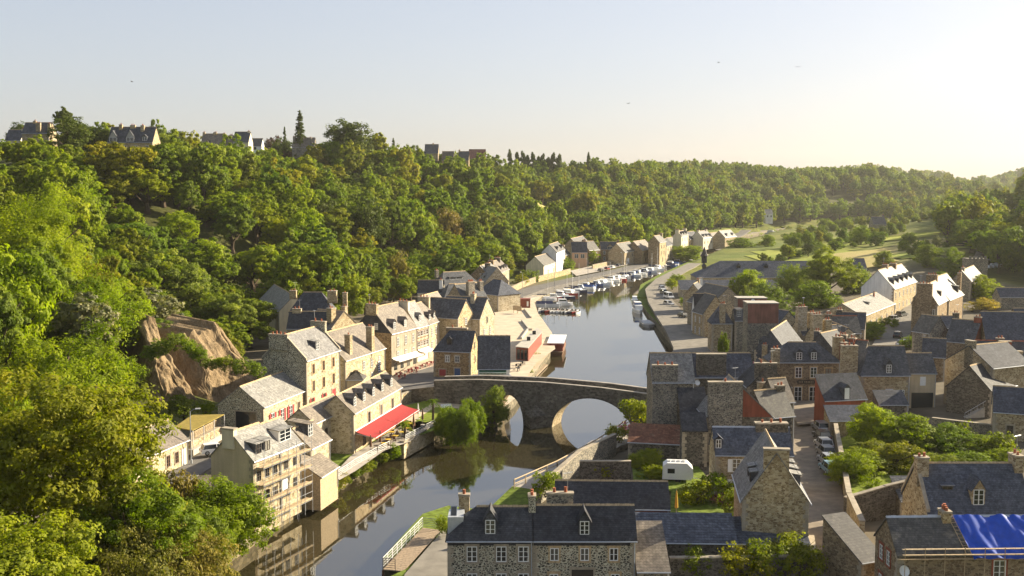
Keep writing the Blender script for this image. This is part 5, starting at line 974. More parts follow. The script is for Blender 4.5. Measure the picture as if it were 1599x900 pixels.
def awning(h, u0, u1, z, depth, mat, label, drop=.6, name='awning'):
    mb = MB(); W = u1 - u0; nx, ny = max(6, int(W / .33)), 5; k = max(1, round(W / 8))          # cloth hung between arms, a gap between its panels
    for p in range(k):
        a, b = u0 + W * p / k + .04, u0 + W * (p + 1) / k - .04; base = len(mb.v)
        for i in range(nx + 1):
            for j in range(ny + 1): f, g = i / nx, j / ny; mb.v.append((a + (b - a) * f, -.05 - depth * g, z - drop * g - .10 * math.sin(math.pi * g) - .035 * abs(math.sin(f * math.pi * nx / 3.0))))
            mb.v.append((a + (b - a) * f, -.05 - depth, z - drop - .20 - .05 * (i % 2)))
        m = ny + 2
        for i in range(nx):
            for j in range(ny + 1): q = base + i * m + j; mb.f.append((q, q + 1, q + m + 1, q + m)); mb.m.append(0)
    n = int(W / 2.6) + 1
    for i in range(n + 1): x = u0 + .1 + (W - .2) * i / n; mb.tube([(x, -.05, z - .35), (x, -depth, z - drop - .08)], .03, 4, 1)
    mb.tube([(u0, -.08, z + .03), (u1, -.08, z + .03)], .09, 6, 1); mb.tube([(u0, -depth - .05, z - drop - .02), (u1, -depth - .05, z - drop - .02)], .045, 5, 1)
    o = mb.build(name, [M[mat], M['white_metal']], None); o.location = h.root.location; o.rotation_euler = h.root.rotation_euler; tag(o, label, 'awning'); return o
awning(h, .2, h.W - .2, 2.5, 1.6, 'awning_white', 'pale shop awning on the tall corner house', .4)
h = H_('timber_house', 'timber-framed house with glazed wooden front and very steep pale roof in the cafe row', (651.5, 511), (669, 506), 7.4, (628, 475), 1.5, 'gable', zg=3.1, wall='render_cream', roof='slate_pale', dorm=[('F', [.45], .6, 1.2, 1.4, {'gh': .5})], chim=[(0, .5, .9, 2.6, .6, 3)])
mb = MB()
for i in range(9): x = h.W * i / 8; mb.box(x - .07, x + .07, -.06, 0, 2.6, 7.3)
for z in (2.6, 4.2, 4.9, 6.4, 7.2): mb.box(0, h.W, -.07, -.06 + .005, z, z + .16)
mb.build('timber_frame', M['brown_wood'], h.root)
for z in (3.0, 5.2):
    for i in range(4): add_window(h, 'F', h.W * (i * 2 + 1) / 8, z + .1, 1.0, 1.1, 'white+plain')
awning(h, .1, h.W - .1, 2.5, 1.5, 'awning_white', 'white awning under the timber-framed house', .4)
H_('stone_house', 'pale stone house with two dormers, third in the cafe row', (669.5, 506), (685, 500.5), 7.4, (641, 477), 1.2, 'gable', zg=3.1, wall='rubble_cream', roof='slate_brown', dorm=[('F', [.3, .75], .5, 1.1, 1.3, {'gh': .5})], wins=[('F', [.3, .72], 4.7, .85, 1.6, 'white'), ('F', [.3, .72], 1.8, .85, 1.6, 'white')], chim=[(1, .5, .9, 2.6, 1.0, 3)])
H_('stone_house', 'pale stone house with dark lucarne and steep left gable, last in the cafe row', (685.5, 500), (709, 492), 7.0, (668, 460), 1.3, 'gable', zg=3.1, wall='granite', roof='slate_brown', gable_wall='render_cream', dorm=[('F', [.25, .6], .4, 1.4, 1.5, {'gh': .7, 'style': 'white+plain'})], wins=[('F', [.3, .7], 4.4, .85, 1.6, 'white'), ('F', [.3, .7], 1.4, .85, 1.6, 'white')])
h = H_('stone_house', 'brown stone house with white windows by the left end of the bridge', (677, 547), (735, 549), 5.2, (712, 516), 1.1, 'hipL', zg=3.2, wall='rubble_brown', roof='slate', hipw=2.4, gable_wall='rubble_tan', wins=[('F', [.375, .635], 3.0, .85, 1.25, 'white'), ('F', [.24], .3, 1.3, 1.2, 'reddoor'), ('F', [.64], 0, 1.1, 1.8, 'bluedoor'), ('R', [.45], 5.4, .6, 1.2, 'dark'), ('R', [.5], 2.6, .5, 1.2, 'dark')], dorm=[('F', [.39], .9, 1.1, 1.2, {'gh': .5, 'style': 'dark+plain'})], chim=[(.5, .56, 4.2, .9, .5, 2, 'rubble_brown')])
h = H_('creperie', 'steep black slate house with green and white awnings beside the bridge', (746, 575), (796, 575), 3.8, (780, 521), 1.35, 'gable', D=8, zg=2.6, wall='render_white', roof='slate', gable_wall='render_white', wins=[('R', [.4], 2.6, .7, 1.2, 'dark'), ('R', [.6], 5.2, .6, 1.0, 'dark')])
awning(h, .2, h.W - .6, 3.5, 1.2, 'green_paint', 'dark green awning under the steep black slate roof', .35); awning(h, -1.0, h.W + .3, 2.5, 2.8, 'awning_white', 'wide cream awning at the terrace beside the bridge', .5)
# left bank, roofs behind the cafe row
H_('gable_house', 'pale gabled house front with dark roof facing the quay, left of the pair', (715, 497), (740, 492), 8.0, kind='front', apex=(729, 468), L=11, zg=2.9, wall='rubble_cream', roof='slate', wins=[('F', [.5], 6.2, .8, 1.4, 'white'), ('F', [.3, .7], 3.6, .8, 1.5, 'white'), ('F', [.3, .7], .6, .9, 1.8, 'dark')])
H_('gable_house', 'gabled house front with dark roof facing the quay, right of the pair', (749, 498), (772, 491), 7.4, kind='front', apex=(757, 466), L=10, zg=2.8, wall='rubble_cream', roof='slate', wins=[('F', [.5], 6.0, .8, 1.3, 'dark'), ('F', [.3, .7], 3.2, .8, 1.5, 'white'), ('F', [.3, .7], .5, .9, 1.8, 'dark')], chim=[(.4, .3, 1.2, 1.0, .9, 2)])
H_('stone_house', 'stone chimney-gabled house behind the pair of gabled fronts', (724, 470), (762, 466), 8.6, (742, 442), 1.2, 'gable', zg=3, wall='rubble_grey', roof='slate', chim=[(.35, .1, 2.2, 1.0, .8, 5), (.9, .3, 1.2, 1.0, .5, 2)])
H_('stone_house', 'dark slate house with white-framed skylights at the left of the harbour roofs', (652, 457), (692, 457), 5.2, (670, 438), 1.0, 'gable', zg=4.0, wall='render_cream', roof='slate_dark', sky=[('F', .2, 1.2), ('F', .6, 1.2)], chim=[(.9, .2, .9, .9, .4, 1, 'render_white')])
H_('stone_house', 'long slate house with broad dormer band among the harbour roofs', (690, 450), (752, 446), 5.4, (722, 424), 1.0, 'hip', zg=3.6, wall='rubble_grey', roof='slate', hipw=3.2, dorm=[('F', [.45], 2.2, 5.0, .8, {'shed': True, 'style': 'white+plain'})], chim=[(.06, .5, 1.0, 1.0, .8, 2)])
H_('stone_house', 'hip-roofed slate house reaching towards the quay road', (742, 457), (778, 461), 4.6, (748, 441), .9, 'hip', D=9, zg=2.8, wall='rubble_cream', roof='slate_blue', hipw=3.6)
H_('stone_house', 'low hipped slate roof in the middle of the harbour roofs', (694, 466), (736, 464), 5.0, (716, 449), .9, 'hip', D=8, zg=3, wall='render_beige', roof='slate', hipw=3.0)
H_('stone_house', 'pale stone house with one dark dormer above the quay road', (764, 431), (781, 425), 7.4, (751, 415), 1.0, 'gable', zg=2.8, wall='rubble_cream', roof='slate_pale', gable_wall='rubble_brown', dorm=[('F', [.45], .9, 1.6, 1.2, {'gh': .6, 'style': 'dark+plain'})], wins=[('F', [.25, .7], 4.2, .8, 1.5, 'dark'), ('F', [.25, .7], .3, .9, 2, 'dark')], chim=[(1, .5, 1.0, 1.8, .8, 3, 'rubble_brown')])
H_('stone_house', 'pale stone house with small dormers and dark chimney, nearest the quay road', (781.5, 425), (795, 420), 7.0, (768, 409), 1.0, 'gable', zg=2.8, wall='rubble_cream', roof='slate_brown', dorm=[('F', [.25, .6, .85], .4, 1.0, 1.0, {'gh': .5})], wins=[('F', [.5], 4.0, .8, 1.5, 'dark'), ('F', [.3, .7], .2, .9, 1.8, 'dark')], chim=[(.7, .5, 1.0, 2.2, .9, 3, 'rubble_dark')])
H_('stone_house', 'small house with bright roof patch behind the long slate roof', (742, 436), (758, 440), 5.4, (738, 418), 1.1, 'gable', D=8, zg=3.5, wall='rubble_cream', roof='slate_pale', dorm=[('F', [.6], .6, 1.2, 1.2)], chim=[(.1, .5, 1.0, 1.6, .9, 3, 'rubble_dark')])
# left quay, far row
H_('cottage', 'pale gabled cottage with grey roof at the start of the far quay row', (849, 415), (871, 408), 4.6, (843, 399), .95, 'gable', zg=2.6, wall='render_cream', roof='slate_old', wins=[('F', [.3, .7], .6, 1.0, 1.6, 'dark+plain'), ('L', [.5], .3, 1.6, 2.0, 'grey+plain')])
H_('white_house', 'white three-storey house against the wood behind the pale cottage', (869, 394), (882, 389), 7.4, (861, 381), 1.0, 'gable', zg=4, wall='render_white', roof='slate_old', wins=[('F', 3, 5.0, 1.0, 1.5, 'dark+plain'), ('F', 3, 2.0, 1.0, 1.5, 'dark+plain')], dorm=[('F', 2, .4, 1.1, 1.2)])
H_('pink_house', 'pink house with blue-black roof and tall arched side window', (893, 394), (917, 394), 6.8, (905, 381), 1.0, 'gable', D=9, zg=2.6, wall='render_pink', roof='slate', gable_wall='render_cream', wins=[('F', [.3, .7], 4.0, 1.8, 1.9, 'white+plain'), ('R', [.5], .5, 1.6, 4.6, 'dark+plain')], sky=[('F', .5, 2, 3.2, 1.0)], chim=[(.9, .8, .9, .9, .8, 2)])
H_('white_house', 'pale roof partly hidden in the wood above the pink house', (903, 385), (921, 380), 5, (900, 371), 1.0, 'gable', zg=6, wall='rubble_tan', roof='slate_old')
H_('low_house', 'low dark terrace roof between the pink house and the brown double-gabled house', (919, 395), (939, 395), 3.8, (930, 388), .6, 'gable', D=6, zg=2.8, wall='rubble_tan', roof='slate_brown')
h = H_('stone_house', 'brown stone house with central roof gable on the far quay', (938, 389), (967, 389), 6.4, (952, 378), 1.0, 'gable', zg=2.7, wall='rubble_brown', roof='slate', gable_wall='rubble_tan', wins=[('F', [.2, .5, .8], 3.7, 1.0, 1.7, 'white'), ('F', [.2, .8], .7, 1.0, 1.8, 'white'), ('R', [.5], 3.5, .9, 1.4, 'dark')], dorm=[('F', [.5], .05, 2.6, 1.2, {'gh': 1.5, 'wall': M['rubble_tan'], 'style': 'white+plain'})], chim=[(.97, .5, .9, 1.6, .8, 2)])
H_('stone_house', 'grey-roofed warehouse house right of the brown central-gabled house', (975, 394), (995, 390.5), 6.0, (966, 380), 1.0, 'gable', zg=2.7, wall='rubble_tan', roof='slate_old', wins=[('F', [.25, .6, .85], 3.4, .9, 1.4, 'dark'), ('F', [.3], .2, 2.4, 2.6, 'garage'), ('F', [.75], .2, 1.0, 2, 'dark')])
H_('stone_house', 'stone barn with broad tan roof on the far quay, its brown gable to the left', (1002, 391), (1020, 388), 6.2, (991, 377), .95, 'gable', zg=2.7, wall='rubble_tan', roof='slate_brown', gable_wall='rubble_brown', wins=[('F', [.2, .5, .8], 3.4, .8, 1.2, 'dark'), ('F', [.35, .75], .2, 1.0, 2, 'brown')], sky=[('F', .4, 2, .8, 1, 'white_paint'), ('F', .7, 2, .8, 1, 'white_paint')])
H_('tall_house', 'tall narrow stone house with dark dormer on the far quay', (1030, 379), (1040, 377), 10, (1020, 369), 1.1, 'gable', zg=2.7, wall='rubble_tan', roof='slate_old', gable_wall='rubble_brown', wins=[('F', [.3, .7], 7, .8, 1.5, 'dark'), ('F', [.3, .7], 4, .8, 1.5, 'dark'), ('F', [.5], .4, 1.2, 2, 'dark')], chim=[(1, .5, 1, 2, .8, 3)])
H_('stone_house', 'lower pale house right of the tall narrow one on the far quay', (1040.5, 384), (1050, 382), 7, (1034, 374), 1.0, 'gable', zg=2.7, wall='rubble_cream', roof='slate', wins=[('F', [.3, .7], 4.4, .8, 1.5, 'dark'), ('F', [.3, .7], 1, .8, 1.5, 'dark')])
H_('mansion', 'tall pale mansion with dark chimneys at the end of the far quay row', (1064, 368.5), (1075, 366.5), 11, (1056, 362), 1.0, 'gable', zg=3, wall='render_cream', roof='slate_old', wins=[('F', 3, 8, .9, 1.8, 'dark+plain'), ('F', 3, 4.6, .9, 1.8, 'dark+plain'), ('F', 3, 1, .9, 2, 'dark+plain')], dorm=[('F', 3, .3, 1, 1.2)], chim=[(0, .5, 1, 2, 1, 3), (1, .5, 1, 2, 1, 3)])
H_('ivy_house', 'yellow ivy-clad house with bright dormered roof beyond the mansion', (1098, 372), (1113, 370.5), 5.6, (1094, 363), 1.0, 'gable', zg=3, D=8, wall='render_cream', roof='slate_pale', dorm=[('F', 3, .6, 1.2, 1.2, {'style': 'dark+plain'})], wins=[('F', 3, 2, .9, 1.6, 'dark+plain')], chim=[(.1, .5, 1, 1.4, .8, 2), (.9, .5, 1, 1.4, .8, 2)])
H_('far_house', 'bright-roofed house right of the ivy-clad one, beside the trees', (1132, 371), (1150, 369), 5.4, (1130, 363), 1.0, 'gable', zg=3, D=8, wall='rubble_tan', roof='slate_pale', dorm=[('F', 2, .6, 1.4, 1.2, {'style': 'dark+plain'})], wins=[('F', 3, 2, .9, 1.6, 'dark+plain')])
H_('stone_house', 'small stone house between the tall narrow one and the mansion', (1051, 384), (1063, 382), 5.5, (1045, 375), 1.0, 'gable', zg=2.7, D=8, wall='rubble_tan', roof='slate_old', wins=[('F', [.3, .7], 3, .8, 1.4, 'dark')], chim=[(.9, .5, 1, 1.4, .7, 2)])
H_('stone_house', 'low stone house between the mansion and the ivy-clad house', (1077, 374), (1093, 371.5), 5, (1072, 366), 1.0, 'gable', zg=3, D=8, wall='rubble_tan', roof='slate', wins=[('F', 3, 1.5, .9, 1.4, 'dark+plain')], chim=[(.1, .5, 1, 1.4, .7, 2)])
H_('stone_house', 'low outbuilding with tan roof right of the ivy-clad house', (1115, 372.5), (1129, 370.5), 4, (1111, 367), .9, 'gable', zg=3, D=7, wall='rubble_tan', roof='slate_brown')
H_('stone_house', 'slate house between the white three-storey house and the pink house', (880, 399), (891, 397), 5.5, (876, 390), 1.0, 'gable', zg=2.8, D=7, wall='rubble_tan', roof='slate', wins=[('F', [.3, .7], 2.8, .8, 1.4, 'dark')], chim=[(.9, .5, 1, 1.4, .7, 2)])
H_('stone_house', 'taller stone house filling the row between the pink house and the brown central-gabled house', (920, 391), (936, 390), 6, (928, 381), 1.0, 'gable', zg=3, D=8, wall='rubble_brown', roof='slate_old', wins=[('F', [.3, .7], 3.4, .8, 1.4, 'white'), ('F', [.3, .7], .8, .8, 1.4, 'dark')], chim=[(.05, .5, 1, 1.4, .8, 2)])
H_('far_house', 'white house half hidden in the wood beyond the river bend', (1196, 334), (1207, 334), 7, (1198, 328), .8, 'gable', D=9, zg=9, wall='render_white', roof='slate_pale', wins=[('F', 2, 4, 1, 1.6, 'dark+plain')])
# ---------------------------------------------------------------- houses on the crest of the left hill
CREST = []
def crest_house(name, label, px0, px1, py_eave, hw, ridge_py, base_py=None, **kw):
    px = (px0 + px1) / 2; d = ray(px, py_eave); ds = np.arange(270, 720, 2.0); t = ds / d.y
    need = CAMH + d.z * t - hw; gz = height(np.stack([d.x * t, ds], 1)); e = np.abs(gz - need) + .004 * ds; k = int(np.argmin(e)); p = at_d(px, py_eave, float(ds[k])); kw.setdefault('tp', 1.1)
    h = H_(name, label, (px0, py_eave), (px1, py_eave), hw, (px, ridge_py), zg=p.z - hw, D=kw.pop('D', 8), **kw)
    CREST.append((px0, px1, base_py or py_eave - 3, h)); return h
crest_house('villa', 'large slate-roofed villa with two gabled dormers on the hill crest', 168, 238, 222, 3.6, 200, wall='rubble_tan', roof='slate', D=9, dorm=[('F', [.12, .5], .1, 2.8, 1.6, {'gh': 2.4, 'wall': M['render_grey'], 'style': 'white+plain'}), ('F', [.82], .4, 1.8, 1.4, {'gh': .8})], wins=[('F', 4, .9, 1.2, 1.5, 'white+plain')], chim=[(.22, .45, 1.1, 1.1, .9, 2), (.48, .5, 1.8, 1.0, .7, 3), (.72, .4, 1.2, 1.3, .6, 2)], tp=1.2)  # wall colour darkened to stand in for shade on the villa front
crest_house('stone_house', 'small slate house at the far left of the hill crest, half behind trees', 8, 32, 219, 3, 209, wall='render_cream', roof='slate', chim=[(.95, .5, .9, 1.2, .5, 2)], D=7)
crest_house('stone_house', 'slate house with three chimneys on the crest between the left-edge trees', 34, 76, 208, 3, 197, wall='rubble_tan', roof='slate', chim=[(.35, .5, 1, 1, .6, 2), (.6, .1, 1.6, 1, -.2, 3), (1, .1, 1, 1, -.5, 2)], D=7)
h = crest_house('villa', 'villa with steep lit roof and green-railed balcony on the hill crest', 313, 348, 232, 4, 208, wall='rubble_tan', roof='slate_brown', gable_wall='render_cream', tp=1.4, D=9, wins=[('F', [.3, .7], 1.2, 1.2, 1.6, 'white+plain')], dorm=[('F', [.3], .4, 1.6, 1.8, {'gh': .9})], chim=[(.05, .5, 1, 1, .6, 2), (.55, .5, 1.4, 1, .6, 3), (.95, .5, 1.2, 1, .2, 2)])
mb = MB(); mb.box(-3, h.W * .8, -2.4, -.05, -1, -.1, 0); mb.box(-3, h.W * .8, -2.45, -2.4, -.1, 1.0, 1); mb.build('balcony', [M['render_grey'], M['hull_white']], h.root)
crest_house('stone_house', 'row house with slanting tan roof right of the balconied villa', 350, 376, 231, 3, 210, wall='render_cream', roof='slate_brown', D=8, tp=1.3, chim=[(.3, .5, 1.4, 1, .4, 3)])
crest_house('stone_house', 'slate house with lit cream gable on the crest', 364, 388, 222, 3, 212, wall='render_cream', roof='slate', D=8, chim=[(.9, .5, 1, 1, .3, 2)])
crest_house('white_house', 'small white gabled house on the crest before the copper tree', 388, 408, 228, 3, 218, wall='render_white', roof='slate_old', D=7, wins=[('F', [.5], 1, 1.4, 1.4, 'dark+plain')])
crest_house('stone_house', 'weathered stone house with stepped chimneys under the spruce on the crest', 456, 490, 230, 4, 213, wall='rubble_grey', roof='slate_brown', D=9, chim=[(.05, .3, 1, 1, .5, 2), (.45, .4, 1, 1, .4, 2), (.8, .4, 1, 1, .1, 2)], dorm=[('F', [.9], .4, 1.4, 1.4)])
crest_house('far_house', 'grey far house on the skyline right of the small conifer', 663, 684, 239, 3, 231, wall='rubble_tan', roof='slate', D=9, chim=[(.6, .5, 1, 1, .4, 2)])
crest_house('far_house', 'far pale house with dormer low on the skyline', 690, 708, 250, 3, 242, wall='rubble_tan', roof='slate_old', D=9, dorm=[('F', [.5], .4, 1.6, 1.4)])
crest_house('far_house', 'long low far roof on the skyline left of the red-brown tree', 716, 732, 250, 3, 243, wall='rubble_tan', roof='slate', D=9, chim=[(.05, .5, 1, 1, .8, 2)])
crest_house('far_house', 'far red-brown roof on the skyline behind the red-brown tree', 732, 758, 248, 3, 237, wall='rubble_brown', roof='tile_red', D=11)
# ================================================================ bridge, walls, terraces, boats, cars and street furniture
def line_frame(P0, P1):
    X = Vector((P1[0] - P0[0], P1[1] - P0[1], 0)); L = X.length; X.normalize(); return L, math.atan2(X.y, X.x)
def bridge():
    P0, P1 = (-13.5, 186.0), (24.5, 170.7); L, rz = line_frame(P0, P1)
    r = empty('stone_bridge', (P0[0], P0[1], 0), rz, 'old stone bridge with one wide and one small arch across the river', 'bridge')
    deck = lambda s: np.interp(s, [0, 8, 20, 30, L], [5.4, 6.1, 6.45, 6.25, 5.6]); T_ = 4.6
    arches = [(28.6, 6.9, 5.35), (13.9, 2.7, 4.9)]
    def bot(s):
        for c, a, h in arches:
            if abs(s - c) < a: return -.2 + (h + .2) * math.sqrt(max(0, 1 - ((s - c) / a) ** 2)) ** (1.0 if a > 4 else .85)
        return -2.5
    ss = sorted(set(list(np.linspace(0, L, 60)) + [c + a * math.cos(t) for c, a, _ in arches for t in np.linspace(0, math.pi, 26)] + [c + sg * (a + .001) for c, a, _ in arches for sg in (-1, 1)]))
    mb = MB()
    for s0, s1 in zip(ss[:-1], ss[1:]):
        b0, b1 = bot(s0 + 1e-6), bot(s1 - 1e-6); d0, d1 = deck(s0), deck(s1)
        for y, fl in ((0, 1), (T_, -1)):
            q = [(s0, y, b0), (s1, y, b1), (s1, y, d1), (s0, y, d0)]; mb.face(q[::fl], 0)
        if b0 > -2 or b1 > -2: mb.face([(s0, 0, b0), (s0, T_, b0), (s1, T_, b1), (s1, 0, b1)], 1)
        mb.face([(s0, 0, d0), (s1, 0, d1), (s1, T_, d1), (s0, T_, d0)], 2)
    mb.build('arch_wall', [M['bridge_stone'], M['rubble_tan'], M['road']], r)
    for c, a, h in arches:                                    # voussoirs, standing a little proud of the wall
        mb = MB(); n = 30 if a > 4 else 14
        for i in range(n):
            t0, t1 = math.pi * (i + .06) / n, math.pi * (i + .94) / n
            q = [(c + (a + k) * math.cos(t), -.07, max(-.2, -.2 + (h + .2 + k) * math.sin(t))) for t, k in ((t0, .02), (t1, .02), (t1, .55), (t0, .55))]; mb.prism(q, (0, .09, 0))
        mb.build('arch_ring', M['bridge_stone'], r)
    for y0, y1 in ((-.02, .38), (T_ - .38, T_ + .02)):
        mb = MB()
        for s0, s1 in zip(np.linspace(0, L, 20)[:-1], np.linspace(0, L, 20)[1:]):
            a_, b_ = deck(s0), deck(s1); q = lambda z0, z1, e: [[(s0, y0 - e, a_ + z0), (s1, y0 - e, b_ + z0), (s1, y0 - e, b_ + z1), (s0, y0 - e, a_ + z1)], (0, y1 - y0 + 2 * e, 0)]
            mb.prism(*q(-.02, .95, 0), 0); mb.prism(*q(.95, 1.08, .06), 1)
        mb.build('parapet', [M['bridge_stone'], M['paving']], r)
    mb = MB(); c = 18.9; mb.prism([(c - 2.0, 0, -2), (c, -2.6, -2), (c + 2.0, 0, -2)], (0, 0, 4.0)); mb.face([(c - 2.0, 0, 2.0), (c, -2.6, 2.0), (c, 0, 3.6)]); mb.face([(c, -2.6, 2.0), (c + 2.0, 0, 2.0), (c, 0, 3.6)]); mb.build('cutwater', M['bridge_stone'], r)
    mb = MB(); mb.v = [(-13, 1.5, 2.9), (-12, 7, 2.9), (0.4, 4.4, 5.4), (0.4, .2, 5.4), (-13, 1.5, 0), (-12, 7, 0), (.4, 4.4, 0), (.4, .2, 0)]
    mb.f = [(3, 2, 1, 0), (0, 4, 7, 3), (1, 2, 6, 5), (0, 1, 5, 4)]; mb.m = [1, 0, 0, 0]; mb.build('approach_ramp', [M['bridge_stone'], M['road']], r)
bridge()
def wall(name, label, pts, hs, mat='rubble_grey', t=.5, cope='granite', cat='wall', lo=-1.0):
    """a free-standing masonry wall along points (x, y, ground z); hs: heights"""
    pts = [Vector(p) for p in pts]; hs = hs if isinstance(hs, (list, tuple)) else [hs] * len(pts); mb = MB()
    for i in range(len(pts) - 1):
        a, b = pts[i], pts[i + 1]; d = (b - a); d.z = 0; d.normalize(); n = Vector((-d.y, d.x, 0)) * t / 2; ex = d * t / 2 * (.99 if i < len(pts) - 2 else 0); sx = d * 0
        za, zb = a.z + hs[i], b.z + hs[i + 1]
        q = [(*(a - n - sx).xy, a.z + lo), (*(b - n + ex).xy, b.z + lo), (*(b - n + ex).xy, zb + .001 * i), (*(a - n - sx).xy, za + .001 * i)]; mb.prism(q, n * 2, 0)
        if cope:
            m = n * 1.25; q = [(*(a - m - sx).xy, za + .002), (*(b - m + ex).xy, zb + .002), (*(b - m + ex).xy, zb + .12 + .002 * i), (*(a - m - sx).xy, za + .12 + .002 * i)]; mb.prism(q, m * 2, 1)
    return tag(mb.build(name, [M[mat], M[cope or mat]]), label, cat)
W_ = wall
p3 = lambda x, y, z: at(x, y, z)
W_('garden_wall', 'curved stone wall between the riverside garden and the street', [p3(612, 640, 2.6), p3(628, 628, 2.6), p3(660, 618, 2.6), p3(690, 612, 2.6)], [1.4, 1.4, 1.5, 1.6], 'rubble_tan')
W_('garden_wall', 'straight stone wall at the back of the riverside garden, running to the bridge', [p3(698, 618, 2.4), p3(775, 622, 2.2)], [2.6, 2.9], 'rubble_grey')
sheet('garden_lawn', [at(x, y, 2.62) for x, y in ((626, 646), (632, 634), (664, 626), (672, 632), (640, 652))], 'lawn'); sheet('garden_lawn', [at(x, y, 2.62) for x, y in ((648, 656), (680, 636), (716, 638), (706, 650), (664, 660))], 'lawn')
sheet('garden_path', [at(x, y, 2.60) for x, y in ((632, 655), (676, 628), (690, 622), (730, 634), (734, 642), (716, 640), (684, 636), (646, 660))], 'pale_path')
sheet('garden_ground', [at(x, y, 2.56) for x, y in ((612, 648), (690, 614), (774, 624), (770, 650), (720, 660), (655, 680), (628, 668))], 'bank_grass')
sheet('restaurant_terrace', [at(x, y, 2.56) for x, y in ((548, 712), (628, 664), (690, 652), (640, 690), (600, 704), (555, 736), (530, 750), (520, 742))], 'paving')
def bench(p, rz, label):
    r = empty('park_bench', p, rz, label, 'bench'); mb = MB(); mb.box(-.9, .9, -.25, .25, .40, .46); mb.build('seat', M['white_paint'], r)
    mb = MB(); mb.prism([(-.9, .22, .5), (.9, .22, .5), (.9, .34, .9), (-.9, .34, .9)], (0, .05, 0)); mb.build('backrest', M['white_paint'], r)
    for x in (-.75, .75): mb = MB(); mb.box(x - .05, x + .05, -.22, .3, 0, .40); mb.build('leg', M['concrete'], r)
bench(at(714, 630, 2.62), -.2, 'pale bench on the garden path nearest the bridge'); bench(at(697, 640, 2.62), .3, 'pale bench at the river side of the garden lawn')
def palm(p, h, label):
    r = empty('palm_tree', p, 0, label, 'palm'); mb = MB(); mb.tube([(0, 0, -.3), (.05, 0, h * .5), (0, .05, h)], [.22, .17, .15], 8); mb.build('trunk', M['bark'], r)
    rs = np.random.RandomState(4); C, N, T_ = [], [], []
    for i in range(26):
        a = i * 2.4; el = rs.uniform(-.5, 1.0); L = rs.uniform(1.1, 1.6)
        for k in range(26):
            f = (k + 1) / 26; c = np.array([math.cos(a) * L * f * math.cos(el * .6), math.sin(a) * L * f * math.cos(el * .6), h + L * (math.sin(el) * f - .9 * f * f)]); C.append(c + rs.normal(0, .05, 3)); N.append(rs.normal(0, .4, 3) + np.array([0, 0, 1])); T_.append(.5 + rs.normal(0, .1))
    put('crown', leaf_mesh('crown', np.array(C), np.array(N), np.full(len(C), .3), np.array(T_), 'leaf', rs, .3), r)
palm(at(676, 656, 2.6), 3.1, 'little palm tree at the river edge of the garden'); palm(at(632, 684, 2.6), 2.2, 'small palm on the restaurant terrace beside the railing')
h = HOUSES['restaurant with five dormers over a red awning terrace by the river']
awning(h, .4, h.W - .3, 2.85, 3.1, 'awning_red', 'long red awning over the riverside restaurant terrace', .75)
def railing(name, label, pts, hgt=1.0, mat='white_metal', rails=4, step=1.6, pr=.035, rr=.022, cat='railing', flat=False):
    pts = [Vector(p) for p in pts]; r = empty(name, pts[0], 0, label, cat); o = pts[0]; mb = MB(); pb = MB()
    for a, b in zip(pts[:-1], pts[1:]):
        n = max(1, round((b - a).length / step))
        for i in range(n + 1):
            p = a.lerp(b, i / n) - o; pb.tube([p - Vector((0, 0, .1)), p + Vector((0, 0, hgt + .03))], pr, 5)
        for k in range(rails): z = Vector((0, 0, hgt * (1 - k / rails))); mb.tube([a - o + z, b - o + z], rr if k else rr * 1.5, 5)
    mb.build('rail', M[mat], r); pb.build('post', M[mat], r); return r
railing('railing', 'white metal railing on the quay edge beside the scaffold', [at(520, 752, 2.4), at(556, 728, 2.4), at(588, 710, 2.5)])
railing('railing', 'short white railing between the two terrace steps', [at(591, 708, 2.5), at(608, 700, 2.5)])
railing('railing', 'white railing along the high terrace wall by the restaurant', [at(633, 690, 2.6), at(660, 676, 2.6), at(686, 662, 2.6)])
W_('terrace_wall', 'stone retaining wall of the restaurant terrace above the water', [at(628, 706, 1.2), at(660, 688, 1.2), at(686, 672, 1.2)], [1.5, 1.5, 1.5], 'rubble_cream', .6)
def parasol(p, col, label, h=2.7, group=None):
    r = empty('closed_parasol', p, 0, label, 'parasol', group); mb = MB(); mb.tube([(0, 0, 0), (0, 0, h)], .03, 6); mb.build('pole', M['steel'], r)
    mb = MB(); mb.lathe([(.05, h * .32), (.2, h * .36), (.16, h * .6), (.07, h * .92), (.0, h)], n=9); mb.build('folded_canopy', M[col], r); mb = MB(); mb.box(-.3, .3, -.3, .3, 0, .08); mb.build('base', M['concrete'], r)
for i, (x, y, c, lb) in enumerate(((579, 708, 'brown_wood', 'brown closed parasol at the near end of the red awning'), (594, 700, 'brown_wood', 'brown closed parasol second from the near end of the terrace'), (646, 672, 'brown_wood', 'brown closed parasol at the far end of the terrace'), (660, 664, 'brown_wood', 'last brown closed parasol beside the small palm railing'), (653, 655, 'awning_white', 'white and pink closed parasol beyond the red awning'))): parasol(at(x, y, 2.6), c, lb)
parasol(at(1056, 808, 2.6), 'yellow_cloth', 'tall closed yellow parasol in the garden behind the low blue roof', 3.2)
def cafe_table(p, col, label, group):
    r = empty('cafe_table', p, random.uniform(0, 3), label, 'table', group); mb = MB(); mb.box(-.4, .4, -.4, .4, .70, .75); mb.build('tabletop', M[col], r); mb = MB(); mb.tube([(0, 0, 0), (0, 0, .70)], .04, 6); mb.box(-.22, .22, -.22, .22, 0, .04); mb.build('leg', M['black_metal'], r)
    return r
def chair_mesh(col):
    mb = MB(); mb.box(-.2, .2, -.2, .2, .42, .46); mb.box(-.2, .2, .17, .2, .46, .88)
    for x in (-.18, .18):
        for y in (-.18, .18): mb.box(x - .02, x + .02, y - .02, y + .02, 0, .42)
    return mb.mesh('cafe_chair', M[col])
CH = {c: chair_mesh(c) for c in ('brown_wood', 'red_paint', 'black_metal')}
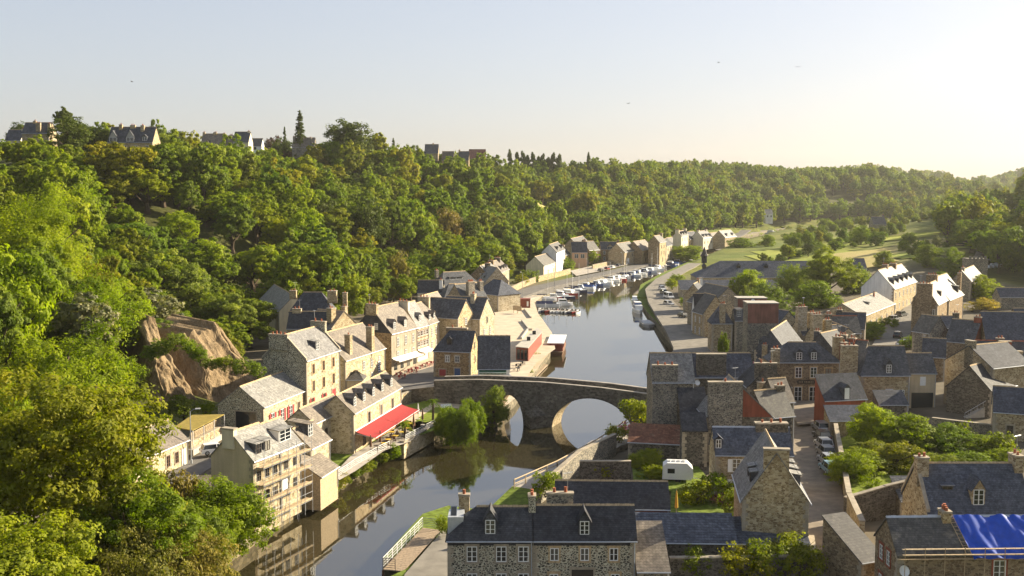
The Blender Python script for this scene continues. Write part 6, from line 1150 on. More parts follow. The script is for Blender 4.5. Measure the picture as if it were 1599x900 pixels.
def tables(spots, z, col, chc, tl, cl, tg, cg):
    for x, y in spots:
        p = at(x, y, z); cafe_table(p, col, tl, tg)
        for k in range(2):
            a = random.uniform(0, 6.28) + k * 3.14; o = put('cafe_chair', CH[chc], None, (p.x + math.cos(a) * .7, p.y + math.sin(a) * .7, z), a - math.pi / 2); tag(o, cl, 'chair', cg)
random.seed(5)
tables([(606, 694), (617, 688), (628, 682), (636, 676), (612, 682), (600, 700), (640, 668)], 2.58, 'yellow_cloth', 'brown_wood', 'yellow-topped table under the red awning', 'brown chair at a yellow-topped terrace table', 'yellow tables of the restaurant terrace', 'chairs of the restaurant terrace')
tables([(624, 588), (632, 585), (640, 582), (648, 579), (656, 576), (664, 573), (672, 570), (628, 592), (645, 585)], 3.12, 'wood_red', 'red_paint', 'dark red table in the row before the cafe houses', 'red chair at a table before the cafe houses', 'red tables of the cafe row', 'red chairs of the cafe row')
tables([(809, 574), (813, 570), (808, 580)], 2.47, 'black_metal', 'black_metal', 'black table on the quay beside the steep black house', 'black chair on the quay beside the steep black house', 'black tables on the quay', 'black chairs on the quay')
# scaffold
a = HOUSES['grey-roofed house with beige rendered gable, scaffolded on its river side']; a2 = HOUSES['grey-roofed house with long shed dormer, right half of the scaffolded pair']
def scaffold(h, W):
    r = put('scaffold_frame', None); r.matrix_world = h.root.matrix_basis.copy(); tag(r, 'tube scaffolding with plank decks on the river side of the grey-roofed pair', 'scaffolding')
    mb = MB(); n = 6
    for i in range(n + 1):
        x = .1 + (W - .2) * i / n
        for y in (-.35, -1.35): mb.tube([(x, y, -1.2), (x, y, 8.1)], .026, 5)
        for z in (.3, 2.3, 4.3, 6.3): mb.tube([(x, -.2, z), (x, -1.45, z)], .03, 4)
    for y in (-.35, -1.35):
        for z in (.3, 2.3, 4.3, 6.3, 1.3, 3.3, 5.3, 7.3):
            if y < -1 or z in (.3, 2.3, 4.3, 6.3): mb.tube([(0, y, z), (W, y, z)], .022, 4)
    for i in range(0, n, 2): mb.tube([(.1 + W * i / n, -1.38, -1.5), (.1 + W * (i + 1) / n, -1.38, 4.2)], .03, 4)
    mb.build('pole', M['grey_paint'], r)
    for z in (.36, 2.36, 4.36, 6.36): mb = MB(); mb.box(0, W, -1.3, -.4, z, z + .06); mb.box(0, W, -1.34, -1.31, z + .06, z + .24); mb.build('plank_deck', M['pale_wood'], r)
    mb = MB(); mb.face([(W * .36, -1.42, 3.0), (W * .46, -1.42, 3.0), (W * .46, -1.42, 4.2), (W * .36, -1.42, 4.2)]); mb.build('banner_sheet', M['white_cloth'], r)
scaffold(a, a.W + a2.W + .2)
# raised terrace with flat olive canopy on the left street
def pergola():
    q = [at(272, 667, 6.0), at(300, 648, 6.0), at(350, 647, 6.0), at(301, 672, 6.0)]; o = q[0].copy(); o.z = 3.2; r = empty('canopy_terrace', o, 0, 'flat olive canopy on thin posts over a raised terrace behind the low house', 'pergola')
    mb = MB(); mb.slab([p - o for p in (q[0], q[3], q[2], q[1])], .12); mb.build('canopy', M['canopy_olive'], r)
    mb = MB(); [mb.tube([(*(p.lerp(Vector((310.0, 0, 0)), 0) - o).xy, 0), (*(p - o).xy, p.z - o.z - .1)], .07, 6) for p in (q[0], q[3], q[2], q[3].lerp(q[2], .33), q[3].lerp(q[2], .66), q[1])]; mb.build('post', M['white_metal'], r)
    mb = MB(); f = [Vector(((p - o).x, (p - o).y, -.05)) for p in (q[0], q[3], q[2], q[1])]; mb.slab(f, .8); mb.build('floor_slab', M['concrete'], r)
    return q
q = pergola()
railing('wooden_fence', 'horizontal wooden fence on the stone wall before the canopy terrace', [at(297, 690, 4.0), at(345, 664, 4.0)], 1.1, 'pale_wood', 6, 1.8, .06, .05, 'fence')
W_('terrace_wall', 'stone retaining wall below the wooden fence of the canopy terrace', [at(295, 708, 2.5), at(347, 681, 2.5)], [1.6, 1.6], 'rubble_tan', .7)
for i in range(3):
    o = put('cafe_chair', chair_mesh('white_paint') if i == 0 else o.data, None, at(302 + 8 * i, 672 - 3 * i, 3.2), i * 1.3); tag(o, 'white chair under the olive canopy', 'chair', 'white chairs under the olive canopy')
ribbon('street_left', [at(x, y, 2.5) for x, y in ((235, 765), (300, 728), (350, 702), (400, 682), (440, 668), (480, 652), (520, 634), (560, 618), (606, 604))], 5.0, 'road', .08)
def lamp_post(p, h, rz, label, group=None, mat='grey_paint'):
    r = empty('street_lamp', p, rz, label, 'street lamp', group); mb = MB(); mb.tube([(0, 0, 0), (0, 0, h)], [.09, .06], 7); mb.lathe([(.16, 0), (.16, .5), (.09, .6)], n=8); mb.build('pole', M[mat], r)
    mb = MB(); mb.tube([(0, 0, h - .05), (.5, 0, h + .25), (1.0, 0, h + .3)], .04, 5); mb.build('arm', M[mat], r)
    mb = MB(); mb.box(.7, 1.35, -.14, .14, h + .24, h + .38); mb.build('lamp_head', M['lamp_glass'], r)
lamp_post(at(299, 724, 2.4), 7.2, .2, 'tall street lamp in front of the long low house'); lamp_post(at(1283, 600, 3), 5.5, 2.5, 'street lamp on the square beside the hip-roofed house')
for i, (x, y) in enumerate(((816, 466), (866, 452), (918, 439), (972, 426))): lamp_post(at(x, y, 2.0), 8.5, 2.2, f'{("first", "second", "third", "fourth")[i]} street lamp along the left quay road, from the kiosk', 'street lamps of the left quay')
o = MB(); o.box(0, .9, -.05, 0, 0, 2.2, 0)
for k in range(5): o.box(0, .9, -.06, -.05 - .001, .1 + .42 * k, .3 + .42 * k, 1)
h = HOUSES['stone house with two tall chimneys in its roof beside the three-storey house']; b = o.build('striped_banner', [M['white_cloth'], M['black_metal']], None); b.matrix_world = h.root.matrix_basis @ Matrix.Translation((h.W * .8, -.1, 1.6)); tag(b, 'black and white striped banner hanging on the chimneyed house', 'banner')
# harbour plaza
def kiosk_box():
    A, B = at(808.5, 481, 2.46), at(828, 481, 2.46); L, rz = line_frame(A, B); r = empty('quay_kiosk', A, rz, 'dark red wooden kiosk on the harbour plaza', 'kiosk')
    mb = MB(); mb.box(0, L, 0, 3.2, 0, 2.6); mb.build('wall', M['wood_red'], r); mb = MB(); mb.box(-.1, L + .1, -.1, 3.3, 2.6, 2.75); mb.build('roof', M['wood_red'], r); mb = MB(); mb.box(L * .72, L * .86, -.04, 0, .5, 2.0); mb.build('window', M['white_paint'], r)
kiosk_box()
def flat_pavilion():
    zt = 5.4; q = [at(806, 541, zt), at(825, 543, zt), at(846, 518, zt), at(838, 512, zt)]; o = q[0].copy(); o.z = 2.4; r = empty('quay_pavilion', o, 0, 'long low pavilion with flat pale roof and reddish wooden front on the plaza', 'pavilion')
    P = [p - o for p in q]; mb = MB()
    for i in range(4): a, b = P[i], P[(i + 1) % 4]; mb.face([(a.x, a.y, 0), (b.x, b.y, 0), (b.x, b.y, a.z - .15), (a.x, a.y, a.z - .15)], 0 if i in (0, 1) else 1)
    mb.build('wall', [M['wood_red'], M['concrete']], r); mb = MB(); c = sum(P, Vector()) / 4; mb.slab([(c.x + (p.x - c.x) * 1.06, c.y + (p.y - c.y) * 1.02, p.z) for p in P], .15); mb.build('roof', M['concrete'], r)
    d = (P[1] - P[0]); 
    for f in (.2, .5, .8): p = P[0].lerp(P[1], f); mb = MB(); mb.box(-.35, .35, -.06, 0, .3, 2.4); mb.build('window', M['glass'], r, (p.x, p.y, 0), math.atan2(d.y, d.x))
    for f, s in ((.35, .5), (.7, .45)): p = P[0].lerp(P[3], f).lerp(P[1].lerp(P[2], f), s); mb = MB(); mb.box(-.4, .4, -.4, .4, 0, .8); mb.build('roof_vent', M['black_metal'], r, (p.x, p.y, zt - o.z + .001))
flat_pavilion()
for lb, pts in (('low dark-edged step wall in the middle of the harbour plaza', [at(815, 502, 2.45), at(826, 516, 2.45), at(831, 516, 2.45)]), ('low step wall near the red kiosk on the plaza', [at(819, 484, 2.45), at(829, 497, 2.45)]), ('low pale wall by the pavilion roof', [at(824, 516, 2.45), at(814, 530, 2.45)])): W_('step_wall', lb, pts, .5, 'concrete', .4, None, lo=-.3)
o = MB(); o.box(0, 1.6, 0, .08, .8, 2.2); o.box(.1, .2, 0, .08, 0, .8); o.box(1.4, 1.5, 0, .08, 0, .8); b = o.build('notice_board', M['pale_wood'], None, at(801, 489, 2.46)); tag(b, 'small wooden notice board on the plaza', 'sign'); b = copy_tree(b); b.location = at(807, 490, 2.46); b.rotation_euler.z = -.5; b['label'] = 'wooden notice board turned sideways, right of the other on the plaza'
for lb, pts in (('sunlit stone wall beside the quay road, from the pale stone houses to the cottage', ((797, 458), (815, 449), (836, 441))), ('stone wall between the cottage garden and the quay road', ((840, 440), (872, 432), (890, 427.5))), ('long stone garden wall from the pink house to the grey-roofed warehouse house', ((925, 421), (950, 415.5), (972, 411)))): W_('garden_wall', lb, [at(x, y, 2.3) for x, y in pts], 2.0, 'rubble_tan')
sheet('forecourt', [at(x, y, 2.4) for x, y in ((890, 424), (925, 416), (972, 406), (1048, 395), (1060, 399), (1000, 410), (930, 426), (900, 432))], 'paving', dz=.25)
for i, (x, y, s, lb) in enumerate(((812, 446, 2.2, 'bush behind the sunlit wall of the quay road'), (826, 440, 2.6, 'second bush behind the sunlit wall, nearer the cottage'), (846, 430, 2.0, 'bush in the cottage garden'), (884, 420, 2.6, 'bush between the cottage and the pink house'), (928, 412, 3.0, 'dark bush right of the pink house'), (934, 409, 3.0, 'leafy bush left of the brown central-gabled house'))): p = at(x, y, 2.5); tree(f'bush{i % 4}', p.x, p.y, 2.0, s, i, 'garden_bush', lb, 'bush')
# ---- boats
def hull(mb, L, W, H, mi_side, mi_deck, bow=.36, z0=-.12):
    st = [(-.5, .86), (-.3, .98), (0, 1.0), (.5 - bow, .94), (.5 - bow * .5, .62), (.5 - bow * .15, .22), (.5, .02)]; n = len(st); base = len(mb.v)
    for f, w in st:
        sh = .22 * max(0, f) * H
        for y, z in ((-w * W / 2, H + sh), (-w * W * .42, z0), (w * W * .42, z0), (w * W / 2, H + sh)): mb.v.append((f * L, y, z))
    for i in range(n - 1):
        a, b = base + 4 * i, base + 4 * i + 4
        for k in range(3): mb.f.append((a + k, b + k, b + k + 1, a + k + 1)); mb.m.append(mi_side)
        mb.f.append((a + 3, b + 3, b, a)); mb.m.append(mi_deck)
    mb.f.append((base, base + 1, base + 2, base + 3)); mb.m.append(mi_side)
_boats = {}
def boat_kind(kind, L, col, cab='hull_white'):
    k = (kind, L, col, cab)
    if k in _boats: return _boats[k]
    W = L * .34 if L < 9 else L * .29; H = .55 + .05 * L; parts = []
    mb = MB(); hull(mb, L, W, H, 0, 1); parts.append(('hull', mb.mesh('hull', [M[col], M['hull_white'] if kind != 'dinghy' else M['grey_paint']])))
    if kind == 'motor':
        mb = MB(); x0, x1 = -L * .12, L * .22; mb.prism([(x0, -W * .36, H), (x1 + .5, -W * .36, H), (x1, -W * .36, H + 1.15), (x0 + .1, -W * .36, H + 1.25)], (0, W * .72, 0), 0)
        parts.append(('cabin', mb.mesh('cabin', M[cab]))); mb = MB(); mb.box(x0 + .25, x1 - .1, -W * .37, W * .37, H + .55, H + .98); parts.append(('window', mb.mesh('window', M['glass'])))
        mb = MB(); mb.box(-L * .5 - .25, -L * .5, -.2, .2, .1, H + .5); parts.append(('outboard_motor', mb.mesh('outboard_motor', M['rubber'])))
    elif kind == 'covered':
        mb = MB(); mb.prism([(-L * .45, -W * .45, H), (-L * .45, 0, H + .9), (-L * .45, W * .45, H)], (L * .62, 0, 0)); parts.append(('cover', mb.mesh('cover', M[cab])))
        mb = MB(); mb.box(L * .17, L * .3, -W * .3, W * .3, H, H + .6); parts.append(('windscreen', mb.mesh('windscreen', M['glass'])))
    elif kind == 'sail':
        mb = MB(); mb.prism([(-L * .1, -W * .3, H), (L * .22, -W * .25, H), (L * .18, -W * .22, H + .5), (-L * .1, -W * .3, H + .55)], (0, W * .55, 0)); parts.append(('cabin', mb.mesh('cabin', M['hull_white'])))
        mb = MB(); mb.tube([(L * .1, 0, H), (L * .1, 0, L * 1.3)], .055, 5); mb.tube([(L * .1, -W * .35, L * .9), (L * .1, W * .35, L * .9)], .025, 4); parts.append(('mast', mb.mesh('mast', M['white_metal'])))
        mb = MB(); mb.tube([(L * .1, 0, H + 1.2), (-L * .4, 0, H + 1.25)], .05, 5); mb.tube([(L * .05, 0, H + 1.36), (-L * .38, 0, H + 1.38)], .14, 6); parts.append(('boom', mb.mesh('boom', M['navy'])))
    elif kind == 'cruiser':
        mb = MB(); mb.box(-L * .35, L * .22, -W * .4, W * .4, H, H + 1.3); mb.box(-L * .3, L * .05, -W * .36, W * .36, H + 1.3, H + 2.2); parts.append(('cabin', mb.mesh('cabin', M['hull_white'])))
        mb = MB(); mb.box(-L * .3, L * .18, -W * .41, W * .41, H + .45, H + 1.0); mb.box(-L * .26, L * .055, -W * .37, W * .37, H + 1.55, H + 2.0); parts.append(('window', mb.mesh('window', M[cab])))
    elif kind == 'dinghy':
        mb = MB()
        for x in (-L * .25, L * .05): mb.box(x - .12, x + .12, -W * .42, W * .42, H - .02, H + .06)
        parts.append(('thwart', mb.mesh('thwart', M['pale_wood']))); mb = MB(); mb.box(-L * .5 - .2, -L * .5 + .05, -.14, .14, .1, H + .45); parts.append(('outboard_motor', mb.mesh('outboard_motor', M['rubber'])))
    _boats[k] = parts; return parts
def boat(kind, L, col, p, rz, label, group=None, cab='hull_white', name=None):
    r = empty(name or {'motor': 'motor_boat', 'covered': 'motor_boat', 'sail': 'sailing_boat', 'cruiser': 'cabin_cruiser', 'dinghy': 'dinghy'}[kind], (p[0], p[1], 0), rz, label, 'boat', group)
    for n, me in boat_kind(kind, L, col, cab): put(n, me, r)
    return r
NUM = 'first second third fourth fifth sixth seventh eighth ninth tenth eleventh twelfth thirteenth fourteenth fifteenth sixteenth seventeenth eighteenth nineteenth twentieth'.split()
nth = lambda i: NUM[i] if i < 20 else ('twenty-' if i < 30 else 'thirty-' if i < 40 else 'forty-') + NUM[i % 10 - 1] if i % 10 else {20: 'twenty-first', 30: 'thirty-first', 40: 'forty-first'}.get(i, 'last')
def row_of_boats():
    random.seed(21); A = [tuple(at(x, y, 0).xy) for x, y in ((852, 463), (905, 447), (960, 433), (1020, 417.5), (1064, 404), (1095, 392))]; P = resample(A, 400); s = np.r_[0, np.cumsum(np.hypot(*np.diff(P, axis=0).T))]
    d = 0; i = 0; kinds = [('motor', 'hull_white', 'white motor boat'), ('covered', 'hull_white', 'white boat under a blue cover'), ('sail', 'hull_white', 'white sailing boat with bare mast'), ('motor', 'hull_blue', 'blue-hulled motor boat'), ('motor', 'hull_white', 'white motor boat'), ('sail', 'hull_white', 'white sailing boat with bare mast'), ('covered', 'hull_blue', 'blue boat under a dark cover'), ('motor', 'hull_red', 'red-hulled motor boat'), ('motor', 'hull_white', 'white motor boat'), ('sail', 'navy', 'dark sailing boat with bare mast')]
    while d < s[-1] - 1 and i < 48:
        k = min(len(P) - 2, int(np.searchsorted(s, d))); t = P[k + 1] - P[k]; t = t / np.hypot(*t); n = np.array([t[1], -t[0]]); L = random.choice((5.5, 6.5, 7.5, 8.5)); kd, col, lb = kinds[(i * 7 + i // 3) % len(kinds)]
        p = P[k] + n * (L / 2 + 1.5 + random.uniform(0, .8)); boat(kd, L, col, p, math.atan2(n[1], n[0]) + random.uniform(-.14, .14) + (0 if random.random() < .6 else math.pi), f'{lb}, {nth(i)} in the left quay row from the kiosk', 'boats moored along the left quay', 'hull_blue' if kd == 'covered' and col == 'hull_white' else 'navy' if kd == 'covered' else 'hull_white')
        d += random.uniform(3.6, 5.4); i += 1
row_of_boats()
def pontoon(A, B, w, label):
    L, rz = line_frame(A, B); r = empty('pontoon', (A[0], A[1], 0), rz, label, 'pontoon'); mb = MB(); mb.box(0, L, -w / 2, w / 2, .15, .45); mb.build('deck', M['deck_wood'], r)
    for i in range(3): mb = MB(); x = L * (i + .5) / 3; mb.tube([(x, w / 2 + .12, -1), (x, w / 2 + .12, 2.6)], .1, 6); mb.build('mooring_pile', M['white_metal'], r)
Pn = [at(840, 486, 0), at(904, 489, 0)]; pontoon(Pn[0], Pn[1], 1.4, 'pontoon carrying the cluster of dinghies before the plaza')
pontoon(at(845, 473, 0), at(890, 472, 0), 1.4, 'second pontoon with the blue-covered boats')
random.seed(9)
for i in range(22):
    f = (i // 2 + .5) / 11; p = Pn[0].lerp(Pn[1], f); sd_ = 1 if i % 2 else -1; L, rz = line_frame(Pn[0], Pn[1]); c = ('hull_white', 'hull_white', 'navy', 'hull_white', 'hull_red', 'grey_paint', 'hull_white')[i % 7]
    boat('dinghy', 3.4, c, (p.x, p.y + sd_ * 2.5), math.pi / 2 * sd_ + rz + random.uniform(-.2, .2), f'small {dict(hull_white="white", navy="dark blue", hull_red="red", grey_paint="grey")[c]} dinghy, {nth(i // 2)} from the quay, {"far" if sd_ > 0 else "near"} side of its pontoon', 'dinghies at the pontoon')
for i, (x, y, kd, L, c, cab, lb) in enumerate(((856, 479, 'covered', 9, 'hull_white', 'navy', 'long white boat under a navy cover at the second pontoon'), (876, 477, 'motor', 8, 'hull_white', 'hull_white', 'white cabin boat ahead of the navy-covered boat'), (862, 468, 'motor', 7, 'hull_red', 'hull_white', 'red boat behind the navy-covered boat'), (882, 467, 'sail', 7.5, 'navy', 'hull_white', 'dark sailing boat at the end of the second pontoon'), (872, 462, 'motor', 7, 'hull_white', 'hull_white', 'white boat between the pontoon and the boat row'), (852, 470, 'sail', 8, 'hull_white', 'hull_white', 'white sailing boat moored nearest the red kiosk'))): boat(kd, L, c, at(x, y, 0), .05 + random.uniform(-.1, .1), lb, cab=cab)
for x, y, kd, L, c, cab, rz, lb in ((991, 472, 'motor', 6.5, 'hull_white', 'hull_white', -1.7, 'small white boat at the right bank, farther of two'), (996, 488, 'cruiser', 10, 'hull_white', 'hull_blue', -1.55, 'white cabin cruiser with blue windows at the right bank'), (1098, 378, 'cruiser', 13, 'hull_white', 'navy', -.9, 'large white cruiser beyond the round quay tree'), (1112, 376, 'cruiser', 14, 'navy', 'glass', -.9, 'large dark-hulled cruiser beyond the round quay tree'), (1126, 374, 'cruiser', 14, 'hull_white', 'navy', -.9, 'large white cruiser right of the dark-hulled one'), (1140, 372, 'cruiser', 12, 'hull_white', 'glass', -.9, 'white cruiser half hidden by the warehouse trees'), (1206, 366, 'cruiser', 12, 'hull_white', 'glass', -.5, 'white boat far off at the river bend')): boat(kd, L, c, at(x, y, 0), rz, lb, cab=cab)
def barge(p, rz):
    r = empty('work_barge', (p[0], p[1], 0), rz, 'flat grey barge moored below the right quay wall', 'barge'); mb = MB(); hull(mb, 11, 3.6, .8, 0, 1, .1); mb.build('hull', [M['grey_paint'], M['concrete']], r); mb = MB(); mb.box(-4, 3.5, -1.3, 1.3, .8, .95); mb.build('hatch_cover', M['grey_paint'], r)
barge(at(1010, 508, 0), -1.55)
def tour_boat():
    p = at(870, 547, 0); q = at(875, 532, 0); rz = math.atan2(q.y - p.y, q.x - p.x); r = empty('tour_boat', p, rz, 'wooden tour boat with white flat roof at the plaza landing', 'boat'); L, W = 19, 4.2; mb = MB(); hull(mb, L, W, 1.0, 0, 1, .22); mb.build('hull', [M['brown_wood'], M['deck_wood']], r)
    mb = MB(); mb.box(-L * .42, L * .32, -W * .42, W * .42, 1.0, 1.7); mb.build('cabin', M['wood_red'], r)
    for i in range(8):
        for s in (-1, 1): mb = MB(); x = -L * .4 + i * L * .09; mb.box(x, x + .12, s * W * .42 - .06, s * W * .42 + .06, 1.7, 2.75); mb.build('post', M['brown_wood'], r)
    mb = MB(); mb.box(-L * .40, L * .30, -W * .405, W * .405, 1.7, 2.7); mb.build('window_band', M['glass'], r); mb = MB(); mb.box(-L * .44, L * .34, -W * .48, W * .48, 2.75, 2.95); mb.build('roof', M['hull_white'], r); mb = MB(); mb.box(-L * .46, -L * .44, -W * .4, W * .4, 1.0, 2.7); mb.build('stern_panel', M['wood_red'], r)
tour_boat()
pontoon(at(828, 590, 0), at(846, 572, 0), 2.6, 'wooden landing stage by the creperie'.replace('creperie', 'steep black house'))
# ---- cars
_car = {}
def car(p, rz, col, label, group=None, van=False):
    k = (col, van)
    if k not in _car:
        L, W, H = (4.9, 1.9, 2.0) if van else (4.1, 1.75, 1.45); out = []; mb = MB(); b = .32; m = .78 if not van else .95
        prof = [(-L / 2, b), (-L / 2 - .02, .6), (-L / 2 + .1, m), (-L / 2 + .55, m + .06) if not van else (-L / 2 + .06, m + .05), (L / 2 - 1.05, m + .04), (L / 2 - .12, m - .12), (L / 2, .55), (L / 2 - .05, b)]
        mb.prism([(x, -W / 2, z) for x, z in prof], (0, W, 0)); out.append(('body', mb.mesh('body', M[col]), []))
        c = [(-L / 2 + .2, m), (-L / 2 + (.5 if not van else .15), H), (L * .1 if not van else L * .22, H), (L / 2 - 1.15 if not van else L / 2 - .75, m)]; mb = MB(); n = len(mb.v); T1, T0 = W / 2 - .22, W / 2 - .06
        lo0, hi0, hi1, lo1 = [(x, z) for x, z in c]; pts = [(lo0[0], T0, lo0[1]), (lo1[0], T0, lo1[1]), (hi1[0], T1, hi1[1]), (hi0[0], T1, hi0[1])]; L_ = [(x, y, z) for x, y, z in pts]; R_ = [(x, -y, z) for x, y, z in pts]
        mb.face(L_); mb.face(R_[::-1]); mb.face([L_[1], R_[1], R_[2], L_[2]]); mb.face([R_[0], L_[0], L_[3], R_[3]]); out.append(('window', mb.mesh('window', M['glass']), []))
        mb = MB(); mb.box(hi0[0] - .05, hi1[0] + .05, -T1 - .01, T1 + .01, H - .06, H + .02); [mb.tube([(x0, s * T0, z0), (x1, s * T1, z1)], .04, 4) for s in (-1, 1) for (x0, z0), (x1, z1) in ((lo0, hi0), (lo1, hi1), ((0.1, m), (0.05, H)))]; out.append(('roof_panel', mb.mesh('roof_panel', M[col]), []))
        for x in (-L * .31, L * .31):
            for s in (-1, 1): mb = MB(); mb.tube([(0, -.1, 0), (0, .1, 0)], .32, 12); rim = MB(); rim.tube([(0, s * .09, 0), (0, s * .12, 0)], .19, 10); out.append(('wheel', mb.mesh('wheel', M['rubber']), [('rim', rim.mesh('rim', M['steel']))], (x, s * (W / 2 - .09), .32)))
        for s in (-1, 1):
            mb = MB(); mb.box(L / 2 - .08, L / 2 - .005, s * .6 - .16, s * .6 + .16, .56, .70); out.append(('headlight', mb.mesh('headlight', M['lamp_glass']), [])); mb = MB(); mb.box(-L / 2 - .03, -L / 2 + .05, s * .66 - .12, s * .66 + .12, .6, .74); out.append(('tail_light', mb.mesh('tail_light', M['red_paint']), []))
        _car[k] = out
    r = empty('parked_van' if van else 'parked_car', p, rz, label, 'van' if van else 'car', group)
    for t in _car[k]:
        o = put(t[0], t[1], r, t[3] if len(t) > 3 else (0, 0, 0))
        for n2, m2 in t[2]: put(n2, m2, o)
lane_z = 2.78
for i, (x, y, c) in enumerate(((1281, 672, 'car_silver'), (1283, 686, 'car_black'), (1286, 699, 'car_silver'), (1289, 711, 'car_grey'), (1292, 724, 'car_silver'), (1295, 737, 'car_teal'))): car(at(x, y, lane_z), 1.60, c, f'{dict(car_silver="silver", car_black="black", car_grey="dark grey", car_teal="pale teal")[c]} car parked along the lane wall, {nth(i)} from the square', 'cars parked along the lane')
for x, y, c, rz, v, lb in ((799, 461, 'car_white', .9, True, 'white van on the quay road above the red kiosk'), (790, 468, 'car_black', .2, False, 'dark car parked left of the white car near the red kiosk'), (800, 469, 'car_white', .15, False, 'white car parked behind the red kiosk'), (1396, 501, 'car_silver', .75, False, 'silver car parked by the low house on the upper street'), (1408, 494, 'car_grey', .75, False, 'grey car behind the silver one on the upper street'), (1402, 527, 'car_black', 1.1, False, 'dark car on the upper street beside the bright tree'), (1414, 541, 'car_white', .3, False, 'white car nearest the slate roofs on the upper street'),
    (1044, 477, 'car_silver', -1.15, False, 'silver car on the right quay road below the first house'), (1068, 496, 'car_black', -1.1, False, 'black car beside the narrow white-fronted quay house'), (1044, 466, 'car_white', -1.3, True, 'white van at the head of the car row on the right quay'), (1037, 459, 'car_grey', -1.3, False, 'grey car second in the row on the right quay'), (1034, 453, 'car_white', -1.4, False, 'white car third in the row on the right quay'), (336, 708, 'car_white', .5, False, 'white car half hidden behind the beige gable')): car(at(x, y, th(*at(x, y, 2.6).xy) + .30 if x > 830 and x < 1100 else 2.62 if x < 340 else 2.0 if x < 830 else th(*at(x, y, 4.5).xy) + .3), rz, c, lb, van=v)
for i, (x, y, c) in enumerate(((938, 425, 'car_black'), (948, 422.5, 'car_red'), (956, 420.5, 'car_white'), (966, 418, 'car_grey'), (978, 415, 'car_white'), (996, 411, 'car_silver'), (1030, 404, 'car_black'))): p = at(x, y, 2.0); car((p.x, p.y, th(p.x, p.y) + .25), 1.15, c, f'{dict(car_black="black", car_red="red", car_white="white", car_grey="grey", car_silver="silver")[c]} car parked on the far left quay, {nth(i)} from the pink house', 'cars parked on the far left quay')
def caravan(p, rz):
    r = empty('caravan', p, rz, 'white caravan parked in the garden beside the bright shrub', 'caravan'); mb = MB(); L, W = 3.9, 2.1; prof = [(-L / 2, .5), (-L / 2 + .1, 2.2), (-L / 2 + .6, 2.6), (L / 2 - .8, 2.6), (L / 2 - .1, 1.9), (L / 2, 1.0), (L / 2 - .3, .5)]; mb.prism([(x, -W / 2, z) for x, z in prof], (0, W, 0)); mb.build('body', M['hull_white'], r)
    mb = MB(); mb.box(-1.3, -.4, -W / 2 - .03, -W / 2, 1.3, 1.9); mb.build('window', M['glass'], r)
    for i in range(4): mb = MB(); mb.box(-1.3 + i * .6, -.95 + i * .6, -.4, .4, 2.6, 2.68); mb.build('roof_hatch', M['grey_paint'], r)
    for s in (-1, 1): mb = MB(); mb.tube([(0, -.09, 0), (0, .09, 0)], .33, 10); mb.build('wheel', M['rubber'], r, (0, s * (W / 2 - .1), .33))
    mb = MB(); mb.tube([(L / 2 - .3, 0, .5), (L / 2 + .9, 0, .45)], .06, 5); mb.build('tow_bar', M['steel'], r)
caravan(at(1058, 752, 2.5), -.12)
# ---- right bank: deck, towpath, rails and garden walls
def deck():
    P = [at(598, 889, 1.9), at(660, 824, 1.9), at(690, 828, 1.9), at(630, 892, 1.9)]; o = P[0].copy(); r = empty('wooden_deck', o, 0, 'wooden riverside deck at the bottom with railings', 'deck'); q = [p - o for p in P]; mb = MB(); n = 26
    for i in range(n): f0, f1 = i / n, (i + .92) / n; mb.slab([q[0].lerp(q[1], f0), q[3].lerp(q[2], f0), q[3].lerp(q[2], f1), q[0].lerp(q[1], f1)], .1)
    mb.build('floor_boards', M['deck_wood'], r); mb = MB(); [mb.tube([(p.x, p.y, -.1), (p.x, p.y, -3)], .13, 6) for p in (q[0], q[1], q[0].lerp(q[1], .33), q[0].lerp(q[1], .66), q[3])]; mb.build('pile', M['brown_wood'], r); return P
P = deck()
railing('railing', 'long pale railing on the river side of the wooden deck', [P[0], P[1]], 1.15, 'white_metal', 4, 1.5); railing('railing', 'short rail closing the far end of the wooden deck', [P[1], P[1].lerp(P[2], .9)], 1.15, 'grey_paint', 5, 1.5); railing('railing', 'short rail closing the near end of the wooden deck', [P[0], P[0].lerp(P[3], .6)], 1.15, 'black_metal', 5, 1.5)
sheet('quay_path', [at(x, y, 2.12) for x, y in ((632, 897), (690, 830), (702, 826), (706, 930), (620, 930))], 'quay_road')
sheet('grass_verge', [at(x, y, 2.0) for x, y in ((600, 905), (632, 890), (640, 900), (640, 930), (590, 930))], 'bank_grass', dz=.03); sheet('grass_verge', [at(x, y, 1.95) for x, y in ((668, 860), (690, 829), (698, 822), (690, 842), (650, 890), (632, 892))], 'bank_grass', dz=.05)
ribbon('towpath', [at(x, y, 2.5) for x, y in ((742, 806), (800, 768), (845, 746), (905, 713), (960, 680), (995, 655), (1012, 640))], 2.6, 'paving', .25)
railing('towpath_railing', 'pale wooden railing along the towpath up to the bridge', [at(803, 762, 2.3), at(870, 732, 2.4), at(930, 699, 2.6), at(985, 662, 2.7), at(1012, 642, 2.8)], 1.05, 'pale_wood', 2, 2.6, .08, .06)
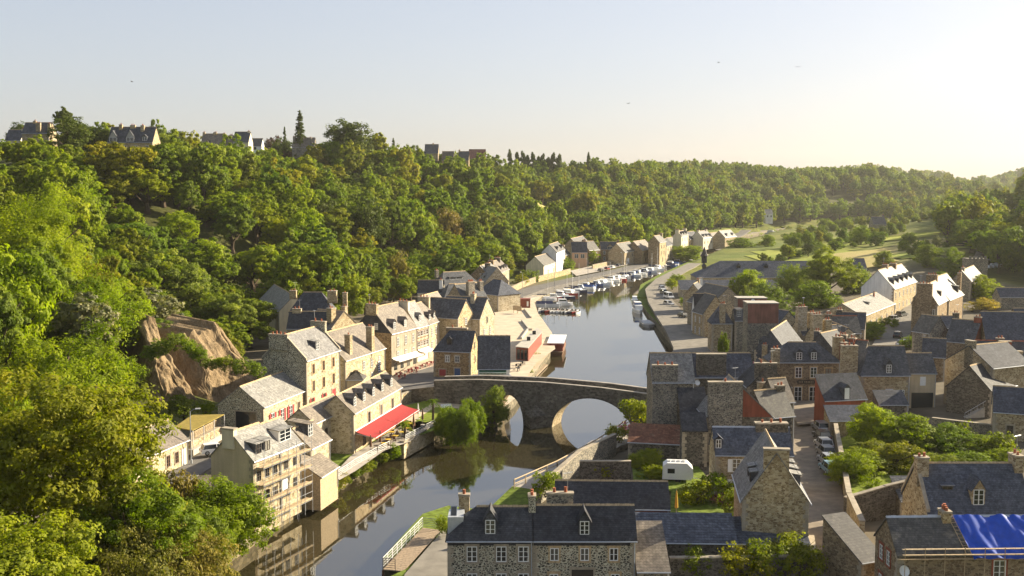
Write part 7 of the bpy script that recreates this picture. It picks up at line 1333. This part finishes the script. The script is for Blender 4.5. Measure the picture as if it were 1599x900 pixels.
for lb, pts, hs, m in (('dark stone wall along the towpath behind the slate barn', [at(842, 778, 2.4), at(878, 752, 2.4), at(905, 732, 2.4), at(960, 702, 2.5)], [1.6, 2.0, 2.4, 2.2], 'rubble_grey'), ('grey garden wall across the plot left of the bright caravan shrub', [at(905, 752, 2.4), at(985, 752, 2.4)], [2.6, 2.6], 'rubble_dark'), ('long garden wall below the low blue roof at the bottom', [at(1045, 905, 2.4), at(1268, 905, 2.4)], [2.1, 2.3], 'rubble_dark'), ('short wall turning up the lane at the corner by the low blue roof', [at(1272, 905, 2.5), at(1266, 858, 2.5)], [1.4, 1.4], 'rubble_dark'),
    ('long stone wall on the right side of the lane, beside the parked cars', [at(1301, 660, 2.7), at(1308, 700, 2.7), at(1318, 752, 2.7), at(1325, 800, 2.7)], [1.7, 1.7, 1.7, 2.2], 'rubble_tan'), ('tall lane wall with lit end beside the yard of the brown house', [at(1325, 815, 2.7), at(1345, 866, 2.7)], [3.2, 3.4], 'rubble_tan'), ('tall dark wall between the walled garden and the yard', [at(1319, 812, 2.7), at(1380, 804, 2.7), at(1446, 800, 2.7)], [2.5, 3.3, 4.2], 'rubble_dark'), ('low wall in the middle of the gardens before the stair', [at(1455, 668, 2.9), at(1560, 680, 2.9)], [1.5, 1.4], 'rubble_grey')): W_('garden_wall', lb, pts, hs, m)
def stair(p, rz):
    r = empty('outside_stair', p, rz, 'outside stair with metal handrail against the big plain gable', 'stair'); mb = MB()
    for i in range(12): mb.box(i * .36, i * .36 + .36, 0, 1.0, -.3, .2 * (i + 1))
    mb.build('steps', M['concrete'], r); mb = MB(); mb.tube([(0, -.05, 1.1), (4.3, -.05, 3.5)], .04, 5); [mb.tube([(x, -.05, .2 + x * .55), (x, -.05, 1.1 + x * .56)], .025, 4) for x in (0, 1, 2, 3, 4.2)]; mb.build('handrail', M['steel'], r)
stair(at(1506, 656, 3.0), .1)
sheet('garden_lawn', [at(x, y, 2.9) for x, y in ((1318, 740), (1306, 690), (1352, 672), (1470, 676), (1570, 690), (1560, 760), (1440, 790), (1322, 800))], 'lawn', dz=.25); sheet('caravan_garden', [at(x, y, 2.5) for x, y in ((990, 760), (985, 712), (1066, 700), (1118, 765), (1160, 800), (1150, 820), (1046, 812), (1048, 770))], 'bank_grass', dz=.2)
for i, (x, y, s, k, lb) in enumerate(((1002, 700, 1.2, 'bush_pink', 'pink flowering shrub before the rusty roofed shed'), (1020, 702, 1.2, 'bush_pink', 'pink flowering shrub right of the other before the rusty shed'), (980, 676, 1.2, 'bush_pink', 'pink shrub on the towpath edge left of the rusty roof'), (1104, 764, .9, 'bush_pink', 'pink rose bush before the house with white shutters'), (1130, 790, 1.0, 'bush_pink', 'purple-pink bush left of the gable with shoulder chimney'), (966, 690, 1.3, 'bush1', 'green bush beside the towpath left of the rusty roof'), (1000, 668, 2.2, 'bush2', 'green creeper bush over the top of the rusty roof'), (1030, 662, 1.6, 'bush0', 'green bush at the foot of the tower gable'), (1050, 660, 1.4, 'bush1', 'green bush under the right corner of the tower gable'),
    (1090, 900, 1.3, 'bush0', 'round bush at the bottom below the long garden wall'), (1160, 905, 1.6, 'bush1', 'leafy bush at the bottom middle below the garden wall'), (1200, 902, 1.7, 'bush2', 'leafy bush left of the lane at the bottom'), (1232, 890, 1.8, 'bush3', 'tall bush at the wall corner by the lane'), (1250, 906, 1.6, 'bush0', 'bush at the very bottom beside the lane corner'), (1274, 880, .8, 'rust', 'dry orange grass tuft at the lane corner'), (1225, 842, .5, 'rust', 'dry tuft growing on the short slate lean-to'), (1120, 785, 1.6, 'bush2', 'dark bush behind the low blue roof'), (1090, 790, 1.5, 'bush3', 'dark garden bush right of the closed yellow parasol'), (1140, 806, 1.4, 'bush0', 'dark bush at the right end of the low blue roof'), (940, 748, 1.1, 'bush1', 'bush on the wall top behind the slate barn'), (852, 775, 1.4, 'bush2', 'dark bush at the left end of the slate barn'), (690, 832, .9, 'bush3', 'bright little bush at the far end of the wooden deck'),
    (1310, 735, 1.2, 'bush1', 'small bush in the lane corner below the big rounded shrub'), (1345, 690, 1.5, 'bush2', 'bush below the blue lean-to in the walled garden'), (1500, 700, 1.8, 'bush3', 'bush in the right of the walled garden'), (1560, 720, 1.8, 'bush0', 'bush beside the right-hand lawn'), (1326, 668, 1.0, 'bush1', 'small dark bush before the blue lean-to'), (1450, 560, 1.6, 'bush2', 'bush in the courtyard below the big rendered block'), (1420, 545, 1.4, 'bush3', 'bush beside the white car on the upper street'), (1395, 512, 1.1, 'bush0', 'clipped bush by the silver car'), (1382, 508, 1.1, 'bush1', 'clipped bush left of the silver car'), (1136, 520, 1.4, 'bush3', 'yellowish bush on the quay between two houses'), (1068, 478, 1.3, 'bush2', 'yellow-green bush at the corner of the first quay house'), (1050, 452, 1.8, 'bush0', 'bush beside the car row on the right quay'), (1058, 444, 2.0, 'bush1', 'bush at the left corner of the warehouse'))):
    z = th(*at(x, y, 2.6).xy) if x > 1000 and y < 560 else 2.45; p = at(x, y, z + .1); tree(k, p.x, p.y, z, s * (.35 if k == 'rust' else 1), i * 1.1, 'garden_bush' if k != 'rust' else 'dry_tuft', lb, 'bush' if k != 'rust' else 'plant')
for i, (x, y, z, s) in enumerate(((236, 536, 17, 1.3), (254, 526, 18, 1.4), (272, 520, 18.5, 1.4), (292, 524, 17.5, 1.2), (312, 538, 15, 1.2), (330, 550, 13, 1.1), (350, 552, 13, 1.2), (378, 556, 12.5, 1.3), (404, 564, 11, 1.2), (240, 640, 4, 1.6), (262, 600, 9, 1.2))):
    p = at_d(x, y, 172 if i < 9 else 166); zz = th(p.x, p.y); tree(f'bush{i % 4}', p.x, p.y, min(p.z, max(zz, p.z - 2)) - 1.0, s, i * 1.3, 'cliff_bush', f'bush overhanging the rock faces, {nth(i)} from the left', 'bush', 'bushes over the rock faces') if i < 9 else None
# green fringe hanging on the left quay wall

for i, (x, y) in enumerate(((505, 772), (516, 766), (528, 758), (540, 750), (553, 742), (566, 735), (580, 727), (596, 718), (612, 712), (830, 575), (824, 584), (838, 562))):
    p = at(x, y, 1.1); tree(f'bush{i % 4}', p.x, p.y, .5, .55 + .25 * (i % 3), i * 1.7, 'wall_bush', f'green tuft on the left quay wall, {nth(i)} from the scaffold' if i < 9 else f'green tuft on the quay below the steep black house, {nth(i - 9)} of three', 'bush', 'tufts on the quay wall')
for i in range(6): b = MB(); b.tube([(-.6, 0, .6), (.6, 0, .6)], .6, 10); o = b.build('wrapped_bale', M['hay_wrap'], None); p = at(1545 + i * 3.4, 431 - (i % 2), 6); o.location = (p.x, p.y, th(p.x, p.y)); o.rotation_euler.z = .4; tag(o, 'white wrapped bale in the heap beside the far right road', 'bale', 'wrapped bales by the far right road')
def quay_wall_front(): pass
# birds
for i, (x, y, d, lb) in enumerate(((206, 128, 200, 'dark bird in the sky above the hilltop villa'), (1246, 105, 240, 'dark bird high in the right part of the sky'), (1122, 98, 220, 'tiny bird in the sky left of the high one'), (981, 162, 240, 'tiny bird in the middle of the sky'), (1222, 356, 120, 'dark bird flying low before the far wood'))):
    r = empty('flying_bird', at_d(x, y, d), i * 1.3, lb, 'bird'); mb = MB(); mb.tube([(-.22, 0, 0), (-.05, 0, .03), (.12, 0, .02), (.24, 0, 0)], [.01, .06, .06, .015], 6)
    for s in (-1, 1): mb.prism([(-.1, s * .04, .02), (.1, s * .04, .02), (.06, s * .3, .14), (-.08, s * .55, .08), (-.12, s * .3, .12)], (0, 0, .012))
    mb.build('body', M['feather'], r)
# ---- thin evening haze filling the valley
def haze():
    mb = MB(); mb.box(-900, 1500, -60, 3000, -8, 130); m = bpy.data.materials.new('haze'); m.use_nodes = True; n = m.node_tree.nodes; n.remove(n['Principled BSDF']); v = n.new('ShaderNodeVolumePrincipled')
    v.inputs['Color'].default_value = (.95, .93, .86, 1); v.inputs['Density'].default_value = HAZE; v.inputs['Anisotropy'].default_value = .35; m.node_tree.links.new(v.outputs[0], n['Material Output'].inputs['Volume'])
    tag(mb.build('haze', m), kind='stuff')
HAZE = .00006
# ---- the woods: trees that show largest stand alone, the rest is one mass
EXCL = []      # (x, y, r) kept free of wood; filled by the hilltop houses below
EXCL += [(p.x, p.y, r) for p, r in ((at_d(x, y, hit(x, y)), r) for x, y, r in ((200, 240, 26), (200, 258, 18), (340, 245, 22), (345, 256, 16), (475, 243, 14), (280, 375, 14), (340, 430, 12), (100, 262, 14), (395, 240, 18), (720, 252, 20), (672, 246, 10)))]
EXCL += [((h.root.matrix_basis @ Vector((h.W * f, h.D / 2, 0))).x, (h.root.matrix_basis @ Vector((h.W * f, h.D / 2, 0))).y, h.D / 2 + 4.2) for h in HOUSES.values() for f in ((.15, .5, .85) if h.W < 14 else (.05, .2, .35, .5, .65, .8, .95))]
# gardens in front of the hilltop houses: nothing tall grows there
KEEP = [(a - 3, b + 3, base, h.A.y) for (a, b, base, h) in CREST]
def wood():
    rs = np.random.RandomState(11); out = []
    def in_road(P): return np.abs(seg_dist(P, [tuple(at(x, y, 1.9).xy) for x, y in ((742, 497), (772, 478), (800, 465), (840, 451), (900, 437), (960, 424), (1010, 412), (1050, 402), (1085, 392), (1120, 377), (1165, 365))]))
    def scatter(x0, x1, y0, y1, g, cond, rmin, rmax):
        X, Y = np.meshgrid(np.arange(x0, x1, g), np.arange(y0, y1, g)); P = np.stack([X.ravel(), Y.ravel()], 1) + rs.uniform(-.42, .42, (X.size, 2)) * g
        dl = seg_dist(P, FOOT); dr = -seg_dist(P, RFOOT); Z = height(P); keep = cond(P, dl, dr, Z)
        for (x, y), z, d in zip(P[keep], Z[keep], dl[keep]): out.append((x, y, z, rs.uniform(rmin, rmax) * (.62 if 0 < d < 12 else 1)))
    hf = [Vector(p) for p in HF]
    scatter(-330, 330, 60, 1250, 8.2, lambda P, dl, dr, Z: (dl > np.where(P[:, 1] > 190, -16, 2)) & (in_road(P) > 9) & (dl < 150) & (P[:, 1] < 1250) & ~in_poly(P, [(p.x, p.y) for p in hf]) & ~in_poly(P, [(p.x, p.y - 18) for p in hf]) & ~in_poly(P, pa((215, 655, 3), (340, 640, 3), (430, 600, 3), (425, 560, 8), (330, 560, 12), (210, 560, 16))), 3.3, 7.4)
    scatter(150, 780, 1000, 1800, 12.5, lambda P, dl, dr, Z: ((dl < 5) | (P[:, 1] > 1240)) & (dr < 0) & (Z > 5.5), 5.0, 8.0)
    scatter(140, 700, 180, 1350, 9.5, lambda P, dl, dr, Z: (dr > 3) & (dr < 190) & (np.abs(P[:, 0] - (.455 * P[:, 1] + 4)) > 6), 4.0, 7.0)
    scatter(500, 1500, 1750, 2500, 24, lambda P, dl, dr, Z: (Z > 10), 8, 12)
    # hedgerows on the valley floor
    for a, b in (((1230, 383), (1340, 362)), ((1305, 400), (1420, 384)), ((1200, 420), (1330, 404)), ((1390, 378), (1480, 362)), ((1250, 400), (1300, 388)), ((1190, 350), (1300, 345)), ((1300, 372), (1390, 372)), ((1420, 430), (1500, 420)), ((1395, 362), (1470, 352)), ((1210, 358), (1260, 352))):
        A, B = at(*a, 3), at(*b, 3); n = int((A - B).length / 6)
        for i in range(n):
            p = A.lerp(B, i / n) + Vector((rs.normal(0, 2), rs.normal(0, 2.5), 0)); out.append((p.x, p.y, th(p.x, p.y) - .6, rs.uniform(1.6, 3.4)))
    res = []
    for x, y, z, r in out:
        if y < 50 or any((x - a) ** 2 + (y - b) ** 2 < rr * rr for a, b, rr in EXCL): continue
        if any((x - a) ** 2 + (y - b) ** 2 < (rr * .75) ** 2 for a, b, rr, _ in TREES): continue
        px, py, f = proj((x, y, z + r * 1.6))
        if any(a - r * FPX / f * .8 < px < b + r * FPX / f * .8 and f < dd + 4 and py - r * FPX / f < base for a, b, base, dd in KEEP): continue
        if f < 266 and 398 < px + r * FPX / f and px < 570 and z < 17: continue
        if f < 184 and 205 < px < 350: continue
        if 184 <= f < 200 and 330 < px < 420 and z < 12: r *= .6
        top = proj((x, y, z + r * 2.5))[1]; sk = np.interp(px, [0, 60, 130, 250, 330, 420, 480, 520, 560, 600, 660, 760, 800, 900, 1000, 1100, 1240, 1360, 1470, 1500, 1560, 1600], [218, 212, 208, 206, 238, 232, 226, 208, 206, 230, 240, 250, 252, 252, 260, 254, 268, 262, 272, 282, 276, 264])
        if top < sk: r *= max(.3, 1 - (sk - top) / (r * 2.5 * FPX / f))
        if r < 1.6 and f < 900 and z > 8: continue
        if -80 < px < 1680 and -100 < py < 980: res.append((x, y, z, r, px, py, f))
    res.sort(key=lambda t: t[6])
    own = np.full((225, 400), -1, int); YY, XX = np.mgrid[0:225, 0:400] * 4 + 2
    for i, (x, y, z, r, px, py, f) in enumerate(res):
        k = FPX / f; a, b = r * k, r * 1.15 * k
        x0, x1, y0, y1 = [int(v) for v in (max(0, (px - a) / 4), min(400, (px + a) / 4 + 1), max(0, (py - b) / 4), min(225, (py + b) / 4 + 1))]
        if x1 <= x0 or y1 <= y0: continue
        sl = (slice(y0, y1), slice(x0, x1)); m = (((XX[sl] - px) / a) ** 2 + ((YY[sl] - py) / b) ** 2 < 1) & (own[sl] < 0); own[sl][m] = i
    cnt = np.bincount(own[own >= 0], minlength=len(res))
    order = np.argsort(-cnt); return res, order, cnt
WOOD, ORDER, CNT = wood()
alone = set(ORDER[:292].tolist()); rsw = np.random.RandomState(77); pts, attr = [], []
for i, (x, y, z, r, px, py, f) in enumerate(WOOD):
    q = int(rsw.randint(4)); key = (f'near{q}' if f < 235 else f'mid{q}' if f < 460 else f'low{q}'); u = rsw.rand(); sp = None
    if i not in alone: u = .02 if u < .03 else 1.0
    if f < 700 and u < .035: key, sp = 'darkround', 'dark'
    elif f < 700 and u < .055: key, sp = 'silver', 'pale silvery'
    elif f < 500 and u < .085: key, sp = 'bright', 'bright yellow-green'
    elif f < 600 and u < .10 and 600 < px < 760: key, sp = 'rust', 'dry rust-tinged'
    Rr, H = PROTO[key][2:]; s = r / Rr * (1.08 if f < 700 else 1.12); sz = s * Rr / H * 2.45 * rsw.uniform(.74, 1.32)
    if z < 6 and r < 3.5: sz *= .75
    a = rsw.uniform(0, 6.28)
    if i in alone:
        where = 'left hill, low on the slope' if x < 60 and z < 22 else 'left hill, high on the slope' if x < 60 and z < 44 else 'left hill, at the crest' if x < 60 else 'right-hand hill' if x > .33 * y else 'left hill far along the river'
        tree(key, x, y, z - .3, s, a, 'broadleaf_tree', f'{sp or "green"} broadleaf tree in the wood on the {where}', 'tree', f'{sp or "green"} trees of the wood, {where}', sz)
    else: pts.append((x, y, z - .3)); attr.append((a, s, sz, {'near': 0, 'mid': 0, 'low': 4}.get(key[:-1], 8) + (q if key[:-1] in ('near', 'mid', 'low') else 0)))
def wood_mass():
    keys = ['mid0', 'mid1', 'mid2', 'mid3', 'low0', 'low1', 'low2', 'low3', 'darkround']
    c = bpy.data.collections.new('wood_kinds')
    for i, k in enumerate(keys):
        o = bpy.data.objects.new(f'crown_kind_{i:02d}', PROTO[k][0]); c.objects.link(o)
    me = bpy.data.meshes.new('woodland'); me.from_pydata(pts, [], [])
    A = np.array(attr)
    v = me.attributes.new('rot', 'FLOAT_VECTOR', 'POINT'); v.data.foreach_set('vector', np.stack([A[:, 0] * 0, A[:, 0] * 0, A[:, 0]], 1).astype(np.float32).ravel())
    v = me.attributes.new('scl', 'FLOAT_VECTOR', 'POINT'); v.data.foreach_set('vector', np.stack([A[:, 1], A[:, 1], A[:, 2]], 1).astype(np.float32).ravel())
    v = me.attributes.new('pick', 'INT', 'POINT'); v.data.foreach_set('value', A[:, 3].astype(np.int32))
    o = put('woodland', me); tag(o, 'dense mixed wood covering the hills beyond the single trees', 'wood', kind='stuff')
    g = bpy.data.node_groups.new('woodland', 'GeometryNodeTree')
    g.interface.new_socket('Geometry', in_out='INPUT', socket_type='NodeSocketGeometry'); g.interface.new_socket('Geometry', in_out='OUTPUT', socket_type='NodeSocketGeometry')
    n = g.nodes; gi, go = n.new('NodeGroupInput'), n.new('NodeGroupOutput'); ci = n.new('GeometryNodeCollectionInfo'); ci.inputs['Collection'].default_value = c; ci.inputs['Separate Children'].default_value = True; ci.inputs['Reset Children'].default_value = True
    ip = n.new('GeometryNodeInstanceOnPoints'); ip.inputs['Pick Instance'].default_value = True
    def na(name, typ):
        k = n.new('GeometryNodeInputNamedAttribute'); k.data_type = typ; k.inputs['Name'].default_value = name; return [s for s in k.outputs if s.enabled and s.name == 'Attribute'][0]
    g.links.new(gi.outputs[0], ip.inputs['Points']); g.links.new(ci.outputs[0], ip.inputs['Instance'])
    e2r = n.new('FunctionNodeEulerToRotation'); g.links.new(na('rot', 'FLOAT_VECTOR'), e2r.inputs[0]); g.links.new(e2r.outputs[0], ip.inputs['Rotation'])
    g.links.new(na('scl', 'FLOAT_VECTOR'), ip.inputs['Scale']); g.links.new(na('pick', 'INT'), ip.inputs['Instance Index']); g.links.new(ip.outputs[0], go.inputs[0])
    md = o.modifiers.new('woodland', 'NODES'); md.node_group = g
wood_mass()
print('WOOD', len(WOOD), 'alone', len(alone), 'mass', len(pts))
if HAZE: haze()
